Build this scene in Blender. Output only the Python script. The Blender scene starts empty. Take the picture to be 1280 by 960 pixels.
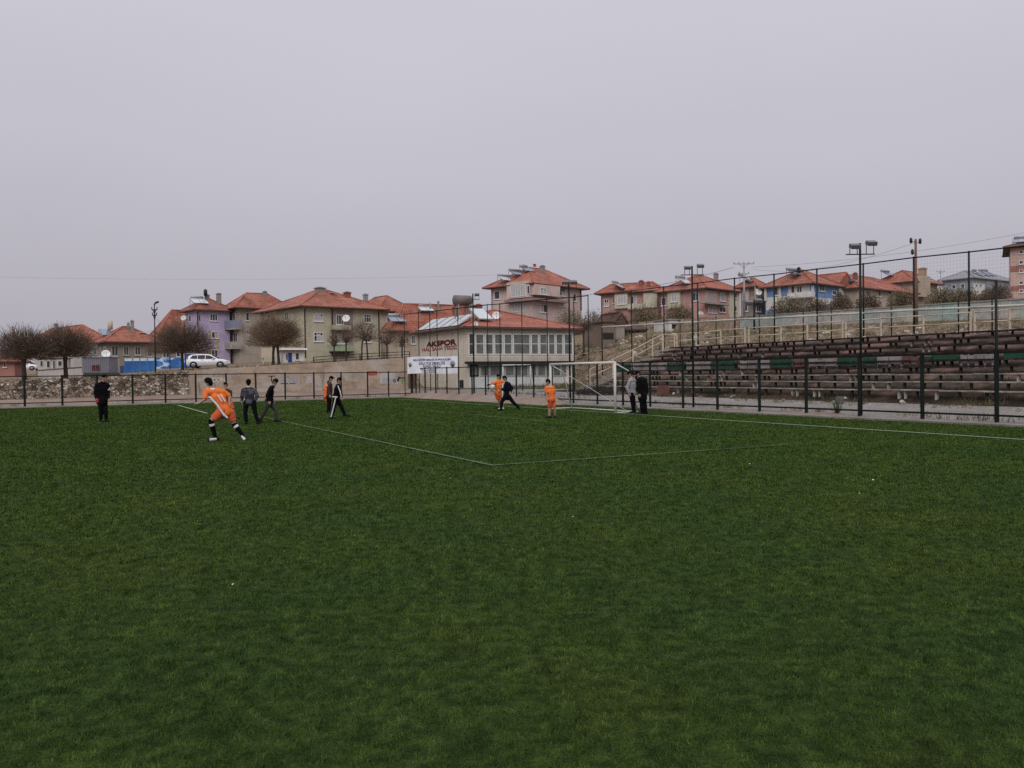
import bpy, bmesh, math, random
import numpy as np
from mathutils import Vector, Matrix

rnd = random.Random(7)
rng = np.random.default_rng(11)
scene = bpy.context.scene
COL = scene.collection

# ------------------------------------------------------------------ camera
FPX = 1040.0            # focal length in photograph pixels (1280 wide)
CAM_H = 1.7
PITCH = math.atan(14 / FPX)
ROLL = math.atan(0.013)
_fw = np.array([0, math.cos(PITCH), -math.sin(PITCH)])
_up = np.array([0, math.sin(PITCH), math.cos(PITCH)])
_rt = np.array([1.0, 0, 0])
CR = _rt * math.cos(ROLL) - _up * math.sin(ROLL)
CU = _up * math.cos(ROLL) + _rt * math.sin(ROLL)
CAM = np.array([0, 0, CAM_H])


def ray(x, y):
    return _fw + CR * ((x - 640) / FPX) + CU * ((480 - y) / FPX)


def G(x, y, z=0.0):
    """ground point seen at a photograph pixel"""
    d = ray(x, y)
    return CAM + d * ((z - CAM_H) / d[2])


def P(x, y, Y):
    d = ray(x, y)
    return CAM + d * (Y / d[1])


cd = bpy.data.cameras.new('camera')
cam = bpy.data.objects.new('camera', cd)
COL.objects.link(cam)
cam.matrix_world = Matrix(((CR[0], CU[0], -_fw[0], 0), (CR[1], CU[1], -_fw[1], 0), (CR[2], CU[2], -_fw[2], CAM_H), (0, 0, 0, 1)))
cd.sensor_width = 36.0
cd.lens = 36.0 * FPX / 1280.0
cd.clip_start = 0.05
cd.clip_end = 3000
scene.camera = cam

# pitch frame: u to the goal line, v along it away from the camera
ANG = math.radians(27.5)
U2 = np.array([math.cos(ANG), math.sin(ANG)])
V2 = np.array([-math.sin(ANG), math.cos(ANG)])
C0 = G(615, 583)[:2]


def W(u, v, z=0.0):
    p = C0 + u * U2 + v * V2
    return np.array([p[0], p[1], z])


def UV(p):
    q = np.asarray(p)[:2] - C0
    return float(q @ U2), float(q @ V2)


def at_u(x, y, u):
    d = ray(x, y)
    return CAM + d * ((u + C0 @ U2) / (d[:2] @ U2))


def at_v(x, y, v):
    d = ray(x, y)
    return CAM + d * ((v + C0 @ V2) / (d[:2] @ V2))


def sstep(a, b, x):
    t = np.clip((np.asarray(x, float) - a) / (b - a), 0, 1)
    return t * t * (3 - 2 * t)


# ------------------------------------------------------------------ terrain
WALL_V = 49.0


def wall_top(u):
    return np.interp(u, [-60, -11, -0.4, 0.4, 4.8, 16.5, 30], [1.1, 1.57, 2.03, 2.16, 2.4, 3.0, 3.3])


def fence_u(v):
    return np.interp(v, [-40, 0, 44.3], [16.95, 16.95, 15.2])


def fence_v(u):
    return np.interp(u, [-60, -9.5, 15.2], [41.0, 43.1, 44.3])


def terrain(u, v):
    u = np.asarray(u, float)
    v = np.asarray(v, float)
    u, v = np.broadcast_arrays(u, v)
    z0 = np.interp(v, [15, 40], [0.14, 0.55])
    s = 9 * sstep(33.5, 41, v)
    w = np.clip((46 - u) / 15, 0, 1)
    uu = u - s * w
    rp = np.interp(uu, [16.9, 21.9, 22.4, 29.6, 46.7, 47.35, 75, 110, 300, 500], [0.0, 0.12, 0.35, 3.2, 4.55, 5.75, 7.2, 10.4, 17, 20])
    R = np.maximum(z0, rp) + 0.03 * (v - 17) * sstep(29, 47, u) * sstep(200, 60, u)
    R = np.where(v > 53, np.maximum(R, (3.0 + 0.012 * (v - 49)) * sstep(53, 58, v)), R)
    strip = 0.1 + (np.interp(u, [-60, -10, 16], [0.3, 0.40, 0.62]) - 0.1) * sstep(44.4, 48.5, v)
    L = wall_top(u) - 0.12 + 0.012 * (v - 49)
    t = sstep(16.5, 17.3, u)
    far = L * (1 - t) + R * t
    near = np.where(u < fence_u(v), strip, R)
    z = np.where(v > WALL_V, far, near)
    pitch = (u < fence_u(v)) & (v < fence_v(u))
    return np.where(pitch, -0.06, z)


def TZ(x, y):
    u, v = UV((x, y))
    return float(terrain(u, v))


# ------------------------------------------------------------------ object helpers
def tag(o, label=None, cat=None, group=None, kind=None):
    if label: o['label'] = label
    if cat: o['category'] = cat
    if group: o['group'] = group
    if kind: o['kind'] = kind
    return o


def thing(name, label, cat, loc=(0, 0, 0), rz=0.0, group=None):
    o = bpy.data.objects.new(name, None)
    o.empty_display_size = 0.2
    COL.objects.link(o)
    o.location = Vector([float(a) for a in loc])
    o.rotation_euler = (0, 0, rz)
    return tag(o, label, cat, group)


class MB:
    """collects shapes, builds one mesh object"""

    def __init__(s):
        s.v = []; s.f = []; s.m = []; s.uv = {}; s.smooth = set()

    def add(s, verts, faces, mi=0, uvs=None, smooth=False):
        b = len(s.v)
        s.v.extend([tuple(float(c) for c in p) for p in verts])
        for k, f in enumerate(faces):
            fi = len(s.f)
            s.f.append([b + i for i in f]); s.m.append(mi)
            if uvs: s.uv[fi] = uvs[k]
            if smooth: s.smooth.add(fi)
        return s

    def box(s, c, d, rz=0.0, mi=0):
        x, y, z = d[0] / 2, d[1] / 2, d[2] / 2
        cs, sn = math.cos(rz), math.sin(rz)
        vs = []
        for dz in (-z, z):
            for dx, dy in ((-x, -y), (x, -y), (x, y), (-x, y)):
                vs.append((c[0] + dx * cs - dy * sn, c[1] + dx * sn + dy * cs, c[2] + dz))
        return s.add(vs, [(3, 2, 1, 0), (4, 5, 6, 7), (0, 1, 5, 4), (1, 2, 6, 5), (2, 3, 7, 6), (3, 0, 4, 7)], mi)

    def box2(s, a, b, mi=0):
        return s.box([(a[i] + b[i]) / 2 for i in range(3)], [abs(b[i] - a[i]) for i in range(3)], 0, mi)

    def beam(s, p0, p1, w, h=None, mi=0):
        """rectangular bar between two points"""
        h = w if h is None else h
        p0 = Vector([float(a) for a in p0]); p1 = Vector([float(a) for a in p1])
        d = (p1 - p0).normalized()
        up = Vector((0, 0, 1)) if abs(d.z) < 0.95 else Vector((0, 1, 0))
        a = d.cross(up).normalized(); b = a.cross(d).normalized()
        vs = []
        for p in (p0, p1):
            for sa, sb in ((-1, -1), (1, -1), (1, 1), (-1, 1)):
                vs.append(p + a * (sa * w / 2) + b * (sb * h / 2))
        return s.add(vs, [(0, 1, 2, 3), (7, 6, 5, 4), (4, 5, 1, 0), (5, 6, 2, 1), (6, 7, 3, 2), (7, 4, 0, 3)], mi)

    def tube(s, pts, rad, n=8, mi=0, cap=True, smooth=True):
        pts = [Vector([float(a) for a in p]) for p in pts]
        if not hasattr(rad, '__len__'): rad = [rad] * len(pts)
        rings = []
        prev = None
        for i, p in enumerate(pts):
            d = (pts[min(i + 1, len(pts) - 1)] - pts[max(i - 1, 0)])
            if d.length < 1e-9: d = Vector((0, 0, 1))
            d.normalize()
            if prev is None:
                up = Vector((0, 0, 1)) if abs(d.z) < 0.9 else Vector((1, 0, 0))
                a = d.cross(up).normalized()
            else:
                a = (prev - d * prev.dot(d))
                if a.length < 1e-6: a = d.orthogonal()
                a.normalize()
            prev = a
            b = d.cross(a)
            rings.append([p + a * (rad[i] * math.cos(2 * math.pi * k / n)) + b * (rad[i] * math.sin(2 * math.pi * k / n)) for k in range(n)])
        vs = [q for r in rings for q in r]
        fs = []
        for i in range(len(rings) - 1):
            for k in range(n):
                k2 = (k + 1) % n
                fs.append((i * n + k, i * n + k2, (i + 1) * n + k2, (i + 1) * n + k))
        if cap:
            fs.append(tuple(reversed(range(n))))
            fs.append(tuple((len(rings) - 1) * n + k for k in range(n)))
        return s.add(vs, fs, mi, smooth=smooth)

    def prism(s, poly, ext, mi=0):
        """polygon (3d points) extruded by vector"""
        n = len(poly)
        poly = [Vector([float(a) for a in p]) for p in poly]
        e = Vector([float(a) for a in ext])
        vs = poly + [p + e for p in poly]
        fs = [tuple(range(n)), tuple(reversed(range(n, 2 * n)))]
        for k in range(n):
            k2 = (k + 1) % n
            fs.append((k2, k, n + k, n + k2))
        return s.add(vs, fs, mi)

    def lathe(s, prof, c=(0, 0, 0), n=16, mi=0, axis='Z'):
        vs = []
        for r, z in prof:
            for k in range(n):
                a = 2 * math.pi * k / n
                p = (r * math.cos(a), r * math.sin(a), z)
                if axis == 'Y': p = (p[0], p[2], p[1])
                if axis == 'X': p = (p[2], p[0], p[1])
                vs.append((p[0] + c[0], p[1] + c[1], p[2] + c[2]))
        fs = []
        for i in range(len(prof) - 1):
            for k in range(n):
                k2 = (k + 1) % n
                fs.append((i * n + k, i * n + k2, (i + 1) * n + k2, (i + 1) * n + k))
        fs.append(tuple(reversed(range(n)))); fs.append(tuple((len(prof) - 1) * n + k for k in range(n)))
        return s.add(vs, fs, mi, smooth=True)

    def ball(s, c, r, mi=0, n=12, m=8):
        r = r if hasattr(r, '__len__') else (r, r, r)
        vs = []
        for i in range(m + 1):
            t = math.pi * i / m
            for k in range(n):
                a = 2 * math.pi * k / n
                vs.append((c[0] + r[0] * math.sin(t) * math.cos(a), c[1] + r[1] * math.sin(t) * math.sin(a), c[2] + r[2] * math.cos(t)))
        fs = []
        for i in range(m):
            for k in range(n):
                k2 = (k + 1) % n
                fs.append(((i + 1) * n + k, (i + 1) * n + k2, i * n + k2, i * n + k))
        return s.add(vs, fs, mi, smooth=True)

    def build(s, name, mats, parent=None, loc=None, fixn=True):
        me = bpy.data.meshes.new(name)
        me.from_pydata(s.v, [], s.f)
        if not isinstance(mats, (list, tuple)): mats = [mats]
        for m in mats: me.materials.append(m)
        if any(s.m): me.polygons.foreach_set('material_index', s.m)
        if s.smooth:
            sm = [i in s.smooth for i in range(len(s.f))]
            me.polygons.foreach_set('use_smooth', sm)
        if s.uv:
            uvl = me.uv_layers.new(name='UVMap')
            for fi, co in s.uv.items():
                for li, c in zip(me.polygons[fi].loop_indices, co): uvl.data[li].uv = c
        me.update()
        if fixn and len(s.f) < 60000:
            bm = bmesh.new(); bm.from_mesh(me)
            bmesh.ops.recalc_face_normals(bm, faces=bm.faces)
            bm.to_mesh(me); bm.free()
        o = bpy.data.objects.new(name, me)
        COL.objects.link(o)
        if parent is not None: o.parent = parent
        if loc is not None: o.location = Vector([float(a) for a in loc])
        return o


def fast_mesh(name, verts, tris, mats, parent=None, mi=None, smooth=False):
    """numpy arrays -> mesh object (faces all the same size)"""
    k = tris.shape[1]
    me = bpy.data.meshes.new(name)
    me.vertices.add(len(verts)); me.vertices.foreach_set('co', np.asarray(verts, np.float32).ravel())
    me.loops.add(tris.size); me.loops.foreach_set('vertex_index', np.asarray(tris, np.int32).ravel())
    me.polygons.add(len(tris))
    me.polygons.foreach_set('loop_start', np.arange(0, tris.size, k, dtype=np.int32))
    if mi is not None: me.polygons.foreach_set('material_index', np.asarray(mi, np.int32))
    if smooth: me.polygons.foreach_set('use_smooth', np.ones(len(tris), bool))
    if not isinstance(mats, (list, tuple)): mats = [mats]
    for m in mats: me.materials.append(m)
    me.update(calc_edges=True)
    o = bpy.data.objects.new(name, me); COL.objects.link(o)
    if parent is not None: o.parent = parent
    return o


def strands(segs, sides=3):
    """many thin straight rods: segs = array (n, 8): p0, p1, r0, r1 -> verts, quads"""
    segs = np.asarray(segs, float)
    p0, p1, r0, r1 = segs[:, 0:3], segs[:, 3:6], segs[:, 6:7], segs[:, 7:8]
    d = p1 - p0
    d /= np.maximum(np.linalg.norm(d, axis=1, keepdims=True), 1e-9)
    up = np.where(np.abs(d[:, 2:3]) < 0.9, np.array([[0, 0, 1.0]]), np.array([[1.0, 0, 0]]))
    a = np.cross(d, up); a /= np.linalg.norm(a, axis=1, keepdims=True)
    b = np.cross(d, a)
    vs = []
    for p, r in ((p0, r0), (p1, r1)):
        for k in range(sides):
            t = 2 * math.pi * k / sides
            vs.append(p + a * r * math.cos(t) + b * r * math.sin(t))
    V = np.stack(vs, 1)
    n = len(segs)
    base = (np.arange(n) * 2 * sides)[:, None]
    q = []
    for k in range(sides):
        k2 = (k + 1) % sides
        q.append(np.concatenate([base + k, base + k2, base + sides + k2, base + sides + k], 1))
    Q = np.stack(q, 1).reshape(-1, 4)
    return V.reshape(-1, 3), Q


def strand_obj(name, segs, mat, parent=None, sides=3):
    V, Q = strands(segs, sides)
    return fast_mesh(name, V, Q, mat, parent)


# ------------------------------------------------------------------ materials
def lin(c):
    return tuple((x / 12.92 if x <= 0.04045 else ((x + 0.055) / 1.055) ** 2.4) for x in c)


def nodes_mat(name):
    m = bpy.data.materials.new(name); m.use_nodes = True
    nt = m.node_tree
    return m, nt, nt.nodes['Principled BSDF']


def N(nt, t, **kw):
    n = nt.nodes.new(t)
    for k, v in kw.items():
        if k.startswith('i_'):
            key = k[2:]
            n.inputs[int(key) if key.isdigit() else key.replace('_', ' ')].default_value = v
        else: setattr(n, k, v)
    return n


def ramp(nt, stops):
    r = nt.nodes.new('ShaderNodeValToRGB')
    while len(r.color_ramp.elements) < len(stops): r.color_ramp.elements.new(0.5)
    for e, (p, c) in zip(r.color_ramp.elements, stops):
        e.position = p; e.color = (c[0], c[1], c[2], 1) if hasattr(c, '__len__') else (c, c, c, 1)
    return r


_mc = {}


def mat(name, col, rough=0.75, var=0.25, scale=3.0, bump=0.0, bscale=40.0, metal=0.0, spec=0.3, col2=None, thr=(0.42, 0.68)):
    """base colour with two octaves of tonal variation"""
    if name in _mc: return _mc[name]
    m, nt, b = nodes_mat(name)
    tc = N(nt, 'ShaderNodeTexCoord')
    n1 = N(nt, 'ShaderNodeTexNoise', i_Scale=scale, i_Detail=6.0, i_Roughness=0.65)
    nt.links.new(tc.outputs['Object'], n1.inputs['Vector'])
    d = tuple(max(0, c * (1 - var)) for c in col)
    l = tuple(min(1, c * (1 + var * 0.6)) for c in col)
    r = ramp(nt, [(0.3, d), (0.55, col), (0.75, l)])
    nt.links.new(n1.outputs['Fac'], r.inputs['Fac'])
    out = r.outputs['Color']
    if col2 is not None:
        n2 = N(nt, 'ShaderNodeTexNoise', i_Scale=scale * 0.35, i_Detail=8.0, i_Roughness=0.7)
        nt.links.new(tc.outputs['Object'], n2.inputs['Vector'])
        mr = N(nt, 'ShaderNodeMapRange', i_1=thr[0], i_2=thr[1])
        nt.links.new(n2.outputs['Fac'], mr.inputs[0])
        mx = N(nt, 'ShaderNodeMixRGB'); mx.inputs[2].default_value = (*col2, 1)
        nt.links.new(mr.outputs[0], mx.inputs[0]); nt.links.new(out, mx.inputs[1])
        out = mx.outputs[0]
    nt.links.new(out, b.inputs['Base Color'])
    b.inputs['Roughness'].default_value = rough
    b.inputs['Metallic'].default_value = metal
    b.inputs['Specular IOR Level'].default_value = spec
    if bump > 0:
        n3 = N(nt, 'ShaderNodeTexNoise', i_Scale=bscale, i_Detail=4.0)
        nt.links.new(tc.outputs['Object'], n3.inputs['Vector'])
        bp = N(nt, 'ShaderNodeBump', i_Strength=bump, i_Distance=0.02)
        nt.links.new(n3.outputs['Fac'], bp.inputs['Height']); nt.links.new(bp.outputs['Normal'], b.inputs['Normal'])
    _mc[name] = m
    return m


def wall_mat(name, col, stain=0.45, dirt=(0.16, 0.13, 0.11)):
    """rendered wall: patchy tone, vertical rain streaks, grain"""
    if name in _mc: return _mc[name]
    m, nt, b = nodes_mat(name)
    tc = N(nt, 'ShaderNodeTexCoord')
    n1 = N(nt, 'ShaderNodeTexNoise', i_Scale=0.9, i_Detail=8.0, i_Roughness=0.7)
    nt.links.new(tc.outputs['Object'], n1.inputs['Vector'])
    r = ramp(nt, [(0.3, tuple(c * 0.78 for c in col)), (0.52, col), (0.75, tuple(min(1, c * 1.12) for c in col))])
    nt.links.new(n1.outputs['Fac'], r.inputs['Fac'])
    mp = N(nt, 'ShaderNodeMapping'); mp.inputs['Scale'].default_value = (3.0, 3.0, 0.28)
    nt.links.new(tc.outputs['Object'], mp.inputs['Vector'])
    n2 = N(nt, 'ShaderNodeTexNoise', i_Scale=1.6, i_Detail=6.0, i_Roughness=0.7)
    nt.links.new(mp.outputs['Vector'], n2.inputs['Vector'])
    mr = N(nt, 'ShaderNodeMapRange', i_1=0.5, i_2=0.78, i_3=0.0, i_4=stain)
    nt.links.new(n2.outputs['Fac'], mr.inputs[0])
    mx = N(nt, 'ShaderNodeMixRGB'); mx.inputs[2].default_value = (*dirt, 1)
    nt.links.new(mr.outputs[0], mx.inputs[0]); nt.links.new(r.outputs['Color'], mx.inputs[1])
    nt.links.new(mx.outputs[0], b.inputs['Base Color'])
    b.inputs['Roughness'].default_value = 0.9; b.inputs['Specular IOR Level'].default_value = 0.15
    n3 = N(nt, 'ShaderNodeTexNoise', i_Scale=30.0, i_Detail=4.0)
    nt.links.new(tc.outputs['Object'], n3.inputs['Vector'])
    bp = N(nt, 'ShaderNodeBump', i_Strength=0.35, i_Distance=0.02)
    nt.links.new(n3.outputs['Fac'], bp.inputs['Height']); nt.links.new(bp.outputs['Normal'], b.inputs['Normal'])
    _mc[name] = m
    return m


def tile_mat(name, c1, c2, c3):
    """clay roof tiles, rows by UV in metres"""
    if name in _mc: return _mc[name]
    m, nt, b = nodes_mat(name)
    tc = N(nt, 'ShaderNodeTexCoord')
    br = N(nt, 'ShaderNodeTexBrick', offset=0.5)
    br.inputs['Scale'].default_value = 1.0
    br.inputs['Brick Width'].default_value = 0.26; br.inputs['Row Height'].default_value = 0.36
    br.inputs['Mortar Size'].default_value = 0.022; br.inputs['Mortar Smooth'].default_value = 0.6
    br.inputs['Color1'].default_value = (*c1, 1); br.inputs['Color2'].default_value = (*c2, 1)
    br.inputs['Mortar'].default_value = tuple([x * 0.42 for x in c1] + [1])
    nt.links.new(tc.outputs['UV'], br.inputs['Vector'])
    mp = N(nt, 'ShaderNodeMapping'); mp.inputs['Scale'].default_value = (0.5, 1.6, 1)
    nt.links.new(tc.outputs['UV'], mp.inputs['Vector'])
    n = N(nt, 'ShaderNodeTexNoise', i_Scale=0.8, i_Detail=9.0, i_Roughness=0.72)
    nt.links.new(mp.outputs[0], n.inputs['Vector'])
    mr = N(nt, 'ShaderNodeMapRange', i_1=0.42, i_2=0.7, i_3=0.0, i_4=0.75)
    nt.links.new(n.outputs['Fac'], mr.inputs[0])
    mx = N(nt, 'ShaderNodeMixRGB'); mx.inputs[2].default_value = (*c3, 1)
    nt.links.new(mr.outputs[0], mx.inputs[0]); nt.links.new(br.outputs['Color'], mx.inputs[1])
    nd = N(nt, 'ShaderNodeTexNoise', i_Scale=0.45, i_Detail=10.0, i_Roughness=0.75)
    nt.links.new(tc.outputs['Object'], nd.inputs['Vector'])
    rd = ramp(nt, [(0.36, (0.48, 0.46, 0.46)), (0.5, (0.92, 0.92, 0.92)), (0.64, (1.12, 1.12, 1.12))])
    nt.links.new(nd.outputs['Fac'], rd.inputs['Fac'])
    mk = N(nt, 'ShaderNodeMixRGB', blend_type='MULTIPLY'); mk.inputs[0].default_value = 1.0
    nt.links.new(mx.outputs[0], mk.inputs[1]); nt.links.new(rd.outputs[0], mk.inputs[2])
    nt.links.new(mk.outputs[0], b.inputs['Base Color'])
    b.inputs['Roughness'].default_value = 0.85; b.inputs['Specular IOR Level'].default_value = 0.2
    w = N(nt, 'ShaderNodeTexWave', wave_type='BANDS', bands_direction='X', i_Scale=1.22, i_Distortion=0.0)
    nt.links.new(tc.outputs['UV'], w.inputs['Vector'])
    ad = N(nt, 'ShaderNodeMath', operation='SUBTRACT')
    nt.links.new(w.outputs['Fac'], ad.inputs[0]); nt.links.new(br.outputs['Fac'], ad.inputs[1])
    bp = N(nt, 'ShaderNodeBump', i_Strength=0.7, i_Distance=0.05)
    nt.links.new(ad.outputs[0], bp.inputs['Height']); nt.links.new(bp.outputs['Normal'], b.inputs['Normal'])
    _mc[name] = m
    return m


M = {}
M['dkgreen'] = mat('fence_green', (0.006, 0.011, 0.009), 0.5, 0.3, 4, col2=(0.022, 0.018, 0.013), thr=(0.58, 0.78), spec=0.15)
M['wire'] = mat('fence_wire', (0.03, 0.04, 0.035), 0.5, 0.1)
M['net'] = mat('net_wire', (0.06, 0.06, 0.06), 0.6, 0.1)
M['palerail'] = mat('pale_rail', (0.42, 0.40, 0.36), 0.6, 0.2, 2)
M['white'] = mat('white_paint', (0.74, 0.73, 0.71), 0.5, 0.12, 3, col2=(0.45, 0.42, 0.38), thr=(0.55, 0.8))
M['upvc'] = mat('white_frame', (0.60, 0.60, 0.59), 0.4, 0.08)
M['goalwhite'] = mat('goal_paint', (0.50, 0.49, 0.46), 0.45, 0.12, 6, col2=(0.40, 0.36, 0.30), thr=(0.58, 0.8))
M['glass'] = mat('window_glass', (0.05, 0.053, 0.06), 0.22, 0.5, 0.9, spec=0.25)
M['glassgreen'] = mat('green_glass', (0.14, 0.145, 0.14), 0.25, 0.5, 0.9, spec=0.25)
M['curtain'] = mat('net_curtain', (0.36, 0.36, 0.37), 0.5, 0.25, 2.0, spec=0.5)
M['black'] = mat('dark_metal', (0.015, 0.015, 0.016), 0.5, 0.3)
M['grey'] = mat('grey_metal', (0.28, 0.28, 0.29), 0.45, 0.25, 3, metal=0.3)
M['tank'] = mat('rusty_tank', (0.13, 0.115, 0.11), 0.6, 0.3, 2.0, col2=(0.14, 0.07, 0.045), thr=(0.45, 0.65))
M['panelblue'] = mat('solar_glass', (0.12, 0.15, 0.22), 0.12, 0.3, 1.0, spec=0.9)
M['panelpale'] = mat('solar_glass_pale', (0.42, 0.45, 0.47), 0.18, 0.2, 1.0, spec=0.8)
M['dish'] = mat('dish_white', (0.66, 0.66, 0.66), 0.5, 0.12)
M['conc'] = mat('concrete', (0.30, 0.28, 0.26), 0.9, 0.25, 2.0, 0.3, col2=(0.17, 0.15, 0.13))
M['concpale'] = mat('pale_concrete', (0.42, 0.40, 0.37), 0.9, 0.2, 1.5, 0.3, col2=(0.22, 0.2, 0.17))
M['cream'] = mat('cream_paint', (0.44, 0.375, 0.29), 0.6, 0.15, 3, col2=(0.30, 0.22, 0.15), thr=(0.6, 0.8))
M['soffit'] = mat('eave_wood', (0.085, 0.055, 0.045), 0.8, 0.3)
M['chimney'] = mat('chimney_render', (0.24, 0.21, 0.20), 0.9, 0.25, 3, 0.3)
M['brick'] = mat('chimney_brick', (0.22, 0.09, 0.065), 0.9, 0.3, 6, 0.3)
M['tileA'] = tile_mat('clay_tiles', (0.345, 0.118, 0.08), (0.26, 0.085, 0.06), (0.40, 0.195, 0.14))
M['tileB'] = tile_mat('dark_clay_tiles', (0.265, 0.092, 0.065), (0.20, 0.07, 0.052), (0.33, 0.155, 0.12))
M['tileC'] = tile_mat('red_tiles', (0.36, 0.118, 0.083), (0.28, 0.09, 0.065), (0.41, 0.195, 0.148))
M['tileD'] = tile_mat('brown_tiles', (0.13, 0.07, 0.055), (0.10, 0.055, 0.045), (0.16, 0.10, 0.08))
M['bark'] = mat('bark', (0.045, 0.035, 0.03), 0.9, 0.4, 8, 0.4)
M['twig'] = mat('twigs', (0.135, 0.094, 0.07), 0.9, 0.4, 1.5)
M['twig2'] = mat('twigs_ochre', (0.18, 0.125, 0.08), 0.9, 0.4, 1.2)
# ------------------------------------------------------------------ sky and light
world = bpy.data.worlds.new('World'); scene.world = world; world.use_nodes = True
wn = world.node_tree; wn.nodes.clear()
SUN_EL, SUN_AZ = math.radians(34), math.radians(188)
sky = N(wn, 'ShaderNodeTexSky', sky_type='NISHITA', sun_disc=False)
sky.sun_elevation = SUN_EL; sky.sun_rotation = SUN_AZ; sky.air_density = 2.0; sky.dust_density = 6.0
wtc = N(wn, 'ShaderNodeTexCoord')
sep = N(wn, 'ShaderNodeSeparateXYZ'); wn.links.new(wtc.outputs['Generated'], sep.inputs[0])
# an overcast deck: even near the horizon, brighter overhead
rz = ramp(wn, [(0.0, (4.30, 4.14, 4.68)), (0.12, (4.75, 4.60, 5.2)), (0.26, (5.45, 5.33, 5.98)), (0.43, (6.1, 6.0, 6.75)), (0.62, (9.4, 9.3, 9.9)), (1.0, (16.0, 15.9, 16.5))])
SKYK = 1.0
wn.links.new(sep.outputs['Z'], rz.inputs['Fac'])
cn = N(wn, 'ShaderNodeTexNoise', i_Scale=1.7, i_Detail=5.0, i_Roughness=0.5)
cmp_ = N(wn, 'ShaderNodeMapping'); cmp_.inputs['Scale'].default_value = (1, 1, 2.6)
wn.links.new(wtc.outputs['Generated'], cmp_.inputs['Vector']); wn.links.new(cmp_.outputs[0], cn.inputs['Vector'])
cm = N(wn, 'ShaderNodeMapRange', i_1=0.25, i_2=0.75, i_3=0.962, i_4=1.038)
wn.links.new(cn.outputs['Fac'], cm.inputs[0])
mul = N(wn, 'ShaderNodeMixRGB', blend_type='MULTIPLY'); mul.inputs[0].default_value = 1.0
wn.links.new(rz.outputs['Color'], mul.inputs[1]); wn.links.new(cm.outputs[0], mul.inputs[2])
hs = N(wn, 'ShaderNodeHueSaturation'); hs.inputs['Saturation'].default_value = 0.2
wn.links.new(sky.outputs[0], hs.inputs['Color'])
mixs = N(wn, 'ShaderNodeMixRGB'); mixs.inputs[0].default_value = 0.97
wn.links.new(hs.outputs[0], mixs.inputs[1]); wn.links.new(mul.outputs[0], mixs.inputs[2])
bg = N(wn, 'ShaderNodeBackground'); bg.inputs['Strength'].default_value = 0.1
wn.links.new(mixs.outputs[0], bg.inputs['Color'])
wo = N(wn, 'ShaderNodeOutputWorld'); wn.links.new(bg.outputs[0], wo.inputs['Surface'])

sl = bpy.data.lights.new('sun', 'SUN'); sl.energy = 1.4; sl.angle = math.radians(35); sl.color = (1.0, 0.96, 0.92)
so = bpy.data.objects.new('sun', sl); COL.objects.link(so)
sd = Vector((math.sin(SUN_AZ) * math.cos(SUN_EL), math.cos(SUN_AZ) * math.cos(SUN_EL), math.sin(SUN_EL)))
so.rotation_euler = sd.to_track_quat('Z', 'Y').to_euler()
so.location = (0, -20, 60)
scene.view_settings.view_transform = 'Standard'; scene.view_settings.look = 'None'
scene.view_settings.exposure = 0.0; scene.view_settings.gamma = 1.0
scene.view_settings.use_curve_mapping = False
try:
    scene.cycles.max_bounces = 5; scene.cycles.diffuse_bounces = 2; scene.cycles.glossy_bounces = 2
    scene.cycles.transparent_max_bounces = 6
    scene.cycles.use_denoising = False
except Exception: pass

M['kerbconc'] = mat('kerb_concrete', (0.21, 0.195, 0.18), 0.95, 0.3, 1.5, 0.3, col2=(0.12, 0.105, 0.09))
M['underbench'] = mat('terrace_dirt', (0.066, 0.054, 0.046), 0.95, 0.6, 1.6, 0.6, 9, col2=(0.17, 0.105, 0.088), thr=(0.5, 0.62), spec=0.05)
M['bank'] = mat('dark_soil_bench_shade', (0.026, 0.021, 0.016), 0.95, 0.5, 0.9, 0.6, 9, col2=(0.095, 0.060, 0.05), thr=(0.48, 0.64), spec=0.05)  # dark soil, with the shadow under the benches put into its colour
# ------------------------------------------------------------------ ground sheet
def axis(segs):
    out = []
    for a, b, st in segs:
        n = max(1, int(round((b - a) / st)))
        out += list(np.linspace(a, b, n, endpoint=False))
    return np.array(out + [segs[-1][1]])


us = axis([(-420, -120, 30), (-120, -30, 6), (-30, 16, 2), (16, 46.6, 0.7), (46.6, 47.4, 0.2), (47.4, 60, 1.5), (60, 120, 4), (120, 700, 40)])
vs_ = axis([(-160, -20, 14), (-20, 41, 1.5), (41, 48.95, 0.8), (48.95, 49.05, 0.1), (49.05, 60, 1.4), (60, 130, 4), (130, 800, 40)])
UU, VV = np.meshgrid(us, vs_, indexing='ij')
ZZ = terrain(UU, VV)
bumpy = 0.10 * (np.sin(UU * 1.7 + VV * 0.9) * np.sin(VV * 1.3 - UU * 0.6)) + 0.07 * np.sin(UU * 4.1) * np.cos(VV * 3.3)
slope = (sstep(29.2, 32, UU) + sstep(34, 40, VV) * sstep(24, 27, UU) * 1.0).clip(0, 1) * sstep(46.8, 45, UU)
ZZ = ZZ + bumpy * slope * 1.6
XX = C0[0] + UU * U2[0] + VV * V2[0]; YY = C0[1] + UU * U2[1] + VV * V2[1]
gv = np.stack([XX, YY, ZZ], -1).reshape(-1, 3)
nu, nv = UU.shape
ii = np.arange(nu - 1)[:, None] * nv + np.arange(nv - 1)[None, :]
gq = np.stack([ii, ii + nv, ii + nv + 1, ii + 1], -1).reshape(-1, 4)

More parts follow.
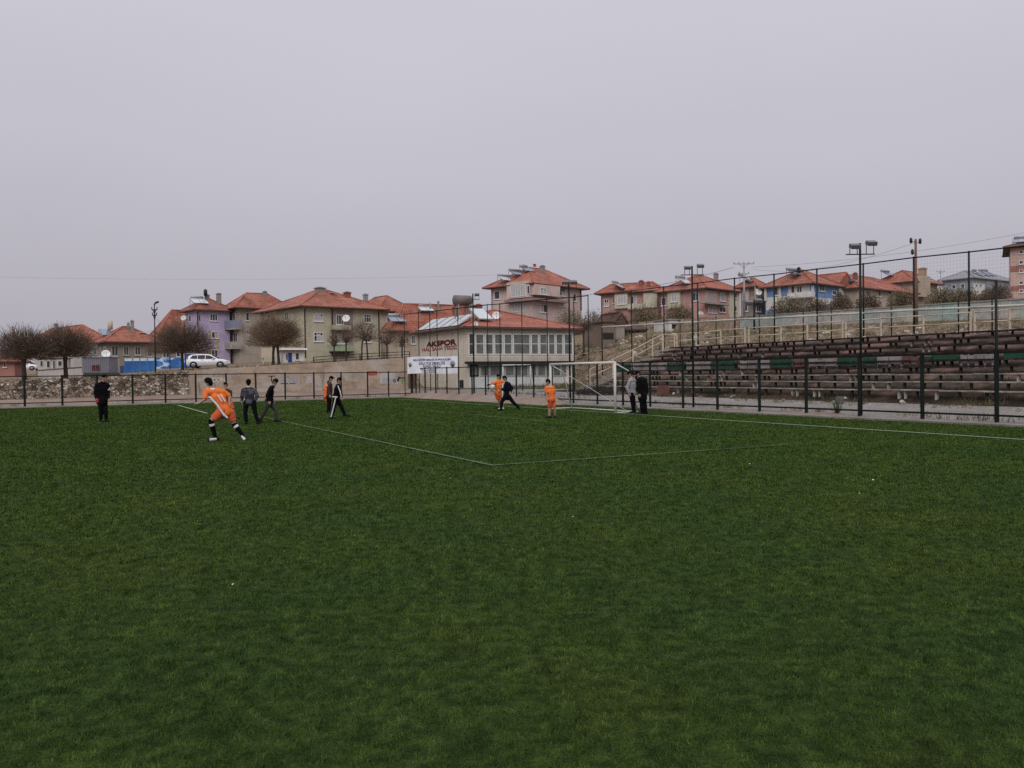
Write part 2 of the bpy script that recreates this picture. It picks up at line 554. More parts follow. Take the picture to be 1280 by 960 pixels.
# gravel apron / dirt hillside / dry grass, told apart by place on the ground
mg, nt, b = nodes_mat('hillside_ground')
tc = N(nt, 'ShaderNodeTexCoord')
nA = N(nt, 'ShaderNodeTexNoise', i_Scale=0.35, i_Detail=10.0, i_Roughness=0.72)
nB = N(nt, 'ShaderNodeTexNoise', i_Scale=2.2, i_Detail=8.0, i_Roughness=0.7)
nC = N(nt, 'ShaderNodeTexNoise', i_Scale=14.0, i_Detail=5.0, i_Roughness=0.7)
for n in (nA, nB, nC): nt.links.new(tc.outputs['Object'], n.inputs['Vector'])
dirt = ramp(nt, [(0.28, (0.075, 0.05, 0.038)), (0.45, (0.17, 0.12, 0.085)), (0.58, (0.24, 0.18, 0.13)), (0.75, (0.36, 0.29, 0.24))])
nt.links.new(nB.outputs['Fac'], dirt.inputs['Fac'])
gras = ramp(nt, [(0.3, (0.07, 0.06, 0.028)), (0.5, (0.15, 0.12, 0.06)), (0.72, (0.23, 0.175, 0.10))])
nt.links.new(nC.outputs['Fac'], gras.inputs['Fac'])
sel = N(nt, 'ShaderNodeMapRange', i_1=0.50, i_2=0.62)
nt.links.new(nA.outputs['Fac'], sel.inputs[0])
mxg = N(nt, 'ShaderNodeMixRGB')
nt.links.new(sel.outputs[0], mxg.inputs[0]); nt.links.new(dirt.outputs[0], mxg.inputs[1]); nt.links.new(gras.outputs[0], mxg.inputs[2])
nt.links.new(mxg.outputs[0], b.inputs['Base Color'])
b.inputs['Roughness'].default_value = 0.95; b.inputs['Specular IOR Level'].default_value = 0.1
bp = N(nt, 'ShaderNodeBump', i_Strength=0.8, i_Distance=0.12)
nt.links.new(nC.outputs['Fac'], bp.inputs['Height']); nt.links.new(bp.outputs[0], b.inputs['Normal'])

mgr, nt, b = nodes_mat('grey_gravel')
tc = N(nt, 'ShaderNodeTexCoord')
n1 = N(nt, 'ShaderNodeTexNoise', i_Scale=0.8, i_Detail=10.0, i_Roughness=0.75)
n2 = N(nt, 'ShaderNodeTexNoise', i_Scale=25.0, i_Detail=4.0)
nt.links.new(tc.outputs['Object'], n1.inputs['Vector']); nt.links.new(tc.outputs['Object'], n2.inputs['Vector'])
r1 = ramp(nt, [(0.3, (0.155, 0.14, 0.13)), (0.5, (0.205, 0.188, 0.176)), (0.72, (0.27, 0.25, 0.235))])
nt.links.new(n1.outputs['Fac'], r1.inputs['Fac'])
r2 = ramp(nt, [(0.35, 0.6), (0.6, 1.1)])
nt.links.new(n2.outputs['Fac'], r2.inputs['Fac'])
mm = N(nt, 'ShaderNodeMixRGB', blend_type='MULTIPLY'); mm.inputs[0].default_value = 1
nt.links.new(r1.outputs[0], mm.inputs[1]); nt.links.new(r2.outputs[0], mm.inputs[2])
nt.links.new(mm.outputs[0], b.inputs['Base Color']); b.inputs['Roughness'].default_value = 0.95
b.inputs['Specular IOR Level'].default_value = 0.1
bp = N(nt, 'ShaderNodeBump', i_Strength=0.5, i_Distance=0.03)
nt.links.new(n2.outputs['Fac'], bp.inputs['Height']); nt.links.new(bp.outputs[0], b.inputs['Normal'])

mpk = mat('reddish_path', (0.20, 0.145, 0.118), 0.95, 0.25, 1.2, 0.3, col2=(0.25, 0.215, 0.19), thr=(0.5, 0.7))
fc = (ZZ[:-1, :-1])
uc = (UU[:-1, :-1] + UU[1:, 1:]) / 2; vc = (VV[:-1, :-1] + VV[1:, 1:]) / 2
rp_top = 22.1 + 8.7 * sstep(33.5, 41, vc)
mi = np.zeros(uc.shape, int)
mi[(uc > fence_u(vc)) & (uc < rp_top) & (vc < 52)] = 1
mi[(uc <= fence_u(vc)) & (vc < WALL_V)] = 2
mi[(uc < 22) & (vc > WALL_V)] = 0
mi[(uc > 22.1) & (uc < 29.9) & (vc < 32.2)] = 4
mi[(uc > 22.1) & (uc < 23.4) & (vc < 32.2)] = 3  # strip below the lowest bench: soil with painted-in bench shade
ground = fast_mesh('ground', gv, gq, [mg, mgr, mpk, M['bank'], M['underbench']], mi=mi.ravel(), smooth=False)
tag(ground, kind='structure')

# ------------------------------------------------------------------ turf
def turf_color(nt):
    tc = N(nt, 'ShaderNodeTexCoord')
    a = N(nt, 'ShaderNodeTexNoise', i_Scale=0.33, i_Detail=5.0, i_Roughness=0.6)
    bb = N(nt, 'ShaderNodeTexNoise', i_Scale=2.3, i_Detail=8.0, i_Roughness=0.72, i_Distortion=0.6)
    for n in (a, bb): nt.links.new(tc.outputs['Object'], n.inputs['Vector'])
    ra = ramp(nt, [(0.32, (0.031, 0.062, 0.0150)), (0.5, (0.040, 0.069, 0.0145)), (0.7, (0.050, 0.076, 0.0145))])
    nt.links.new(a.outputs['Fac'], ra.inputs['Fac'])
    rb = ramp(nt, [(0.30, (0.72, 0.72, 0.72)), (0.5, (1.0, 1.0, 1.0)), (0.62, (1.18, 1.15, 1.1)), (0.74, (1.5, 1.4, 1.3))])
    nt.links.new(bb.outputs['Fac'], rb.inputs['Fac'])
    mx = N(nt, 'ShaderNodeMixRGB', blend_type='MULTIPLY'); mx.inputs[0].default_value = 1.0
    nt.links.new(ra.outputs[0], mx.inputs[1]); nt.links.new(rb.outputs[0], mx.inputs[2])
    cc = N(nt, 'ShaderNodeTexNoise', i_Scale=9.0, i_Detail=5.0, i_Roughness=0.6)
    nt.links.new(tc.outputs['Object'], cc.inputs['Vector'])
    rc = ramp(nt, [(0.35, (0.58, 0.62, 0.64)), (0.5, (1.0, 1.0, 1.0)), (0.65, (1.55, 1.46, 1.5))])
    nt.links.new(cc.outputs['Fac'], rc.inputs['Fac'])
    my = N(nt, 'ShaderNodeMixRGB', blend_type='MULTIPLY'); my.inputs[0].default_value = 1.0
    nt.links.new(mx.outputs[0], my.inputs[1]); nt.links.new(rc.outputs[0], my.inputs[2])
    return tc, my


mt, nt, b = nodes_mat('turf_base')
tc, mx = turf_color(nt)
n3 = N(nt, 'ShaderNodeTexNoise', i_Scale=60.0, i_Detail=5.0, i_Roughness=0.7)
nt.links.new(tc.outputs['Object'], n3.inputs['Vector'])
r3 = ramp(nt, [(0.32, 0.28), (0.5, 0.72), (0.7, 1.15)])   # black rubber infill between the fibres
nt.links.new(n3.outputs['Fac'], r3.inputs['Fac'])
m2 = N(nt, 'ShaderNodeMixRGB', blend_type='MULTIPLY'); m2.inputs[0].default_value = 1.0
nt.links.new(mx.outputs[0], m2.inputs[1]); nt.links.new(r3.outputs[0], m2.inputs[2])
nt.links.new(m2.outputs[0], b.inputs['Base Color'])
b.inputs['Roughness'].default_value = 0.9; b.inputs['Specular IOR Level'].default_value = 0.05
bp = N(nt, 'ShaderNodeBump', i_Strength=0.9, i_Distance=0.03)
nt.links.new(n3.outputs['Fac'], bp.inputs['Height']); nt.links.new(bp.outputs[0], b.inputs['Normal'])

pv, pf = [], []
tv = [-90, -40, 0, 15, 30, 43.5]
left_u = -75
for k in range(len(tv)):
    for u_ in (left_u, -20, fence_u(tv[k]) - 0.45):
        vv = tv[k] if k < len(tv) - 1 else float(fence_v(u_)) - 0.5
        pv.append(W(u_, vv, 0.0))
for k in range(len(tv) - 1):
    for j in range(2):
        a_ = k * 3 + j
        pf.append((a_, a_ + 1, a_ + 4, a_ + 3))
tb = MB(); tb.add(pv, pf)
pitch = tb.build('pitch', mt); tag(pitch, kind='structure')

# painted lines: (u0,v0)-(u1,v1), width, wear
LINES = [((0, -0.05), (0, 11.0), 0.085, 0.68), ((0, 11.0), (0, 26.0), 0.10, 0.88), ((-1.45, 26.6), (-1.4, 40.0), 0.13, 0.0),
         ((0.06, 0), (5.2, 0), 0.075, 0.68), ((5.2, 0), (7.8, 0), 0.05, 0.97),
         ((12.5, -30), (12.5, 11.5), 0.15, 0.16), ((12.5, 11.5), (12.5, 40), 0.13, 0.32),
         ((7.5, 11.0), (7.5, 25.0), 0.10, 0.9)]
def line_mat(wear):
    m, nt, b = nodes_mat('line_paint_%d' % int(wear * 100))
    tc, mx = turf_color(nt)
    n = N(nt, 'ShaderNodeTexNoise', i_Scale=5.0, i_Detail=8.0, i_Roughness=0.75)
    nt.links.new(tc.outputs['Object'], n.inputs['Vector'])
    c = 0.30 + 0.42 * wear
    mr = N(nt, 'ShaderNodeMapRange', i_1=c - 0.12, i_2=c + 0.12, i_3=0.0, i_4=1.0 - 0.72 * wear)
    nt.links.new(n.outputs['Fac'], mr.inputs[0])
    m3 = N(nt, 'ShaderNodeMixRGB'); m3.inputs[2].default_value = (0.17, 0.195, 0.135, 1)
    nt.links.new(mr.outputs[0], m3.inputs[0]); nt.links.new(mx.outputs[0], m3.inputs[1])
    nt.links.new(m3.outputs[0], b.inputs['Base Color']); b.inputs['Roughness'].default_value = 0.9
    return m


lb = MB(); lmats = {}
for (a_, b_, w_, we) in LINES:
    if we not in lmats: lmats[we] = len(lmats)
    pa, pb = W(*a_, 0.026), W(*b_, 0.026)
    d = (pb - pa)[:2]; d /= np.linalg.norm(d); nrm = np.array([-d[1], d[0], 0]) * w_ / 2
    lb.add([pa - nrm, pb - nrm, pb + nrm, pa + nrm], [(0, 1, 2, 3)], lmats[we])
pl = lb.build('pitch_markings', [line_mat(w) for w in lmats]); tag(pl, kind='structure')

# grass fibres: real blades, finer and denser near the camera
mb_, nt, b = nodes_mat('turf_fibre')
tc, mx = turf_color(nt)
at = N(nt, 'ShaderNodeAttribute', attribute_name='tone')
rt_ = ramp(nt, [(0.0, (0.50, 0.54, 0.55)), (0.4, (1.05, 1.05, 1.05)), (0.8, (1.5, 1.46, 1.55)), (1.0, (1.8, 1.75, 1.95))])
nt.links.new(at.outputs['Fac'], rt_.inputs['Fac'])
m4 = N(nt, 'ShaderNodeMixRGB', blend_type='MULTIPLY'); m4.inputs[0].default_value = 1.0
nt.links.new(mx.outputs[0], m4.inputs[1]); nt.links.new(rt_.outputs[0], m4.inputs[2])
nt.links.new(m4.outputs[0], b.inputs['Base Color'])
b.inputs['Roughness'].default_value = 0.8; b.inputs['Specular IOR Level'].default_value = 0.03


def blades(ntuft, per, y0, y1):
    """fibres in loose random tufts; fewer and broader with distance"""
    ty = (y0 ** 0.4 + rng.random(ntuft) * (y1 ** 0.4 - y0 ** 0.4)) ** 2.5
    tx = (rng.random(ntuft) * 2 - 1) * (ty * 0.74 + 4.0)
    tph, tln, tsz, ttn = rng.random(ntuft) * 6.283, rng.random(ntuft), rng.random(ntuft), rng.random(ntuft)
    k = np.repeat(np.arange(ntuft), per); n = len(k)
    sp = 0.014 + 0.0024 * ty[k]
    X = tx[k] + rng.normal(0, 1, n) * sp; Y = ty[k] + rng.normal(0, 1, n) * sp
    u = (X - C0[0]) * U2[0] + (Y - C0[1]) * U2[1]; v = (X - C0[0]) * V2[0] + (Y - C0[1]) * V2[1]
    keep = (u < fence_u(v) - 0.5) & (v < 43.0)
    for (a_, b_, w_, we) in LINES:
        if we > 0.8: continue
        du, dv = b_[0] - a_[0], b_[1] - a_[1]; L = math.hypot(du, dv)
        t = ((u - a_[0]) * du + (v - a_[1]) * dv) / L; s_ = np.abs((u - a_[0]) * dv - (v - a_[1]) * du) / L
        keep &= ~((t > 0) & (t < L) & (s_ < w_ * 0.62) & (rng.random(n) > we * 0.8))
    X, Y, k = X[keep], Y[keep], k[keep]; n = len(X)
    ph = tph[k] + rng.normal(0, 0.8, n)
    lean = np.clip(0.48 + 0.65 * tln[k] + rng.normal(0, 0.25, n), 0.02, 1.4)
    hh = np.clip(0.024 + 0.0012 * Y, 0.026, 0.044) * (0.6 + 0.4 * rng.random(n) + 0.3 * tsz[k])
    dx, dy = np.cos(ph), np.sin(ph)
    wa = rng.random(n) * math.pi
    ww = 0.0030 * (Y / 4) ** 1.05 * (0.7 + 0.6 * rng.random(n)) / 2
    wx, wy = np.cos(wa) * ww, np.sin(wa) * ww
    tip = np.stack([X + dx * hh * np.sin(lean), Y + dy * hh * np.sin(lean), hh * np.cos(lean) + 0.002], 1)
    mid = np.stack([X + dx * hh * 0.5 * np.sin(lean * 0.6), Y + dy * hh * 0.5 * np.sin(lean * 0.6), hh * 0.52 * np.cos(lean * 0.6)], 1)
    wv = np.stack([wx, wy, np.zeros(n)], 1)
    b0 = np.stack([X, Y, np.full(n, -0.004)], 1)
    tone = np.clip(0.04 + 0.34 * rng.random(n) + 0.52 * ttn[k] ** 1.3 + (rng.random(n) < 0.02) * 0.3, 0, 1)
    return np.stack([b0 - wv, b0 + wv, mid + wv * 0.8, mid - wv * 0.8, tip], 1), tone


vv, tn_ = blades(215000, 6, 2.6, 63.0)
allv, tone = [vv.reshape(-1, 3)], [np.repeat(tn_, 5)]
allv = np.concatenate(allv); tone = np.concatenate(tone)
nb = len(allv) // 5
base = (np.arange(nb) * 5)[:, None]
tri = np.concatenate([base + [0, 1, 2], base + [0, 2, 3], base + [3, 2, 4]], 1).reshape(-1, 3)
turf = fast_mesh('turf_grass', allv, tri, mb_)
ta = turf.data.attributes.new('tone', 'FLOAT', 'POINT'); ta.data.foreach_set('value', tone.astype(np.float32))
tag(turf, 'short green artificial turf fibres covering the football pitch', 'grass', kind='stuff')

# kerbs under the two low fences
kb = MB()
pr = [W(fence_u(v_) - 0.28 + du_, v_, z_) for v_ in (0,) for du_, z_ in ((0, 0),)]
kv = [-40, 0, 44.6]
for a_, b_ in zip(kv[:-1], kv[1:]):
    q = []
    for v_ in (a_, b_):
        u_ = float(fence_u(v_)); q.append([W(u_ - 0.42, v_, -0.1), W(u_ + 0.25, v_, -0.1), W(u_ + 0.25, v_, 0.10), W(u_ - 0.42, v_, 0.06)])
    kb.add(q[0] + q[1], [(0, 1, 2, 3), (7, 6, 5, 4), (0, 4, 5, 1), (1, 5, 6, 2), (2, 6, 7, 3), (3, 7, 4, 0)])
ku = [-60, -9.5, 14.78]
for a_, b_ in zip(ku[:-1], ku[1:]):
    q = []
    for u_ in (a_, b_):
        v_ = float(fence_v(u_)); q.append([W(u_, v_ - 0.5, -0.1), W(u_, v_ + 0.35, -0.1), W(u_, v_ + 0.35, 0.10), W(u_, v_ - 0.5, 0.06)])
    kb.add(q[0] + q[1], [(0, 1, 2, 3), (7, 6, 5, 4), (0, 4, 5, 1), (1, 5, 6, 2), (2, 6, 7, 3), (3, 7, 4, 0)])
kerb = kb.build('kerb', M['kerbconc']); tag(kerb, kind='structure')
mo = mat('mini_turf', (0.05, 0.065, 0.022), 0.95, 0.4, 1.5, 0.4)
mpb = MB()
mq = [(15.9, 45.2), (20.7, 38.2), (31.5, 41.5), (31.5, 45.0), (21.2, 45.1)]
mpts = [W(a_, b_, float(terrain(a_, b_)) + 0.03) for a_, b_ in mq]
# ------------------------------------------------------------------ the two low fences of the pitch
def low_fence(name, label, posts, H, group, z=0.08, pw_=0.045):
    o = posts[0]
    t = thing(name, label, 'fence', (o[0], o[1], 0), 0, group)
    loc = [np.array([p[0] - o[0], p[1] - o[1], 0]) for p in posts]
    for p in loc:
        m = MB(); m.box2((p[0] - pw_, p[1] - pw_, z - 0.1), (p[0] + pw_, p[1] + pw_, H + 0.02))
        m.box((p[0], p[1], H + 0.03), (pw_ * 2.2, pw_ * 2.2, 0.02))
        m.build('post', M['dkgreen'], t)
    for zz, nm in ((H - 0.02, 'top_rail'), (z + 0.20, 'bottom_rail')):
        m = MB()
        for a, b in zip(loc[:-1], loc[1:]):
            m.beam((a[0], a[1], zz), (b[0], b[1], zz), 0.058)
        m.build(nm, M['dkgreen'], t)
    segs = []
    r = 0.0007
    for a, b in zip(loc[:-1], loc[1:]):
        L = np.linalg.norm(b - a); d = (b - a) / L
        z0, z1 = z + 0.22, H - 0.04; hh = z1 - z0
        for s in np.arange(-hh, L, 0.11):
            for dirn in (1, -1):
                s0, s1 = max(0, s), min(L, s + hh)
                if s1 <= s0: continue
                za, zb = (s0 - s), (s1 - s)
                if dirn < 0: za, zb = hh - za, hh - zb
                pa = a + d * s0; pb = a + d * s1
                segs.append([pa[0], pa[1], z0 + za, pb[0], pb[1], z0 + zb, r, r])
    strand_obj('chain_link_mesh', segs, M['wire'], t)
    return t


rp = [1380, 1246, 1153, 1074.5, 1008, 949.5, 897, 854, 813, 779, 747, 717, 690.6, 667.6, 646, 626, 607.5, 590.6, 574, 559.3, 545.3, 532, 520.6, 509.5]
def on_fence(px):
    d = ray(px, 520)
    lo, hi = 5.0, 120.0
    for _ in range(60):
        mid = (lo + hi) / 2; p = CAM + d * (mid / d[1]); u_, v_ = UV(p)
        if px > 509.6 or True:
            if u_ < float(fence_u(v_)): lo = mid
            else: hi = mid
    return CAM + d * (lo / d[1])
pr_ = [W(16.95, -1.8), W(16.95, -4.4), W(16.95, -7)]
right_posts = pr_[::-1] + [on_fence(x) for x in rp[1:-1]] + [W(15.2, 44.3)]
low_fence('pitch_fence', 'dark green chain link fence behind the goal, in front of the bleachers', right_posts, 2.12, 'low fences round the pitch')
lp = [31, 78, 122, 166, 207, 245, 283, 320, 356.7, 392.7, 426.7, 459.8]
def on_left(px):
    d = ray(px, 500); lo, hi = 10.0, 150.0
    for _ in range(60):
        mid = (lo + hi) / 2; u_, v_ = UV(CAM + d * (mid / d[1]))
        if v_ < float(fence_v(u_)): lo = mid
        else: hi = mid
    return CAM + d * (lo / d[1])
lposts = [on_left(x) for x in lp]
step = lposts[0] - lposts[1]
left_posts = [lposts[0] + step * k for k in (4, 3, 2, 1)] + lposts + [on_left(486), W(15.12, 44.3)]
low_fence('pitch_fence', 'dark chain link fence along the far pitch edge before the stone and plaster walls', left_posts, 1.88, 'low fences round the pitch')

# ------------------------------------------------------------------ goal
gV0, gV1 = UV(at_u(769, 505, 12.6))[1], UV(at_u(688.5, 500, 12.6))[1]; gA, gB = W(12.6, gV0), W(12.6, gV1)
GH = 2.06
t = thing('football_goal', 'white metal football goal without a net, two men standing at its near post', 'goal', gA)
def LG(u_, v_, z_): return W(u_, v_, z_) - gA * np.array([1, 1, 0])
for v_ in (gV0, gV1):
    m = MB(); m.tube([LG(12.6, v_, 0), LG(12.6, v_, GH)], 0.055, 12); m.build('post', M['goalwhite'], t)
m = MB(); m.tube([LG(12.6, gV0 - 0.03, GH), LG(12.6, gV1 + 0.03, GH)], 0.055, 12); m.build('crossbar', M['goalwhite'], t)
for v_ in (gV0, gV1):
    m = MB(); m.tube([LG(12.6, v_, GH - 0.02), LG(13.25, v_, GH - 0.33), LG(13.72, v_, 0.03), ], 0.028, 8); m.build('side_stay', M['goalwhite'], t)
    m = MB(); m.tube([LG(12.6, v_, 0.03), LG(13.72, v_, 0.03)], 0.028, 8); m.build('ground_bar', M['goalwhite'], t)
m = MB(); m.tube([LG(13.72, gV0, 0.03), LG(13.72, gV1, 0.03)], 0.03, 8); m.build('rear_ground_bar', M['goalwhite'], t)
m = MB(); m.tube([LG(13.25, gV1, GH - 0.36), LG(13.45, gV0 * 0.4 + gV1 * 0.6, 0.95), LG(13.7, gV0 * 0.85 + gV1 * 0.15, 0.05)], 0.013, 8); m.build('rear_brace', M['palerail'], t)

# ------------------------------------------------------------------ bleachers
ROWS = 9
V0, V1 = -5.0, 31.6
def row_u(k): return 22.7 + 0.8 * k
def row_z(k): return 0.80 + 0.308 * k
def seat_mat(name, top, side):
    m, nt, b = nodes_mat(name)
    tc = N(nt, 'ShaderNodeTexCoord'); ge = N(nt, 'ShaderNodeNewGeometry')
    n = N(nt, 'ShaderNodeTexNoise', i_Scale=1.5, i_Detail=9.0, i_Roughness=0.75)
    nt.links.new(tc.outputs['Object'], n.inputs['Vector'])
    r = ramp(nt, [(0.3, tuple(c * 0.5 for c in side)), (0.5, side), (0.62, top), (0.8, tuple(c * 1.3 for c in top))])
    nt.links.new(n.outputs['Fac'], r.inputs['Fac']); nt.links.new(r.outputs[0], b.inputs['Base Color'])
    b.inputs['Roughness'].default_value = 0.9; b.inputs['Specular IOR Level'].default_value = 0.1
    return m
M['seatlow'] = seat_mat('weathered_plank', (0.40, 0.36, 0.30), (0.20, 0.17, 0.135))
M['seathigh'] = seat_mat('dark_plank', (0.085, 0.05, 0.043), (0.026, 0.016, 0.015))
M['legconc'] = mat('bench_leg_paint', (0.42, 0.40, 0.36), 0.9, 0.35, 2.0, col2=(0.12, 0.09, 0.07), thr=(0.5, 0.6))
M['legdark'] = mat('bench_leg_rust', (0.03, 0.02, 0.017), 0.9, 0.35, 2.0)
ordw = ['lowest', 'second lowest', 'third from the bottom', 'fourth from the bottom', 'middle (fifth)', 'fourth from the top', 'third from the top', 'second highest', 'topmost']
desc = ['pale weathered plank bench, {} bleacher row, above the dark bank', 'pale weathered plank bench, {} bleacher row', 'greying plank bench, {} bleacher row', 'dark plank bench, {} bleacher row, just below the green panels',
        'dark plank bench, {} bleacher row, behind the green and pale panels', 'dark plank bench, {} bleacher row, just above the coloured panels', 'dark plank bench, {} bleacher row', 'dark plank bench, {} bleacher row', 'dark plank bench, {} bleacher row, under the cream railing']
for k in range(ROWS):
    o = W(row_u(k), V1 - 0.0)
    t = thing('bleacher_bench', desc[k].format(ordw[k]), 'bench', (o[0], o[1], row_z(k)), ANG, 'bench rows of the bleachers')
    m = MB()
    v = 0.0
    L = V1 - V0
    mats = M['seatlow'] if k < 3 else M['seathigh']; th = 0.05 if k < 3 else 0.075
    while v < L - 0.2:
        ln = min(rnd.uniform(3.2, 4.2), L - v)
        if True:
            dz = rnd.uniform(-0.014, 0.014)
            for du in (-0.09, 0.09):
                m.box((du, -(v + ln / 2), dz), (0.165, ln - 0.02, th))
        v += ln
    m.build('seat', mats, t)
    s = 0.7 + rnd.random() * 0.6
    while s < L:
        pale = rnd.random() < 0.17
        g = float(terrain(row_u(k), V1 - s)) - row_z(k) - 0.1
        m = MB(); hw = 0.042 if pale else rnd.uniform(0.02, 0.04); m.box2((-0.06, -s - hw, g), (0.06, -s + hw, -0.03))
        if rnd.random() < 0.25: m.box2((-0.05, -s - 0.32, g), (0.05, -s - 0.25, -0.03))
        m.build('leg', M['legconc'] if pale else M['legdark'], t)
        s += rnd.uniform(0.6, 1.5)

# coloured boards across the middle of the stand
G1 = mat('board_green', (0.010, 0.060, 0.034), 0.6, 0.4, 1.5, col2=(0.04, 0.05, 0.035), thr=(0.52, 0.75))
G2 = mat('board_pale', (0.25, 0.225, 0.22), 0.8, 0.3, 1.5, col2=(0.15, 0.11, 0.10), thr=(0.5, 0.7))
G3 = mat('board_brown', (0.13, 0.065, 0.055), 0.85, 0.3, 1.5)
G4 = mat('board_dark_green', (0.012, 0.04, 0.027), 0.7, 0.3, 1.5)
bu = row_u(4) - 0.24
o = at_u(769, 455, bu)
t = thing('board_row', 'row of green, pale grey and brown boards standing between the benches of the bleachers', 'boards', (o[0], o[1], 0), ANG)
for x0, x1, mm_ in [(769, 790, G1), (793, 832, G2), (834, 857, G1), (858, 888, G2), (889, 921, G1), (925, 945, G2), (948, 963, G2), (963, 991, G1), (992, 1010, G3), (1011, 1030, G2), (1031, 1046, G2), (1047, 1074, G1), (1079, 1095, G1), (1096, 1111, G2), (1112, 1126, G2), (1128, 1146, G3), (1150, 1165, G4), (1166, 1199, G1), (1201, 1219, G2), (1221, 1240, G2), (1255, 1283, G1), (1290, 1330, G2)]:
    a, b = at_u(x0, 455, bu), at_u(x1, 455, bu)
    sa, sb = UV(a)[1] - UV(o)[1], UV(b)[1] - UV(o)[1]
    m = MB(); xm = (x0 + x1) / 2; top = at_u(xm, 452 - 0.0285 * (xm - 845), bu)[2] - rnd.random() * 0.05; bot = at_u(xm, 464 - 0.0325 * (xm - 845), bu)[2]
    ng = max(1, int(round((x1 - x0) / 11))) if mm_ is not G1 else 1
    for q in range(ng): m.box2((-0.025, sa + (sb - sa) * (q + 0.04) / ng, bot + rnd.uniform(0, 0.05)), (0.025, sa + (sb - sa) * (q + 0.93) / ng, top - rnd.uniform(0, 0.06)))
    for q in np.linspace(sa, sb, ng + 1): m.box2((0.026, q - 0.035, bot - 0.4), (0.06, q + 0.035, top + 0.03))
    m.build('board', mm_, t)

m = MB(); sA, sB = UV(at_u(771, 455, bu))[1] - UV(o)[1], UV(at_u(1325, 455, bu))[1] - UV(o)[1]
m.beam((-0.06, sA, 2.06), (-0.06, sB, 1.98), 0.05, 0.07); m.build('rail', M['seathigh'], t)
# cream railings: along the top row and down the stair
def railing(label, pts, base_fn, tops, mids, group='cream railings of the bleachers'):
    o = pts[0]
    t = thing('handrail', label, 'railing', (o[0], o[1], 0), 0, group)
    off = np.array([o[0], o[1], 0])
    for p in pts:
        m = MB(); m.box2((p[0] - o[0] - 0.042, p[1] - o[1] - 0.042, base_fn(p) - 0.15), (p[0] - o[0] + 0.042, p[1] - o[1] + 0.042, p[2] + 0.03))
        m.build('post', M['cream'], t)
    for dz in (0, -0.47):
        m = MB()
        for a, b in zip(pts[:-1], pts[1:]):
            m.tube([a - off + [0, 0, dz - 0.02], b - off + [0, 0, dz - 0.02]], 0.032, 6)
        m.build('rail', M['cream'], t)


RU = 30.15
tg = lambda p: TZ(p[0], p[1])
def top_pts(l): return [at_u(x, y, RU) for x, y in l]
railing('short cream railing at the head of the stand stairs', top_pts([(829, 418), (843, 417.5)]), tg, 0, 0)
railing('cream railing along the top of the bleachers in front of the pink house', top_pts([(846, 417), (870, 415.5), (901, 412.5), (931, 410)]), tg, 0, 0)
railing('cream railing along the top of the bleachers below the turquoise wall end', top_pts([(936, 409.5), (976, 407.5), (1009, 404.5), (1053, 401)]), tg, 0, 0)
railing('cream railing along the top of the bleachers beside the wooden lamp post', top_pts([(1057, 401), (1101, 397.5), (1154, 394), (1213, 390)]), tg, 0, 0)
railing('cream railing at the right end of the bleachers top', top_pts([(1218, 390), (1262, 386.5), (1320, 382)]), tg, 0, 0)
VS = 32.1
stp = [at_v(x, y, VS) for x, y in [(737, 461.5), (766, 449), (791, 437), (815.6, 424), (828, 418)]]
railing('cream stair railing climbing the left end of the bleachers', stp, tg, 0, 0)
sb = MB()
for k in range(13):
    u0 = 22.4 + k * 0.56; zt = 0.35 + (k + 1) * 0.215
    sb.box2((u0, 0, zt - 0.9), (u0 + 0.62, 1.2, zt))
o = W(0, VS + 0.15)
st = sb.build('staircase', M['conc'], None, (o[0], o[1], 0)); st.rotation_euler = (0, 0, ANG)
tag(st, 'worn concrete steps climbing the left end of the bleachers', 'stairs')

# ------------------------------------------------------------------ tall net fences
def tall_fence(name, label, line, base, rail_frac, extra_rail=None, subs=None, cell=0.17, pr=0.045):
    """line: list of top points; base(p)->z"""
    o = line[0]; t = thing(name, label, 'fence', (o[0], o[1], 0), 0, 'tall ball fences')
    off = np.array([o[0], o[1], 0])
    for p in line:
        m = MB(); q = p - off
        m.tube([(q[0], q[1], base(p) - 0.2), (q[0], q[1], p[2] + 0.05)], pr, 8)
        m.build('post', M['dkgreen'], t)
    m = MB()
    for a, b in zip(line[:-1], line[1:]): m.tube([a - off, b - off], 0.035, 6)
    m.build('top_rail', M['dkgreen'], t)
    if rail_frac:
        m = MB()
        for a, b in zip(line[:-1], line[1:]):
            qa, qb = a - off, b - off
            qa[2] -= rail_frac; qb[2] -= rail_frac
            m.tube([qa, qb], 0.065, 6)
        m.build('middle_rail', M['palerail'], t)
    if subs:
        for p in subs:
            m = MB(); q = p - off
            m.tube([(q[0], q[1], base(p) - 0.2), (q[0], q[1], p[2])], 0.03, 6); m.build('stanchion', M['dkgreen'], t)
    segs = []
    for a, b in zip(line[:-1], line[1:]):
        a_, b_ = a - off, b - off
        L = np.linalg.norm((b - a)[:2]); n = max(1, int(L / cell))
        for k in range(n):
            f = (k + 0.5) / n; q = a_ + (b_ - a_) * f; zb = base(a + (b - a) * f)
            segs.append([q[0], q[1], zb, q[0], q[1], q[2], 0.0021, 0.0021])
        za, zb2 = base(a), base(b)
        nz = int((a[2] - za) / cell)
        for k in range(1, nz):
            f = k / nz
            segs.append([a_[0], a_[1], za + (a[2] - za) * f, b_[0], b_[1], zb2 + (b[2] - zb2) * f, 0.0021, 0.0021])
    strand_obj('net', segs, M['net'], t)
    return t


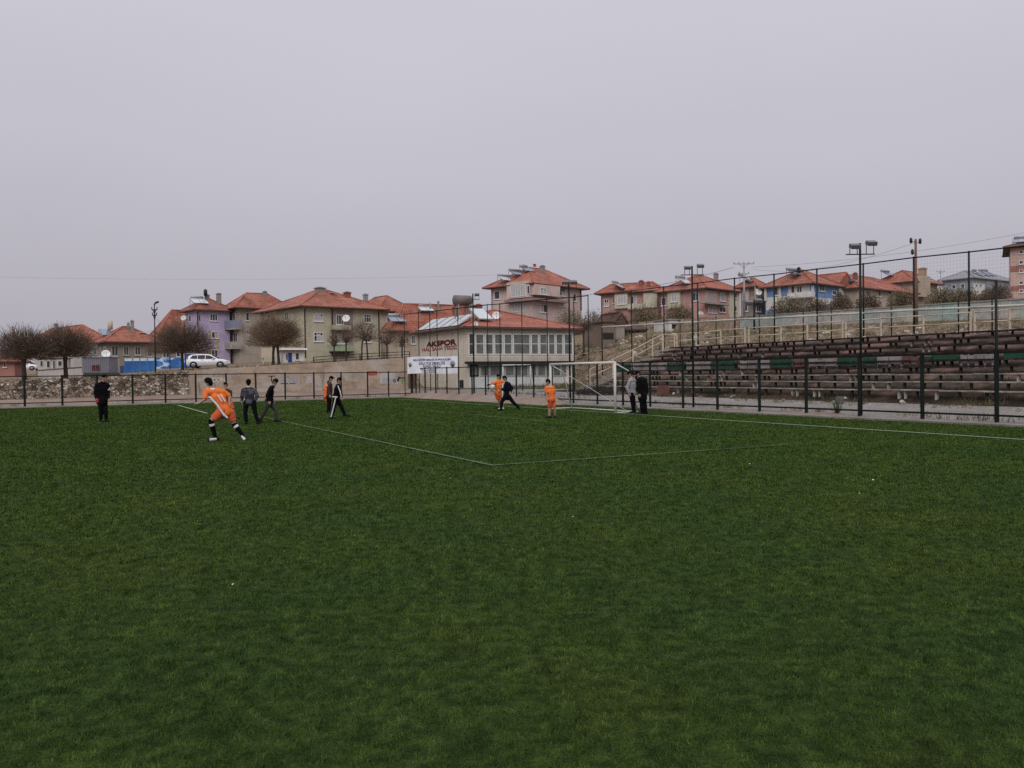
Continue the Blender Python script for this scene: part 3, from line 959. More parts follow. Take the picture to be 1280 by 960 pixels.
TU = 30.6
tops = [(1283, 307), (1211, 315), (1142, 322), (1079, 330), (1021, 336.5), (967.5, 343), (918, 348), (872, 354), (829.5, 358.5), (789, 363.5), (752, 368)]
line = [at_u(x, y, TU) for x, y in tops]
line = [line[0] * 1 + (line[0] - line[1])] + line
subs = [at_u(x, y, TU) for x, y in [(1240, 369), (1198, 372), (1114, 378), (1039, 384), (1004, 387), (949, 391), (895, 395), (850, 398), (808, 401)]]
tall_fence('ball_fence', 'very tall dark net fence with a pale middle rail behind the bleachers', line, lambda p: TZ(p[0], p[1]), 2.62, subs=subs)
zA = lambda p: TZ(p[0], p[1])
A0, A1 = P(505, 393, 61.0), P(735, 370.5, 53.0)
def on_A(x, y):
    d = ray(x, y); p0, p1 = A0[:2], A1[:2]; e = p1 - p0; nrm = np.array([-e[1], e[0]])
    k = (nrm @ p0) / (nrm @ d[:2]); return CAM + d * k
lineA = [on_A(x, y) for x, y in [(505, 393), (523, 391), (537, 389.5), (546, 388.5), (572, 385.5), (609, 381), (624.5, 380), (652, 377.5), (683.5, 374), (717, 371.5), (735, 369.5)]]
tall_fence('ball_fence', 'very tall thin net fence in front of the cream sports building', lineA, zA, 0, pr=0.03)
m = MB(); m.beam(lineA[0] * [1, 1, 0] + [0, 0, zA(lineA[0]) + 0.08], lineA[-1] * [1, 1, 0] + [0, 0, zA(lineA[-1]) + 0.08], 0.08, 0.22)
tag(m.build('kick_board', M['black']), 'low black board along the foot of the tall net before the sports building', 'board')

# ------------------------------------------------------------------ floodlight poles
def flood(label, base, top, lamps, rad=0.09, arm=True, matp=None):
    t = thing('floodlight_pole', label, 'floodlight', base, 0, 'floodlight poles')
    h = top - base[2]
    m = MB(); m.tube([(0, 0, -0.3), (0, 0, h * 0.5), (0, 0, h)], [rad, rad * 0.92, rad * 0.8], 10); m.build('pole', matp or M['dkgreen'], t)
    if lamps:
        m = MB(); w = max(abs(l[0]) for l in lamps) + 0.16; dr = 0.38
        m.beam((-w, -0.02, h - dr), (w, -0.02, h - dr), 0.035)
        for dx, dz, s in lamps:
            for e in (-0.35 * s, 0.35 * s): m.beam((dx + e, -0.02, h - dr), (dx + e, -0.02, h + dz), 0.02)
        m.build('crossarm', M['black'], t)
        for dx, dz, s in lamps:
            f = MB()
            c = (dx, -0.1, h + dz)
            # reflector housing: a tapered trough tilted to the pitch
            q_ = s * 1.7; f.prism([(c[0] - 0.42 * s, c[1] - 0.22 * q_, c[2] - 0.12 * q_), (c[0] - 0.42 * s, c[1] - 0.32 * q_, c[2] + 0.08 * q_), (c[0] - 0.42 * s, c[1] + 0.05, c[2] + 0.24 * q_), (c[0] - 0.42 * s, c[1] + 0.2 * q_, c[2] + 0.05 * q_)], (0.84 * s, 0, 0))
            fo = f.build('floodlight', M['lampgrey'], t)
            g = MB(); g.box((c[0], c[1] - 0.275 * q_ - 0.015, c[2] - 0.02), (0.7 * s, 0.02, 0.15 * q_)); g.build('lamp_glass', M['glass'], fo)
    return t


def flood_px(label, px, top_py, plane, lamps, **kw):
    p = plane(px, top_py)
    return flood(label, (p[0], p[1], TZ(p[0], p[1])), p[2], lamps, **kw)
M['lampgrey'] = mat('lamp_housing', (0.10, 0.10, 0.105), 0.5, 0.2)
FL = [(-0.23, -0.16, 0.36), (0.33, -0.06, 0.36)]
def on_strip(x, y):
    d = ray(x, y); q = on_fence(x); Y_ = q[1] + 0.35; return CAM + d * (Y_ / d[1])
flood_px('thick dark floodlight pole with two lamps rising tallest beside the pitch fence', 1075, 304, on_strip, FL, rad=0.045)
flood_px('dark floodlight pole with two lamps in front of the pink balcony house', 865, 332.5, on_strip, [(-0.22, -0.12, 0.30), (0.33, -0.05, 0.32)], rad=0.045)
flood_px('dark floodlight pole in front of the left corner of the sports building', 591, 367, on_strip, [(0.27, -0.12, 0.36)], rad=0.055)
flood_px('dark floodlight pole with two flat lamps in front of the pink hilltop house', 711, 352, on_strip, [(-0.2, -0.1, 0.40), (0.24, -0.1, 0.42)], rad=0.05)
flood_px('small dark double lamp post by the dirt road below the grey house', 942.5, 376, lambda x, y: P(x, y, 72), [(-0.5, -0.25, 0.75), (0.3, -0.1, 0.75)], rad=0.08)
flood_px('bare dark post without lamps by the right end of the pitch fence', 1245, 350, on_strip, [], rad=0.045)
# ------------------------------------------------------------------ houses
class House:
    """rectangular block with its nearest corner C; the right face runs along r, the left face along l"""

    def __init__(s, name, label, cat, px, Y, yaw, pxL, pxR, eave, wallm, group=None, D=None, Wd=None, zb=None, eave_px=None, leftm=None):
        a = math.radians(yaw)
        s.r = np.array([math.cos(a), math.sin(a)]); s.l = np.array([-math.sin(a), math.cos(a)])
        s.a = a
        p = P(eave_px or px, eave, Y)
        s.C = P(px, eave, Y)[:2]; s.zE = p[2]
        def along(dirv, tx):
            d = ray(tx, 400)[:2]
            A = np.array([[dirv[0], -d[0]], [dirv[1], -d[1]]])
            return np.linalg.solve(A, -s.C)[0]
        s.W = Wd if Wd else along(s.r, pxR)
        s.D = D if D else along(s.l, pxL)
        if not (2.0 < s.W < 40 and 2.0 < s.D < 40): print('HOUSE DIM', label, s.W, s.D)
        cs = [s.C, s.C + s.r * s.W, s.C + s.l * s.D, s.C + s.r * s.W + s.l * s.D]
        s.zb = zb if zb is not None else min(TZ(*c) for c in cs) - 0.4
        s.H = s.zE - s.zb
        s.t = thing(name, label, cat, (s.C[0], s.C[1], s.zb), a, group)
        s.wallm = wallm
        m = MB(); m.box2((0, 0, 0), (s.W, s.D, s.H))
        s.walls = m.build('wall', [wallm], s.t)
        s.roof = None
        # thin plinth of bare concrete
    def loc(s, px, py, face='R', off=0.0):
        """pixel -> local point on plane: R: y=off, L: x=off"""
        d = ray(px, py)
        n = s.l if face == 'R' else s.r
        k = (n @ s.C + off) / (n @ d[:2])
        p = CAM + d * k
        q = p[:2] - s.C
        return np.array([q @ s.r, q @ s.l, p[2] - s.zb])

    def to(s, face, along, out, z):
        """point on a face: distance along it, distance outwards"""
        return (along, -out, z) if face == 'R' else (-out, along, z)

    def rect(s, face, x0, y0, x1, y1, off=0.0):
        a = s.loc(x0, y0, face, off); b = s.loc(x1, y1, face, off)
        i = 0 if face == 'R' else 1
        A, B = sorted((a[i], b[i])); z0, z1 = sorted((a[2], b[2]))
        return A, B, z0, z1

    def slab(s, m, face, A, B, z0, z1, o0, o1, mi=0):
        m.box2(s.to(face, A, o0, z0), s.to(face, B, o1, z1), mi)

    def window(s, face, x0, y0, x1, y1, mull=1, off=0.0, glass=None, frame=None, transom=0.0, sill=True, name='window', curtain=0.0):
        A, B, z0, z1 = s.rect(face, x0, y0, x1, y1, -off)
        fm = frame or M['upvc']
        w = min(0.09, (B - A) * 0.12)
        m = MB()
        s.slab(m, face, A, B, z1 - w, z1, off, off + 0.06); s.slab(m, face, A, B, z0, z0 + w, off, off + 0.06)
        s.slab(m, face, A, A + w, z0 + w, z1 - w, off, off + 0.06); s.slab(m, face, B - w, B, z0 + w, z1 - w, off, off + 0.06)
        for k in range(mull):
            c = A + (B - A) * (k + 1) / (mull + 1)
            s.slab(m, face, c - w * 0.4, c + w * 0.4, z0 + w, z1 - w, off, off + 0.055)
        if transom:
            c = z0 + (z1 - z0) * transom
            s.slab(m, face, A + w, B - w, c - w * 0.35, c + w * 0.35, off, off + 0.05)
        if sill: s.slab(m, face, A - 0.08, B + 0.08, z0 - 0.09, z0 - 0.005, off, off + 0.14)
        o = m.build(name, fm, s.t)
        g = MB(); s.slab(g, face, A + w * 0.5, B - w * 0.5, z0 + w * 0.5, z1 - w * 0.5, off, off + 0.025)
        if curtain > 0:
            n = mull + 1
            for k in range(n):
                if rnd.random() < curtain:
                    c0 = A + (B - A) * k / n + w * 0.6; c1 = A + (B - A) * (k + 1) / n - w * 0.6
                    s.slab(g, face, c0, c1, z0 + w, z0 + (z1 - z0) * rnd.uniform(0.55, 0.93), off + 0.026, off + 0.032, 1)
        g.build('pane', [glass or M['glass'], M['curtain']], o)
        return o

    def block(s, name, face, x0, y0, x1, y1, o0, o1, m_, off=None):
        """box standing o0..o1 m out of a face; pixel rectangle measured on plane off"""
        A, B, z0, z1 = s.rect(face, x0, y0, x1, y1, -(o1 if off is None else off))
        m = MB(); s.slab(m, face, A, B, z0, z1, o0, o1)
        return m.build(name, m_, s.t)

    def balcony(s, face, x0, x1, y_rail, y_bot, depth, m_, slabm=None, solid=True):
        A, B, zb, zr = s.rect(face, x0, y_rail, x1, y_bot, -depth)
        m = MB(); s.slab(m, face, A, B, zb - 0.16, zb, -0.02, depth)
        o = m.build('balcony', slabm or M['conc'], s.t)
        m = MB()
        if solid:
            s.slab(m, face, A, B, zb, zr, depth - 0.1, depth - 0.01)
            s.slab(m, face, A, A + 0.09, zb, zr, 0.0, depth - 0.1); s.slab(m, face, B - 0.09, B, zb, zr, 0.0, depth - 0.1)
        else:
            n = max(3, int((B - A) / 0.22))
            for k in range(n + 1):
                c = A + (B - A) * k / n
                s.slab(m, face, c - 0.015, c + 0.015, zb, zr, depth - 0.05, depth - 0.02)
            s.slab(m, face, A, B, zr - 0.05, zr, depth - 0.06, depth - 0.01)
        m.build('parapet', m_, o)
        return o

    def hip_roof(s, ridge_py, ridge_px, tile, over=0.7, fascia=None, gable=False, th=0.16):
        x0, x1, y0, y1 = -over, s.W + over, -over, s.D + over
        mid = s.C + s.r * s.W / 2 + s.l * s.D / 2
        zr = P(ridge_px, ridge_py, mid[1])[2] - s.zb
        if zr < s.H + 0.4: zr = s.H + 1.2
        s.zr = zr
        if (x1 - x0) >= (y1 - y0):
            ins = (y1 - y0) / 2 if not gable else 0
            ra, rb = (x0 + ins, (y0 + y1) / 2, zr), (x1 - ins, (y0 + y1) / 2, zr)
            quads = [((x0, y0), (x1, y0), rb, ra), ((x1, y1), (x0, y1), ra, rb), ((x1, y0), (x1, y1), rb), ((x0, y1), (x0, y0), ra)]
        else:
            ins = (x1 - x0) / 2 if not gable else 0
            ra, rb = ((x0 + x1) / 2, y0 + ins, zr), ((x0 + x1) / 2, y1 - ins, zr)
            quads = [((x1, y0), (x1, y1), rb, ra), ((x0, y1), (x0, y0), ra, rb), ((x0, y0), (x1, y0), ra), ((x1, y1), (x0, y1), rb)]
        z = s.H + 0.06
        m = MB()
        s.slopes = []
        for q in quads:
            p = [np.array([*c, z]) if len(c) == 2 else np.array(c) for c in q]
            e = p[1] - p[0]; L = np.linalg.norm(e); e = e / L
            up = (p[2] - p[0]); up = up - e * (up @ e); up /= np.linalg.norm(up)
            uv = [((c - p[0]) @ e, (c - p[0]) @ up) for c in p]
            m.add(p, [tuple(range(len(p)))], 0, [uv])
        # fascia and soffit
        cs = [(x0, y0), (x1, y0), (x1, y1), (x0, y1)]
        for a, b in zip(cs, cs[1:] + cs[:1]):
            m.add([(*a, z - th), (*b, z - th), (*b, z), (*a, z)], [(0, 1, 2, 3)], 1, [[(0, 0)] * 4])
        m.add([(*c, z - th) for c in cs], [(3, 2, 1, 0)], 1, [[(0, 0)] * 4])
        # ridge and hip tiles
        for a, b in [(ra, rb)] + [((*c, z), ra if np.linalg.norm(np.array(c) - np.array(ra[:2])) < np.linalg.norm(np.array(c) - np.array(rb[:2])) else rb) for c in cs]:
            bb = len(m.f)
            m.tube([a, b], 0.10, 6, 0)
            for k in range(bb, len(m.f)): m.uv[k] = [(0.1 * j, 0.1) for j in range(len(m.f[k]))]
        s.roof = m.build('roof', [tile, fascia or M['soffit']], s.t, fixn=False)
        s.x0, s.x1, s.y0, s.y1, s.z_e = x0, x1, y0, y1, z
        return s.roof

    def roof_z(s, x, y):
        d = min(x - s.x0, s.x1 - x, y - s.y0, s.y1 - y)
        half = min(s.x1 - s.x0, s.y1 - s.y0) / 2
        return s.z_e + (s.zr - s.z_e) * max(0, min(1, d / half))

    def on_roof(s, px, py):
        """march along the pixel ray until it meets the roof"""
        d = ray(px, py)
        best = None
        k0 = 0.0
        dist = np.linalg.norm(s.C)
        for k in np.linspace(dist * 0.85, dist * 1.5, 900):
            p = CAM + d * k; q = p[:2] - s.C; x, y = q @ s.r, q @ s.l
            if s.x0 < x < s.x1 and s.y0 < y < s.y1:
                e = p[2] - s.zb - s.roof_z(x, y)
                if best is None or abs(e) < best[0]: best = (abs(e), x, y)
                if e <= 0.02: break
        if best is None: return s.W / 2, s.D / 2, s.zr
        return best[1], best[2], s.roof_z(best[1], best[2])

    def chimney(s, px, py_top, wpx, m_=None, py_base=None):
        dist = np.linalg.norm(s.C)
        x, y, z = s.on_roof(px, (py_base if py_base else py_top + 7))
        p = s.C + s.r * x + s.l * y
        zt = P(px, py_top, p[1])[2] - s.zb
        zt = min(max(zt, z + 0.5), z + 1.7)
        w = wpx * dist / FPX
        m = MB(); m.box2((x - w / 2, y - w / 2, z - 1.0), (x + w / 2, y + w / 2, zt - 0.12)); m.box2((x - w * 0.62, y - w * 0.62, zt - 0.12), (x + w * 0.62, y + w * 0.62, zt))
        m.box2((x - w * 0.3, y - w * 0.3, zt), (x + w * 0.3, y + w * 0.3, zt + 0.12))
        return m.build('chimney', m_ or M['chimney'], s.roof or s.t)

    def solar(s, px, py, n=2, tank=True, sc=1.0, m_=None, rot=0.0):
        """solar water heater: tilted panels on legs, tank above"""
        x, y, z = s.on_roof(px, py)
        o = bpy.data.objects.new('solar_heater', None); COL.objects.link(o); o.parent = s.t
        o.location = (x, y, z); o.rotation_euler = (0, 0, rot); o.empty_display_size = 0.2
        for k in range(n):
            m = MB(); xx = (k - (n - 1) / 2) * 1.05 * sc
            m.prism([(xx - 0.48 * sc, -0.75 * sc, 0.0), (xx + 0.48 * sc, -0.75 * sc, 0.0), (xx + 0.48 * sc, 0.6 * sc, 0.72 * sc), (xx - 0.48 * sc, 0.6 * sc, 0.72 * sc)], (0, 0.05, -0.08))
            m.build('panel', m_ or M['panelblue'], o)
        m = MB()
        for xx in (-n * 0.5 * sc, n * 0.5 * sc):
            m.beam((xx, 0.62 * sc, -0.9), (xx, 0.62 * sc, 0.72 * sc), 0.05); m.beam((xx, -0.72 * sc, -0.2), (xx, 0.62 * sc, 0.68 * sc), 0.05)
        m.build('stand', M['grey'], o)
        if tank:
            m = MB(); m.lathe([(0.05, -n * 0.42 * sc), (0.2 * sc, -n * 0.4 * sc), (0.2 * sc, n * 0.4 * sc), (0.05, n * 0.42 * sc)], (0, 0.72 * sc, 0.84 * sc), 14, 0, 'X'); m.build('tank', M['grey'], o)
        return o

    def dish(s, px, py, face='R', off=0.5, r=0.55, z_rot=0.0):
        q = s.loc(px, py, face, -off)
        o = bpy.data.objects.new('satellite_dish', None); COL.objects.link(o); o.parent = s.t; o.location = Vector([float(c) for c in q])
        o.rotation_euler = (math.radians(-25), 0, -s.a + z_rot)
        m = MB(); m.lathe([(0.02, 0.12), (r * 0.4, 0.09), (r * 0.75, 0.03), (r, -0.06), (r * 0.97, -0.045), (r * 0.7, 0.05), (r * 0.35, 0.115)], (0, 0, 0), 18, 0, 'Y'); m.build('reflector', M['dish'], o)
        m = MB(); m.tube([(0, 0.1, 0), (0, 0.5, -0.25)], 0.03, 6); m.tube([(0, 0.05, -r * 0.8), (0, -0.45, -0.05)], 0.015, 5); m.ball((0, -0.47, -0.03), 0.05); m.build('feed_arm', M['grey'], o)
        return o

    def post(s, face, px, y0, y1, w, m_, off=0.0, name='downpipe'):
        A, B, z0, z1 = s.rect(face, px, y0, px + 0.01, y1, -off)
        m = MB(); s.slab(m, face, A - w / 2, A + w / 2, z0, z1, off, off + w)
        return m.build(name, m_, s.t)


hg = 'houses round the football ground'
# purple house
PU = wall_mat('purple_render', (0.42, 0.355, 0.52), 0.3)
h = House('purple_house', 'purple three storey house with red hipped roof behind the white hatchback', 'house', 246, 127, 42, 231.5, 287, 387.5, PU, hg)
h.hip_roof(372.5, 268, M['tileB'], 0.8)
h.window('R', 262, 392, 272, 401.5, 2, curtain=0.3); h.window('R', 264, 414.5, 273, 423, 1, curtain=0.3); h.window('R', 264, 437, 272.5, 446, 1)
h.window('L', 236, 394, 239.5, 402, 0, sill=False); h.window('R', 248, 393, 250.5, 401, 0, sill=False)
YE = wall_mat('yellow_render', (0.42, 0.31, 0.07), 0.3)
for (a, b, c, d) in [(261.5, 413, 263.7, 424), (261.5, 436, 264, 447), (270.5, 423.5, 273.5, 436)]: h.block('painted_patch', 'R', a, b, c, d, 0.0, 0.02, YE)
h.chimney(273.5, 367, 4.5, None, 374); h.chimney(304, 368.5, 4.5, None, 377); h.solar(249, 379, 2, True, 1.15, M['panelpale'])
h.post('R', 247, 390, 409, 0.12, M['black'])
h.dish(229.5, 397.5, 'L', 0.6, 0.45)
m = MB(); x, y, z = h.on_roof(257, 375); m.tube([(x, y, z - 0.5), (x, y, z + 0.6)], 0.05, 6); m.lathe([(0.12, 0.6), (0.28, 0.75), (0.28, 1.5), (0.1, 1.7)], (x, y, z), 10); m.build('roof_vent', M['black'], h.roof)

# grey brown house with two rounded balconies
BE = wall_mat('grey_beige_render', (0.37, 0.32, 0.275), 0.5)
h = House('balcony_house', 'grey beige house with two curved balconies between purple and olive houses', 'house', 299, 129, 40, 286, 358, 385, BE, hg)
h.hip_roof(366.5, 338, M['tileA'], 1.1)
h.window('R', 307, 390.5, 311.5, 401, 0, curtain=0.6); h.window('R', 307.5, 413.5, 311.5, 425, 0, curtain=0.6)
h.window('L', 291, 392, 295, 404, 1); h.window('L', 292, 416, 297, 429, 1)
def round_balcony(h, face, cx, y_rail, y_bot, half_px, m_rail, depth=1.5):
    A, B, zb, zr = h.rect(face, cx - half_px, y_rail, cx + half_px, y_bot, -0.4)
    c = (A + B) / 2; hw = (B - A) / 2
    m = MB(); n = 14
    arc = [(c - hw * math.cos(math.pi * k / n), depth * math.sin(math.pi * k / n)) for k in range(n + 1)]
    m.prism([h.to(face, a, o_, zb - 0.18) for a, o_ in arc], (0, 0, 0.18))
    o = m.build('balcony', M['conc'], h.t)
    m = MB()
    for (a, o_), (a2, o2) in zip(arc[:-1], arc[1:]):
        m.beam(h.to(face, a, o_ * 0.97, (zb + zr) / 2), h.to(face, a2, o2 * 0.97, (zb + zr) / 2), 0.06, zr - zb)
    m.build('parapet', m_rail, o)
BR = mat('blue_grey_parapet', (0.17, 0.18, 0.25), 0.8, 0.2)
round_balcony(h, 'L', 287, 403.5, 410, 12, BR); round_balcony(h, 'L', 288.5, 429, 434.5, 11, M['conc'])
h.chimney(331, 364.5, 4, None, 370)

# long olive grey block
OL = wall_mat('olive_render', (0.40, 0.37, 0.28), 0.45)
h = House('apartment_block', 'long olive beige three storey block with broad red roof and white windows', 'house', 380, 112, 40, 326, 476, 383, OL, hg)
h.hip_roof(362, 401, M['tileA'], 1.0)
for q in [(392, 392, 404, 402), (392, 415, 404, 427)]: h.window('R', *q, 2, transom=0.62, curtain=0.8)
h.window('R', 454.5, 392.5, 464, 403.5, 2, transom=0.65); h.window('R', 455, 417, 464, 428, 1)
h.window('L', 334, 393, 338, 402, 0); h.window('L', 356, 390, 361, 400, 1)
PK = wall_mat('balcony_back', (0.27, 0.215, 0.19), 0.4)
h.block('balcony_wall', 'R', 416, 386.5, 442, 446, 0.0, 0.02, PK)
h.window('R', 420, 393, 429.5, 406, 2, off=0.022); h.window('R', 421, 417, 431, 430, 1, off=0.022, glass=M['curtain'])
OLP = wall_mat('olive_parapet', (0.36, 0.33, 0.24), 0.3); PGR = wall_mat('green_parapet', (0.27, 0.33, 0.22), 0.3)
h.balcony('R', 417, 439, 406, 411.5, 1.0, OLP); h.balcony('R', 416.5, 442.5, 431.5, 439, 1.2, PGR, M['black'])
h.dish(432.5, 398, 'R', 1.0, 0.55)
h.post('R', 415.6, 386, 446, 0.12, M['black']); h.post('R', 474, 389, 446, 0.12, M['black']); h.post('R', 381.5, 386, 447, 0.12, M['black'])
h.chimney(400, 360.5, 10, M['chimney'], 364); h.chimney(434, 365.5, 7, M['brick'], 371)
m = MB(); x, y, z = h.on_roof(414, 367); m.box((x, y, z + 0.08), (0.5, 2.2, 0.04), 0.4); m.build('roof_patch', M['cream'], h.roof)
# its lower neighbour
TN = wall_mat('tan_render', (0.41, 0.335, 0.27), 0.5)
h = House('apartment_block', 'tan end block of the long olive building beside the bare saplings', 'house', 477, 128, 40, None, 513.5, 389, TN, hg, D=9)
h.hip_roof(371, 447, M['tileA'], 0.9)
h.chimney(457, 368, 5, M['grey'], 374); h.window('R', 483, 396, 488, 404, 0)
h.post('R', 511, 390, 446, 0.14, M['black'])
WA = wall_mat('wall_white_shop', (0.55, 0.53, 0.50), 0.35)
h = House('white_kiosk', 'small white flat roofed building with a blue door below the olive block', 'building', 354, 98, 27, None, 380, 437.5, WA, hg, D=4)
m = MB(); m.box2((-0.4, -0.7, h.H), (h.W + 0.2, h.D + 0.2, h.H + 0.18)); m.build('roof', M['white'], h.t)
BD = mat('blue_door', (0.02, 0.035, 0.19), 0.5, 0.2)
h.block('door', 'R', 360, 441, 365, 455, 0.0, 0.05, BD)
h.window('R', 357, 442, 360, 450, 0, sill=False); h.window('R', 369, 441, 374, 450, 0)
m = MB(); a = h.loc(327, 436, 'R', -0.5)
m.box2((a[0], -0.6, a[2] - 1.05), (-0.6, 0.0, a[2] + 0.05)); m.beam((a[0] + 0.2, -0.3, -0.5), (a[0] + 0.2, -0.3, a[2] - 1), 0.12); m.build('awning', M['cream'], h.t)

# low houses on the left
LW = wall_mat('whitewashed_wall', (0.45, 0.42, 0.40), 0.5)
h = House('low_house', 'low white house with red hipped roof behind the two leftmost bare trees', 'house', 92, 112, 47, 42, 127, 425, LW, hg)
h.hip_roof(408.5, 92, M['tileA'], 0.9)
h.chimney(70, 405, 3.5, M['chimney'], 413); h.window('R', 104, 435, 110, 443, 1); h.window('R', 116, 435, 121, 443, 1); h.window('L', 60, 436, 66, 444, 1); h.window('L', 75, 436, 80, 444, 1)
BRN = wall_mat('brown_render', (0.25, 0.21, 0.18), 0.55)
h = House('low_house', 'low brown house with red hipped roof, chimney and water heater behind blue sheets', 'house', 136, 100, 42, 121, 194, 427.5, BRN, hg)
h.hip_roof(408.3, 160, M['tileA'], 0.8)
h.chimney(165.5, 401, 3, M['chimney'], 415); h.chimney(160.5, 404, 2.4, M['grey'], 411)
o = h.solar(132, 419, 1, False, 1.15)
m = MB(); m.lathe([(0.05, 0.72), (0.29, 0.75), (0.29, 1.85), (0.05, 1.9)], (0.7, 0.5, 0), 14); m.tube([(0.7, 0.5, -0.6), (0.7, 0.5, 0.8)], 0.06, 6); m.build('tank', M['cream'], o)
for q in [(139, 432, 148, 445), (154, 433, 161, 444), (168, 433, 176, 444), (184, 435, 190, 446)]: h.window('R', *q, 1, frame=M['concpale'], curtain=0.2)
h.window('L', 124, 434, 127, 446, 0); h.window('L', 130, 433, 133, 444, 0)
h.dish(132.5, 442.5, 'L', 1.0, 0.5, 0.5)
m = MB(); x, y, z = h.on_roof(177.5, 416.5); m.box((x, y, z + 0.08), (0.7, 0.5, 0.04)); m.build('skylight', M['white'], h.roof)
h = House('low_house', 'brown walled house under a tall plain red roof slope beside the purple house', 'house', 200, 136, 40, 186, 283, 428, BRN, hg)
h.hip_roof(388, 240, M['tileA'], 0.8)
for q in [(203, 437, 212, 447), (220, 436, 230, 446)]: h.window('R', *q, 1)
h = House('small_house', 'small red roofed cottage at the far left edge of the view', 'house', -18, 95, 20, None, 17, 452, wall_mat('red_cottage', (0.33, 0.16, 0.13), 0.4), hg, D=6)
h.hip_roof(442, 0, M['tileC'], 0.5); h.window('R', 4, 453, 8, 459, 0)
h = House('flat_house', 'small flat roofed pale house between the two leftmost tree trunks', 'house', 47, 92, 25, None, 84, 447.5, LW, hg, D=5)
m = MB(); m.box2((-0.2, -0.25, h.H), (h.W + 0.2, h.D + 0.2, h.H + 0.2)); m.build('roof', M['concpale'], h.t)
for q in [(50, 451, 54, 458), (58, 451, 63, 460), (66, 451, 69, 461), (72, 451, 78, 458)]: h.window('R', *q, 0, sill=False)

# red roofs between the olive block and the sports building
h = House('low_house', 'red roofed house half hidden behind the cream sports building and its solar panels', 'house', 497, 104, 30, 486, 612, 414, TN, hg)
h.hip_roof(381, 552, M['tileA'], 0.9)
h.solar(496, 402, 2, True, 1.0); h.solar(532, 388, 2, True, 0.9, M['panelpale'])
h.window('R', 514, 419, 519, 430, 1); h.window('R', 500, 420, 505, 430, 0)
for px_, py_, w_ in [(548, 377, 2.0), (538, 380, 2), (568.5, 384, 4.5), (583.5, 382, 5), (598, 381, 8)]: h.chimney(px_, py_, w_, M['brick'] if w_ > 4 else M['grey'], py_ + 10)

# ------------------------------------------------------------------ the sports building
CRW = wall_mat('sports_cream', (0.55, 0.49, 0.41), 0.28)
k_ = P(584, 486, 65.0)
h = House('sports_building', 'cream two storey sports hall with AKSPOR lettering and a glazed front', 'building', 584, 65.0, 30, 521.5, 717, 409, CRW, hg, zb=0.25)
SB = h
h.hip_roof(388, 618, M['tileC'], 0.55)
# glazed upper storey, white frames
h.window('R', 585.5, 416.5, 592.5, 443.5, 0, transom=0.5, sill=False)
xs_ = [593.5, 605.5, 617, 629, 640.5, 663, 673.5, 684.5, 694, 704, 716]
for a, b in zip(xs_[:-1], xs_[1:]):
    h.window('R', a + 0.2, 417, b - 0.2, 443.6, 0, glass=M['glassgreen'], transom=0.52, sill=False, curtain=0.12)
h.block('cornice_band', 'R', 584.3, 446, 717.5, 451.2, 0.0, 0.14, wall_mat('cornice_cream', (0.45, 0.41, 0.35), 0.3))
h.block('canopy_edge', 'R', 584.3, 451.8, 717.5, 454, 0.0, 0.5, M['black'])
xs2 = [599.5, 611, 630.5, 643, 652, 660, 671, 682.5, 690, 701, 708]
h.window('R', 587, 456, 598, 470.5, 0, glass=M['glassgreen'], frame=M['dkgreen'], sill=False)
for a, b in zip(xs2[:-1], xs2[1:]):
    h.window('R', a + 0.3, 456, b - 0.3, 470.6, 0, glass=M['glassgreen'], frame=mat('grey_green_frame', (0.33, 0.36, 0.34), 0.5, 0.1), sill=False)
WPN = wall_mat('white_panels', (0.56, 0.56, 0.56), 0.25)
for a, b in zip([587, 610, 634, 658, 682, 706], [609.6, 633.6, 657.6, 681.6, 705.6, 714]):
    h.block('cladding_panel', 'R', a, 471.5, b, 484.5, 0.0, 0.05, WPN)
h.block('doorway', 'L', 574.5, 475, 579, 485, 0.0, 0.04, M['black'])
BRD = mat('brown_hatch', (0.085, 0.055, 0.04), 0.8, 0.3)
# solar panel row along the left eave, tank and chimneys
o = bpy.data.objects.new('solar_array', None); COL.objects.link(o); o.parent = h.t
for k in range(5):
    f0 = 0.1 + k * 0.17
    y0, y1 = h.D * (1 - f0) + 0.2, h.D * (1 - f0 - 0.128) + 0.2
    m = MB(); zz = h.H + 0.22
    m.prism([(-0.35, y0, zz), (-0.35, y1, zz), (1.15, y1, zz + 0.95), (1.15, y0, zz + 0.95)], (0.02, 0, -0.09))
    m.build('panel', M['panelpale'], o)
m = MB(); m.box2((-0.42, h.D * 0.03, h.H + 0.08), (-0.34, h.D * 0.93 + 0.2, h.H + 0.2)); m.build('rail', M['black'], o)
h.solar(601, 399, 1, False, 1.3, M['panelpale'])
p = h.loc(578, 375.5, 'R', 3.2)
m = MB(); m.lathe([(0.1, -0.78), (0.42, -0.72), (0.42, 0.72), (0.1, 0.78)], p, 16, 0, 'X'); wt = m.build('water_tank', M['tank'], h.t)
m = MB()
for dx in (-0.55, 0.55):
    for dy in (-0.3, 0.3): m.beam((p[0] + dx, p[1] + dy, h.H + 0.4), (p[0] + dx * 0.9, p[1] + dy, p[2] - 0.3), 0.05)
    m.beam((p[0] + dx, p[1] - 0.32, p[2] - 0.4), (p[0] + dx, p[1] + 0.32, p[2] - 0.4), 0.05)
m.build('tank_stand', M['grey'], wt)
h.dish(620.5, 394.5, 'R', -1.4, 0.35); h.dish(594.5, 405.5, 'R', 0.35, 0.22)
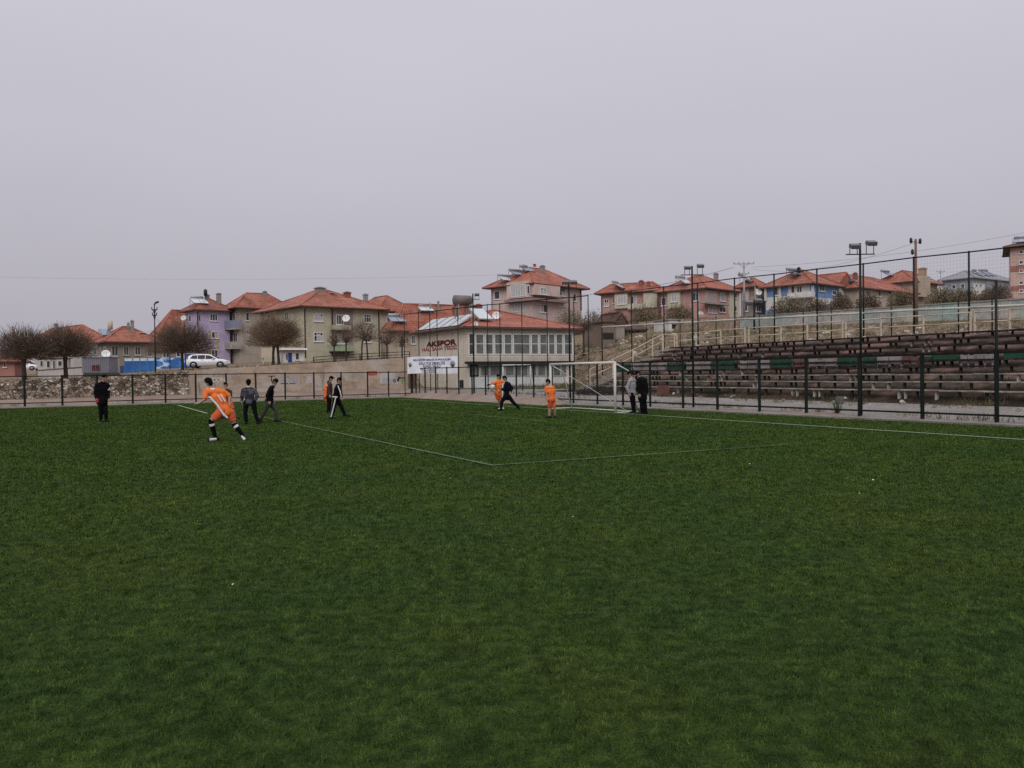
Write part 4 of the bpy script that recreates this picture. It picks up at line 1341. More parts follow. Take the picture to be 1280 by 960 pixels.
# lettering
def text_obj(name, txt, size, m_, parent, loc, rot, ext=0.012, sx=1.0, align='CENTER', bold=0.0):
    cu = bpy.data.curves.new(name, 'FONT'); cu.body = txt; cu.size = size; cu.extrude = ext; cu.align_x = align; cu.offset = bold
    tmp = bpy.data.objects.new(name, cu); COL.objects.link(tmp)
    bpy.context.view_layer.update()
    me = bpy.data.meshes.new_from_object(tmp.evaluated_get(bpy.context.evaluated_depsgraph_get()))
    bpy.data.objects.remove(tmp)
    me.materials.clear(); me.materials.append(m_)
    o = bpy.data.objects.new(name, me); COL.objects.link(o); o.parent = parent
    o.location = Vector([float(a) for a in loc]); o.rotation_euler = rot; o.scale = (sx, 1, 1)
    return o
LB = mat('letter_black', (0.012, 0.01, 0.01), 0.5, 0.1); LR = mat('letter_red', (0.30, 0.02, 0.025), 0.5, 0.15)
rotL = (math.pi / 2, 0, -math.pi / 2)
a = h.loc(533, 433.6, 'L', -0.03); b = h.loc(569.5, 433, 'L', -0.03)
yc = (a[1] + b[1]) / 2; wid = abs(a[1] - b[1])
def fit(o, wid):
    w = max(c[0] for c in o.bound_box) - min(c[0] for c in o.bound_box); o.scale[0] = wid / w
sh = text_obj('lettering', 'AKSPOR', 0.56, LR, h.t, (-0.012, yc - 0.03, a[2] + 0.06), rotL, 0.008, bold=0.012); fit(sh, wid)
sh = text_obj('lettering', 'AKSPOR', 0.56, LB, h.t, (-0.034, yc, a[2] - 0.01), rotL, 0.008, bold=0.008); fit(sh, wid)
a = h.loc(528, 439.5, 'L', -0.02); b = h.loc(571, 438, 'L', -0.02)
sh = text_obj('lettering', 'HALI SAHA TESİSİ', 0.40, LR, h.t, (-0.02, (a[1] + b[1]) / 2, a[2] + 0.02), rotL, 0.01, bold=0.004); fit(sh, abs(a[1] - b[1]))
# banner tied to the tall net in front of the wall corner
BW = mat('banner_cloth', (0.66, 0.66, 0.72), 0.7, 0.10, 1.5)
BT = mat('banner_ink', (0.06, 0.065, 0.12), 0.7, 0.1)
bL, bR = on_A(510.3, 467.3), on_A(573.3, 467.3)
bax = np.array([*(bR - bL)[:2], 0.0]); bw = float(np.linalg.norm(bax)); bax /= bw
bh = float(on_A(541, 446.2)[2] - on_A(541, 467.4)[2])
bout = np.array([bax[1], -bax[0], 0.0])
bp0 = bL + bout * 0.10
bo = thing('banner', 'white printed banner with two round emblems tied to the tall net before the cream wall', 'banner', bp0, math.atan2(bax[1], bax[0]))
nb_ = 26; m = MB(); vs = []
for lay in (0.0, 0.012):
    for i in range(nb_ + 1):
        for j in range(5):
            vs.append((bw * i / nb_, lay + 0.018 * math.sin(i * 0.9 + j * 0.8), bh * j / 4 + 0.02 * math.sin(i * 0.24)))
fs = []
for off_ in (0, (nb_ + 1) * 5):
    for i in range(nb_):
        for j in range(4): fs.append((off_ + i * 5 + j, off_ + (i + 1) * 5 + j, off_ + (i + 1) * 5 + j + 1, off_ + i * 5 + j + 1))
m.add(vs, fs); m.build('cloth', BW, bo)
for txt, fr, sz, wf in [('MİLLİ EĞİTİM GENÇLİK VE SPOR KULÜBÜ', 0.77, 0.17, 0.74), ('ATLA TÜZ DENKLİĞİ', 0.53, 0.25, 0.52), ('FUTBOL OKULU', 0.36, 0.21, 0.34), ('NİSAN', 0.18, 0.14, 0.15), ('2018', 0.06, 0.12, 0.11)]:
    o = text_obj('banner_text', txt, sz, BT, bo, (bw * 0.5, -0.03, bh * fr), (math.pi / 2, 0, 0), 0.004, bold=0.003); fit(o, bw * wf)
EG = mat('emblem_green', (0.12, 0.16, 0.05), 0.7, 0.1); EB = mat('emblem_blue', (0.22, 0.23, 0.33), 0.7, 0.1)
for xx, rr in ((bw * 0.065, 0.15), (bw * 0.91, 0.21)):
    m = MB(); zc = bh * 0.56
    m.lathe([(rr, 0), (rr, 0.008)], (xx, -0.034, zc), 18, 0, 'Y'); e = m.build('emblem', EB, bo)
    m = MB(); m.lathe([(rr * 0.75, 0), (rr * 0.75, 0.008)], (xx, -0.046, zc - rr * 0.45), 16, 0, 'Y'); m.build('emblem_disc', EG, e)
    m = MB(); m.prism([(xx - rr * 0.55, -0.05, zc - rr * 0.3), (xx + rr * 0.55, -0.05, zc - rr * 0.3), (xx, -0.05, zc - rr * 0.8)], (0, -0.006, 0)); m.build('emblem_mark', M['black'], e)

# small white goal of the mini pitch
pa, pb = P(628.5, 456.5, 61.5), P(663, 456.3, 62.8)
t = thing('mini_goal', 'small white five a side goal standing before the sports building', 'goal', (pa[0], pa[1], TZ(pa[0], pa[1])))
for q in (pa, pb):
    m = MB(); m.tube([(q[0] - pa[0], q[1] - pa[1], -0.1), (q[0] - pa[0], q[1] - pa[1], q[2] - t.location.z)], 0.05, 8); m.build('post', M['goalwhite'], t)
    m = MB(); m.tube([(q[0] - pa[0], q[1] - pa[1], q[2] - t.location.z), (q[0] - pa[0] + 0.3, q[1] - pa[1] + 0.9, 0)], 0.03, 6); m.build('stay', M['goalwhite'], t)
m = MB(); m.tube([(0, 0, pa[2] - t.location.z), (pb[0] - pa[0], pb[1] - pa[1], pb[2] - t.location.z)], 0.05, 8); m.build('crossbar', M['goalwhite'], t)
mpb.add([W(a_, b_, float(terrain(a_, b_)) + 0.02) for a_, b_ in mq], [tuple(range(len(mq)))])
tag(mpb.build('mini_pitch', mo), kind='structure')

# ------------------------------------------------------------------ hilltop houses
PKW = wall_mat('dusty_pink', (0.49, 0.385, 0.36), 0.25)
h = House('pink_house', 'pale pink three storey villa with wraparound balcony and solar panels on its red roof', 'house', 665, 122, 48, 614.5, 727, 355, PKW, hg, eave_px=665)
h.hip_roof(335.5, 672, M['tileC'], 1.0)
h.window('L', 618, 364, 625, 374, 0); h.window('R', 697.5, 360, 706.5, 370.5, 1, curtain=0.7); h.window('R', 716, 367, 720, 377, 0); h.window('R', 698, 381, 706, 383.5, 0)
h.block('balcony_bay', 'L', 636, 354, 664, 371.5, 0.0, 1.0, PKW, off=0.5)
A_, B_, z0, z1 = h.rect('L', 637, 355, 664, 370, -1.0)
h.window('L', 638.5, 356.5, 657, 370, 5, off=1.002, glass=M['curtain'], sill=False); h.window('L', 659, 357, 662.5, 367, 0, off=1.002, sill=False)
h.block('balcony_bay', 'R', 665, 354, 697, 371.5, 0.0, 1.0, PKW, off=0.5)
h.window('R', 675, 359.5, 683.5, 368.5, 1, off=1.002, curtain=0.8)
m = MB(); sl_ = h.loc(665, 372, 'R', -1.0)
zz = sl_[2]; m.box2((-1.2, -1.2, zz - 0.35), (h.W * 0.62, 0.0, zz)); m.box2((-1.2, 0.0, zz - 0.35), (-0.0, h.D * 0.55, zz)); m.build('balcony_slab', wall_mat('slab_pink', (0.25, 0.17, 0.16), 0.3), h.t)
h.window('L', 640, 378, 658, 389, 4, off=0.0, glass=M['curtain'], sill=False); h.window('R', 675, 380, 683.5, 391, 1, curtain=0.8)
h.post('R', 726, 356, 388, 0.14, M['black']); h.post('L', 615, 360, 386, 0.14, M['grey'])
h.chimney(678, 332.5, 5, None, 341)
for px_, py_, n_, mm_ in [(634, 351, 3, M['panelpale']), (648, 344, 3, M['panelblue']), (659, 339, 2, M['panelblue'])]: h.solar(px_, py_, n_, True, 1.0, mm_)
FR = mat('red_flag', (0.35, 0.03, 0.03), 0.7, 0.1)
for px_, py_ in [(653.5, 335), (666.5, 334)]:
    x, y, z = h.on_roof(px_, py_ + 6)
    m = MB(); m.tube([(x, y, z - 0.4), (x, y, z + 1.3)], 0.03, 6); f = m.build('flag_pole', M['grey'], h.t)
    m = MB()
    for k in range(5): m.box((x + 0.1 + 0.13 * k, y + 0.03 * math.sin(k * 1.4), z + 1.05), (0.135, 0.02, 0.42))
    m.build('flag', FR, f)

PRO = wall_mat('rose_render', (0.43, 0.255, 0.235), 0.3); CRG = wall_mat('cream_green_render', (0.44, 0.42, 0.33), 0.3)
h = House('pink_house', 'rose pink house with pale bays behind olive bushes, left of the balcony house', 'house', 822, 130, 62, 752, 828, 363.5, PRO, hg)
h.hip_roof(354, 795, M['tileC'], 0.9)
h.block('bay', 'L', 768, 367, 784.5, 385, 0, 0.6, CRG); h.block('bay', 'L', 804, 366, 821, 384, 0, 0.5, CRG)
h.window('L', 772, 370, 783, 380, 2, off=0.602, glass=M['curtain']); h.window('L', 755.5, 374, 761, 383, 1, curtain=0.6); h.window('L', 788.5, 370, 796, 380, 1, curtain=0.3); h.window('L', 766, 373, 768, 379, 0)
h.balcony('L', 784.5, 803, 380.5, 385, 0.7, CRG)
h.chimney(801.5, 351, 4.5, M['brick'], 357); h.chimney(810.5, 352.5, 3, M['brick'], 358); h.solar(775.5, 360.5, 2, True, 1.2, M['panelpale'])

h = House('pink_house', 'rose pink house with stacked balconies and a tall cream corner strip', 'house', 881, 122, 45, 827, 924, 360.5, PRO, hg)
h.hip_roof(344.5, 878, M['tileC'], 0.9)
h.block('bay', 'L', 834, 363, 850, 385, 0.0, 0.5, CRG); h.window('L', 839, 367, 846.5, 377, 1, off=0.502, glass=M['curtain'])
h.window('L', 826.5, 372, 833, 382, 0); h.window('L', 866, 366, 874, 376, 1, curtain=0.5)
h.block('bay', 'R', 883, 362, 897, 379, 0.0, 0.3, wall_mat('grey_pink', (0.36, 0.30, 0.28), 0.3))
h.window('R', 900, 365, 907, 377, 0, glass=M['curtain']); h.window('R', 885, 382, 896, 392, 1, glass=M['curtain']); h.window('R', 899, 383, 907, 391, 1)
h.balcony('R', 881, 911, 377, 380.5, 1.0, wall_mat('parapet_grey', (0.33, 0.29, 0.27), 0.3)); h.balcony('R', 881, 911, 392.5, 398, 1.0, PRO)
h.block('corner_strip', 'R', 912, 361.5, 925, 409, 0.0, 0.25, wall_mat('cream_strip', (0.50, 0.45, 0.37), 0.3))
h.window('R', 917, 365, 921, 373, 0, off=0.252); h.window('R', 917.5, 382, 921, 390, 0, off=0.252)
h.window('R', 885, 403, 890, 409, 1); h.window('R', 898, 402, 904, 409, 1)
h.chimney(895, 342, 4.5, None, 349); h.solar(857, 355, 2, True, 1.3, M['panelpale']); h.dish(876, 392, 'L', 0.6, 0.4)

GB = wall_mat('grey_brown_render', (0.24, 0.20, 0.19), 0.4)
h = House('grey_house', 'narrow grey brown house with open balconies beside the blue house', 'house', 943, 112, 45, 926, 957, 358.5, GB, hg)
h.hip_roof(347.5, 950, M['tileA'], 0.7)
h.block('wall_strip', 'L', 928, 361, 936, 376, 0.0, 0.05, PKW); h.balcony('R', 944, 956, 370, 377, 0.8, BRN); h.window('R', 945, 362, 950, 370, 0); h.window('R', 945, 381, 951, 390, 1); h.window('L', 930, 381, 935, 389, 0)
h.block('column', 'R', 944, 359, 945, 377, 0.7, 0.8, M['cream']); h.solar(934.5, 352.5, 1, True, 1.3); h.dish(948, 365, 'R', 0.9, 0.5)

BL = wall_mat('blue_render', (0.14, 0.25, 0.47), 0.25); WH = wall_mat('white_render', (0.56, 0.55, 0.53), 0.3)
h = House('blue_house', 'bright blue house with white trim, a recessed white balcony and red roof', 'house', 1014, 106, 42, 957, 1049, 354.5, BL, hg)
h.hip_roof(337.5, 1012, M['tileA'], 0.7)
h.block('balcony_wall', 'L', 985, 356.5, 1012, 367, 0.0, 0.03, WH); h.balcony('L', 984, 1014, 366.5, 370.5, 0.9, WH)
h.window('L', 989, 357.5, 993.5, 367, 0, off=0.032); h.window('L', 996, 357.5, 1003, 367, 1, off=0.032)
h.window('L', 968, 359, 976, 369, 1, frame=WH); h.window('R', 1023.5, 355.5, 1030.5, 364.5, 1, frame=WH); h.window('R', 1040, 363, 1045, 369, 0, frame=WH)
for f_, x_ in (('L', 957.7), ('L', 975.6), ('R', 1014.6)): h.post(f_, x_, 357, 376, 0.28, WH, name='white_trim')
h.block('lower_wall', 'L', 957.5, 372, 1013, 384, 0.0, 0.04, WH); h.block('lower_wall', 'R', 1014.5, 371, 1048, 384, 0.0, 0.04, WH)
h.solar(996, 344, 3, True, 1.0); h.chimney(998.5, 335, 3, M['black'], 342)
# side gable
g = House('blue_house_wing', 'white gabled wing with red roof attached right of the blue house', 'house', 1046, 112, 42, None, 1062, 357, WH, hg, D=8)
g.hip_roof(344, 1045, M['tileA'], 0.5, gable=True); g.window('R', 1056, 361, 1060, 369, 0); g.balcony('R', 1052, 1063, 369, 371, 0.6, M['black'], solid=False)

BG = wall_mat('beige_render', (0.40, 0.335, 0.275), 0.3)
h = House('beige_house', 'low beige house under a wide plain red roof right of the blue house', 'house', 1072, 112, 40, None, 1142, 360, BG, hg, D=8)
h.hip_roof(345, 1092, M['tileC'], 0.7)
h.window('R', 1082, 363, 1087, 371, 0); h.window('R', 1097, 363, 1101, 371, 0); h.window('R', 1110, 362, 1115, 369, 0); h.chimney(1069, 341.5, 4, M['brick'], 350); h.solar(1063, 352, 2, True, 1.0)
h = House('beige_house', 'large two storey beige house with red mansard roof and corner tower', 'house', 1140, 128, 40, 1096, 1172, 352, BG, hg)
h.hip_roof(339, 1135, M['tileC'], 0.8)
h.window('R', 1143, 356, 1152, 364, 1); h.window('R', 1157, 354, 1162, 366, 1); h.window('L', 1118, 356, 1124, 364, 1); h.window('R', 1163, 350, 1171, 356, 0)
h.block('bay', 'R', 1151, 344, 1163, 372, 0.0, 1.0, BG); h.solar(1112, 343, 3, True, 1.0); h.chimney(1153, 335.5, 7, wall_mat('tower_tan', (0.35, 0.25, 0.18), 0.3), 345)
GY = wall_mat('blue_grey_render', (0.28, 0.30, 0.35), 0.3)
h = House('grey_block', 'wide blue grey block with low dark roof and rooftop heaters behind bushes', 'building', 1216, 148, 35, 1178, 1268, 347, GY, hg)
h.hip_roof(340.5, 1222, mat('slate_roof', (0.20, 0.20, 0.22), 0.7, 0.2, 2), 0.6, fascia=M['grey'])
h.block('white_wall', 'R', 1217, 354, 1231, 373, 0.0, 0.05, WH)
for q in [(1219, 355, 1222, 359), (1224, 355, 1227, 359), (1234, 352, 1241, 355), (1247, 352, 1254, 355), (1234, 362, 1240, 366), (1247, 362, 1254, 366)]: h.window('R', *q, 0, off=0.052, sill=False)
for q in [(1190, 356, 1195, 361), (1201, 355, 1206, 360)]: h.window('L', *q, 0, sill=False)
for px_ in (1224, 1232, 1238): h.solar(px_, 344, 1, True, 1.2)
PA = wall_mat('salmon_render', (0.45, 0.315, 0.285), 0.25); RB = wall_mat('red_band', (0.27, 0.125, 0.11), 0.2)
h = House('pink_apartment', 'tall salmon apartment building with dark red bands at the right edge', 'building', 1263, 118, -30, None, 1350, 309.5, PA, hg, D=10)
h.hip_roof(297, 1300, M['tileD'], 0.9)
for y_ in (333, 358): h.block('band', 'R', 1262.2, y_, 1339, y_ + 2.2, 0.0, 0.05, RB)
for y_ in (313, 326, 336.5, 351.5, 361.5):
    for x_ in (1274, 1290): h.window('R', x_, y_, x_ + 5, y_ + 4, 0, sill=True)
h.solar(1276, 300, 2, True, 1.0)
# ------------------------------------------------------------------ retaining walls
def stone_mat():
    m, nt, b = nodes_mat('rubble_stone')
    tc = N(nt, 'ShaderNodeTexCoord')
    mp = N(nt, 'ShaderNodeMapping'); mp.inputs['Scale'].default_value = (1.0, 1.0, 1.5)
    nt.links.new(tc.outputs['Object'], mp.inputs['Vector'])
    nz = N(nt, 'ShaderNodeTexNoise', i_Scale=1.5, i_Detail=3.0)
    nt.links.new(mp.outputs[0], nz.inputs['Vector'])
    mxv = N(nt, 'ShaderNodeMixRGB', blend_type='LINEAR_LIGHT'); mxv.inputs[0].default_value = 0.22
    nt.links.new(mp.outputs[0], mxv.inputs[1]); nt.links.new(nz.outputs['Color'], mxv.inputs[2])
    v1 = N(nt, 'ShaderNodeTexVoronoi', feature='F1', i_Scale=4.3); v2 = N(nt, 'ShaderNodeTexVoronoi', feature='DISTANCE_TO_EDGE', i_Scale=4.3)
    for v in (v1, v2): nt.links.new(mxv.outputs[0], v.inputs['Vector'])
    sp = N(nt, 'ShaderNodeSeparateColor'); nt.links.new(v1.outputs['Color'], sp.inputs[0])
    r = ramp(nt, [(0.0, (0.08, 0.058, 0.047)), (0.3, (0.17, 0.128, 0.10)), (0.55, (0.27, 0.215, 0.165)), (0.8, (0.36, 0.295, 0.235)), (1.0, (0.56, 0.52, 0.46))])
    nt.links.new(sp.outputs[0], r.inputs['Fac'])
    n2 = N(nt, 'ShaderNodeTexNoise', i_Scale=0.6, i_Detail=8.0, i_Roughness=0.7); nt.links.new(tc.outputs['Object'], n2.inputs['Vector'])
    mr = N(nt, 'ShaderNodeMapRange', i_1=0.0, i_2=0.06); nt.links.new(v2.outputs['Distance'], mr.inputs[0])
    mx = N(nt, 'ShaderNodeMixRGB'); mx.inputs[1].default_value = (0.085, 0.066, 0.052, 1)
    nt.links.new(mr.outputs[0], mx.inputs[0]); nt.links.new(r.outputs[0], mx.inputs[2])
    m2 = N(nt, 'ShaderNodeMixRGB', blend_type='MULTIPLY'); m2.inputs[0].default_value = 0.8
    r2 = ramp(nt, [(0.35, 0.55), (0.6, 1.1)]); nt.links.new(n2.outputs['Fac'], r2.inputs['Fac'])
    nt.links.new(mx.outputs[0], m2.inputs[1]); nt.links.new(r2.outputs[0], m2.inputs[2])
    nt.links.new(m2.outputs[0], b.inputs['Base Color']); b.inputs['Roughness'].default_value = 0.95; b.inputs['Specular IOR Level'].default_value = 0.1
    bp = N(nt, 'ShaderNodeBump', i_Strength=1.0, i_Distance=0.12); nt.links.new(mr.outputs[0], bp.inputs['Height']); nt.links.new(bp.outputs[0], b.inputs['Normal'])
    return m


def plaster_mat():
    """patched plaster: tan, grey whitewash areas, rust streaks, horizontal damp lines"""
    m, nt, b = nodes_mat('patched_plaster')
    tc = N(nt, 'ShaderNodeTexCoord')
    def nz(scale, s=(1, 1, 1), d=8.0):
        mp = N(nt, 'ShaderNodeMapping'); mp.inputs['Scale'].default_value = s
        nt.links.new(tc.outputs['Object'], mp.inputs['Vector'])
        n = N(nt, 'ShaderNodeTexNoise', i_Scale=scale, i_Detail=d, i_Roughness=0.7); nt.links.new(mp.outputs[0], n.inputs['Vector']); return n
    r = ramp(nt, [(0.3, (0.22, 0.165, 0.125)), (0.5, (0.34, 0.265, 0.20)), (0.7, (0.41, 0.325, 0.255))])
    nt.links.new(nz(0.8).outputs['Fac'], r.inputs['Fac'])
    mr = N(nt, 'ShaderNodeMapRange', i_1=0.5, i_2=0.58, i_3=0.0, i_4=0.8)
    nt.links.new(nz(0.33, (1, 1, 1.6)).outputs['Fac'], mr.inputs[0])
    m1 = N(nt, 'ShaderNodeMixRGB'); m1.inputs[2].default_value = (0.40, 0.36, 0.33, 1)
    nt.links.new(mr.outputs[0], m1.inputs[0]); nt.links.new(r.outputs[0], m1.inputs[1])
    mr2 = N(nt, 'ShaderNodeMapRange', i_1=0.57, i_2=0.72, i_3=0.0, i_4=0.8)
    nt.links.new(nz(1.2, (1.6, 1.6, 0.18)).outputs['Fac'], mr2.inputs[0])
    m2 = N(nt, 'ShaderNodeMixRGB'); m2.inputs[2].default_value = (0.10, 0.06, 0.045, 1)
    nt.links.new(mr2.outputs[0], m2.inputs[0]); nt.links.new(m1.outputs[0], m2.inputs[1])
    mr3 = N(nt, 'ShaderNodeMapRange', i_1=0.55, i_2=0.7, i_3=0.0, i_4=0.7)
    nt.links.new(nz(1.0, (0.25, 0.25, 3.0)).outputs['Fac'], mr3.inputs[0])
    m3 = N(nt, 'ShaderNodeMixRGB'); m3.inputs[2].default_value = (0.15, 0.10, 0.075, 1)
    nt.links.new(mr3.outputs[0], m3.inputs[0]); nt.links.new(m2.outputs[0], m3.inputs[1])
    nt.links.new(m3.outputs[0], b.inputs['Base Color']); b.inputs['Roughness'].default_value = 0.95; b.inputs['Specular IOR Level'].default_value = 0.1
    bp = N(nt, 'ShaderNodeBump', i_Strength=0.6, i_Distance=0.04); nt.links.new(nz(12).outputs['Fac'], bp.inputs['Height']); nt.links.new(bp.outputs[0], b.inputs['Normal'])
    return m


def wall_run(name, label, u0, u1, v, topf, m_, depth=0.45, nseg=40, ragged=0.0, loc_u=None, cap=None):
    o = W(u0, v); z0 = -0.3
    t = thing(name, label, 'wall', (o[0], o[1], 0), ANG)
    mb = MB(); n = nseg
    top = [float(topf(u0 + (u1 - u0) * k / n)) + (rnd.uniform(-ragged, ragged) if ragged else 0) for k in range(n + 1)]
    vs = []
    for k in range(n + 1):
        x = (u1 - u0) * k / n
        vs += [(x, -depth / 2, z0), (x, -depth / 2, top[k]), (x, depth / 2, top[k]), (x, depth / 2, z0)]
    fs = []
    for k in range(n):
        a = k * 4; b = a + 4
        fs += [(a, b, b + 1, a + 1), (a + 1, b + 1, b + 2, a + 2), (a + 2, b + 2, b + 3, a + 3)]
    fs += [(0, 1, 2, 3), (4 * n + 3, 4 * n + 2, 4 * n + 1, 4 * n)]
    mb.add(vs, fs); mb.build('masonry', m_, t)
    if cap:
        mb = MB()
        for k in range(n):
            x0, x1 = (u1 - u0) * k / n, (u1 - u0) * (k + 1) / n
            mb.beam((x0, 0, top[k] + 0.04), (x1, 0, top[k + 1] + 0.04), depth + 0.1, 0.08)
        mb.build('coping', cap, t)
    return t


wall_run('stone_wall', 'rough rubble stone retaining wall at the far left of the pitch', -62, 0.2, 48.9, lambda u: wall_top(u) - 0.02, stone_mat(), ragged=0.05, nseg=90, cap=None)
PLT = plaster_mat()
pw = wall_run('plaster_wall', 'long patched tan plaster retaining wall with faded graffiti', 0.22, 16.6, 48.9, wall_top, PLT, nseg=30, cap=None)


def on_pw(px, py, out=0.0):
    p = at_v(px, py, 48.9 - 0.225 - out); u_, v_ = UV(p)
    return (u_ - 0.22, -0.225 - out, p[2])


GRY = mat('graffiti_grey', (0.30, 0.31, 0.35), 0.9, 0.25, 3); GRK = mat('graffiti_black', (0.025, 0.02, 0.02), 0.9, 0.2); GRR = mat('graffiti_red', (0.36, 0.08, 0.05), 0.9, 0.3, 3); GRO = mat('graffiti_ochre', (0.30, 0.22, 0.09), 0.9, 0.2); GRG = mat('graffiti_green', (0.10, 0.25, 0.11), 0.9, 0.2); GWH = mat('graffiti_white', (0.46, 0.44, 0.43), 0.9, 0.2, 3)
rotF = (math.pi / 2, 0, 0)
def graf(txt, x0, x1, y1, size, m_, out=0.006, bold=0.0):
    a, b = on_pw(x0, y1, out), on_pw(x1, y1, out)
    o = text_obj('graffiti', txt, size, m_, pw, ((a[0] + b[0]) / 2, a[1], a[2]), rotF, 0.004, bold=bold); fit(o, b[0] - a[0]); return o
graf('T', 335.5, 343.5, 477, 0.62, GRK); graf('GK', 350, 360, 478.5, 0.75, GRY, bold=0.03); graf('20', 361, 374, 478.5, 0.70, GRY, bold=0.02); graf('18', 375, 381.5, 478.5, 0.72, GRO, bold=0.02)
graf('CON', 265, 282, 477.5, 0.45, GWH, bold=0.02); graf('SEN', 478, 495, 480, 0.6, GRY, bold=0.015); graf('r', 502, 506, 479, 0.6, GRG, bold=0.02); graf('o', 491, 495, 477.5, 0.45, GRR, bold=0.04)
m = MB()
def stroke(m, x0, y0, x1, y1, w, out=0.008): m.beam(on_pw(x0, y0, out), on_pw(x1, y1, out), 0.012, w)
stroke(m, 497, 476.5, 499, 471, 0.16); stroke(m, 499, 472.3, 507, 472.3, 0.08); stroke(m, 351, 479.6, 360, 479.4, 0.05); stroke(m, 362, 479.4, 369, 479.3, 0.04)
m.build('painted_strokes', GRK, pw)
m = MB(); stroke(m, 459, 466.5, 471.5, 466, 0.32, 0.005); stroke(m, 462, 468.5, 468, 468.2, 0.12, 0.009); m.build('painted_patch', GRR, pw)
for k, (x0, x1, y0, y1) in enumerate([(376, 391, 467.5, 479), (430, 458, 464.5, 477), (474, 505, 466, 481), (245, 262, 472, 478)]):
    a, b = on_pw(x0, y1, 0.0), on_pw(x1, y0, 0.0)
    m = MB(); n = 14; q = []
    for j in range(n):
        an = 2 * math.pi * j / n
        ex = abs(math.cos(an)) ** 0.35 * (1 if math.cos(an) > 0 else -1); ez = abs(math.sin(an)) ** 0.35 * (1 if math.sin(an) > 0 else -1)
        q.append(((a[0] + b[0]) / 2 + (b[0] - a[0]) / 2 * ex * rnd.uniform(0.9, 1.03), -0.2265 - 0.0004 * k, (a[2] + b[2]) / 2 + (b[2] - a[2]) / 2 * ez * rnd.uniform(0.88, 1.03)))
    m.prism(q, (0, 0.004, 0)); m.build('whitewash', mat('whitewash%d' % (k % 2), [(0.40, 0.37, 0.35), (0.37, 0.335, 0.29)][k % 2], 0.95, 0.25, 1.5, col2=(0.27, 0.21, 0.16), thr=(0.48, 0.62)), pw)
# brown gate closing the gap between wall end and sports building
ga, gb_ = at_v(511, 486, 48.5), at_v(521, 486, 48.5)
t = thing('wooden_gate', 'brown plank gate between the end of the plaster wall and the sports building', 'gate', (ga[0], ga[1], TZ(ga[0], ga[1])), ANG)
gw = float(np.linalg.norm((gb_ - ga)[:2])); gh_ = at_v(515, 467, 48.5)[2] - TZ(ga[0], ga[1])
for k in range(5):
    m = MB(); m.box2((gw * k / 5, 0.0, 0.02), (gw * (k + 1) / 5 - 0.015, 0.04, gh_)); m.build('plank', mat('gate_plank', (0.10, 0.065, 0.045), 0.85, 0.3, 3), t)
for zz in (0.3, gh_ - 0.25):
    m = MB(); m.box2((0, 0.041, zz), (gw, 0.08, zz + 0.09)); m.build('crossbar', M['soffit'], t)
# dark railing on top of the plaster wall
pts = [at_v(x, y, 49.6) for x, y in [(392, 446.5), (420, 444.5), (450, 442.5), (480, 441), (512, 439.5)]]
t = thing('iron_railing', 'low dark iron railing on the plaster wall below the olive block', 'railing', (pts[0][0], pts[0][1], 0)); off = np.array([pts[0][0], pts[0][1], 0])
for p in pts:
    m = MB(); m.beam((p - off) * [1, 1, 0] + [0, 0, TZ(p[0], p[1]) - 0.2], p - off + [0, 0, 0.03], 0.07); m.build('post', M['black'], t)
m = MB()
for a, b in zip(pts[:-1], pts[1:]):
    for dz in (0, -0.22, -0.42): m.beam(a - off + [0, 0, dz], b - off + [0, 0, dz], 0.05)
m.build('rail', M['black'], t)

# turquoise wall on the hillside
def turq_mat():
    m, nt, b = nodes_mat('faded_turquoise')
    tc = N(nt, 'ShaderNodeTexCoord')
    n = N(nt, 'ShaderNodeTexNoise', i_Scale=0.12, i_Detail=6.0, i_Roughness=0.6); nt.links.new(tc.outputs['Object'], n.inputs['Vector'])
    r = ramp(nt, [(0.40, (0.40, 0.37, 0.34)), (0.5, (0.31, 0.36, 0.33)), (0.58, (0.22, 0.39, 0.40))])
    nt.links.new(n.outputs['Fac'], r.inputs['Fac'])
    n2 = N(nt, 'ShaderNodeTexNoise', i_Scale=1.3, i_Detail=8.0, i_Roughness=0.75); nt.links.new(tc.outputs['Object'], n2.inputs['Vector'])
    r2 = ramp(nt, [(0.35, 0.62), (0.6, 1.08)]); nt.links.new(n2.outputs['Fac'], r2.inputs['Fac'])
    mx = N(nt, 'ShaderNodeMixRGB', blend_type='MULTIPLY'); mx.inputs[0].default_value = 1; nt.links.new(r.outputs[0], mx.inputs[1]); nt.links.new(r2.outputs[0], mx.inputs[2])
    nt.links.new(mx.outputs[0], b.inputs['Base Color']); b.inputs['Roughness'].default_value = 0.9
    bp = N(nt, 'ShaderNodeBump', i_Strength=0.5, i_Distance=0.03); nt.links.new(n2.outputs['Fac'], bp.inputs['Height']); nt.links.new(bp.outputs[0], b.inputs['Normal'])
    return m


o = W(47, -12); t = thing('hillside_wall', 'faded turquoise and grey concrete wall across the hillside above the bleachers', 'wall', (o[0], o[1], 0), ANG + math.pi / 2)
TQ = turq_mat(); m = MB(); vtop = lambda v: np.interp(v, [-12, 17, 38, 60], [5.65, 5.92, 6.36, 6.8])
n = 14; L = 56.0
for k in range(n):
    v0, v1 = -12 + L * k / n, -12 + L * (k + 1) / n
    m.prism([(v0 + 12.02, -0.2, 3.0), (v1 + 11.98, -0.2, 3.0), (v1 + 11.98, -0.2, vtop(v1)), (v0 + 12.02, -0.2, vtop(v0))], (0, 0.4, 0))
m.build('wall_panel', TQ, t)
m = MB()
for k in range(n):
    v0, v1 = -12 + L * k / n, -12 + L * (k + 1) / n
    m.beam((v0 + 12, 0, vtop(v0) + 0.05), (v1 + 12, 0, vtop(v1) + 0.05), 0.5, 0.09)
m.build('coping', M['conc'], t)

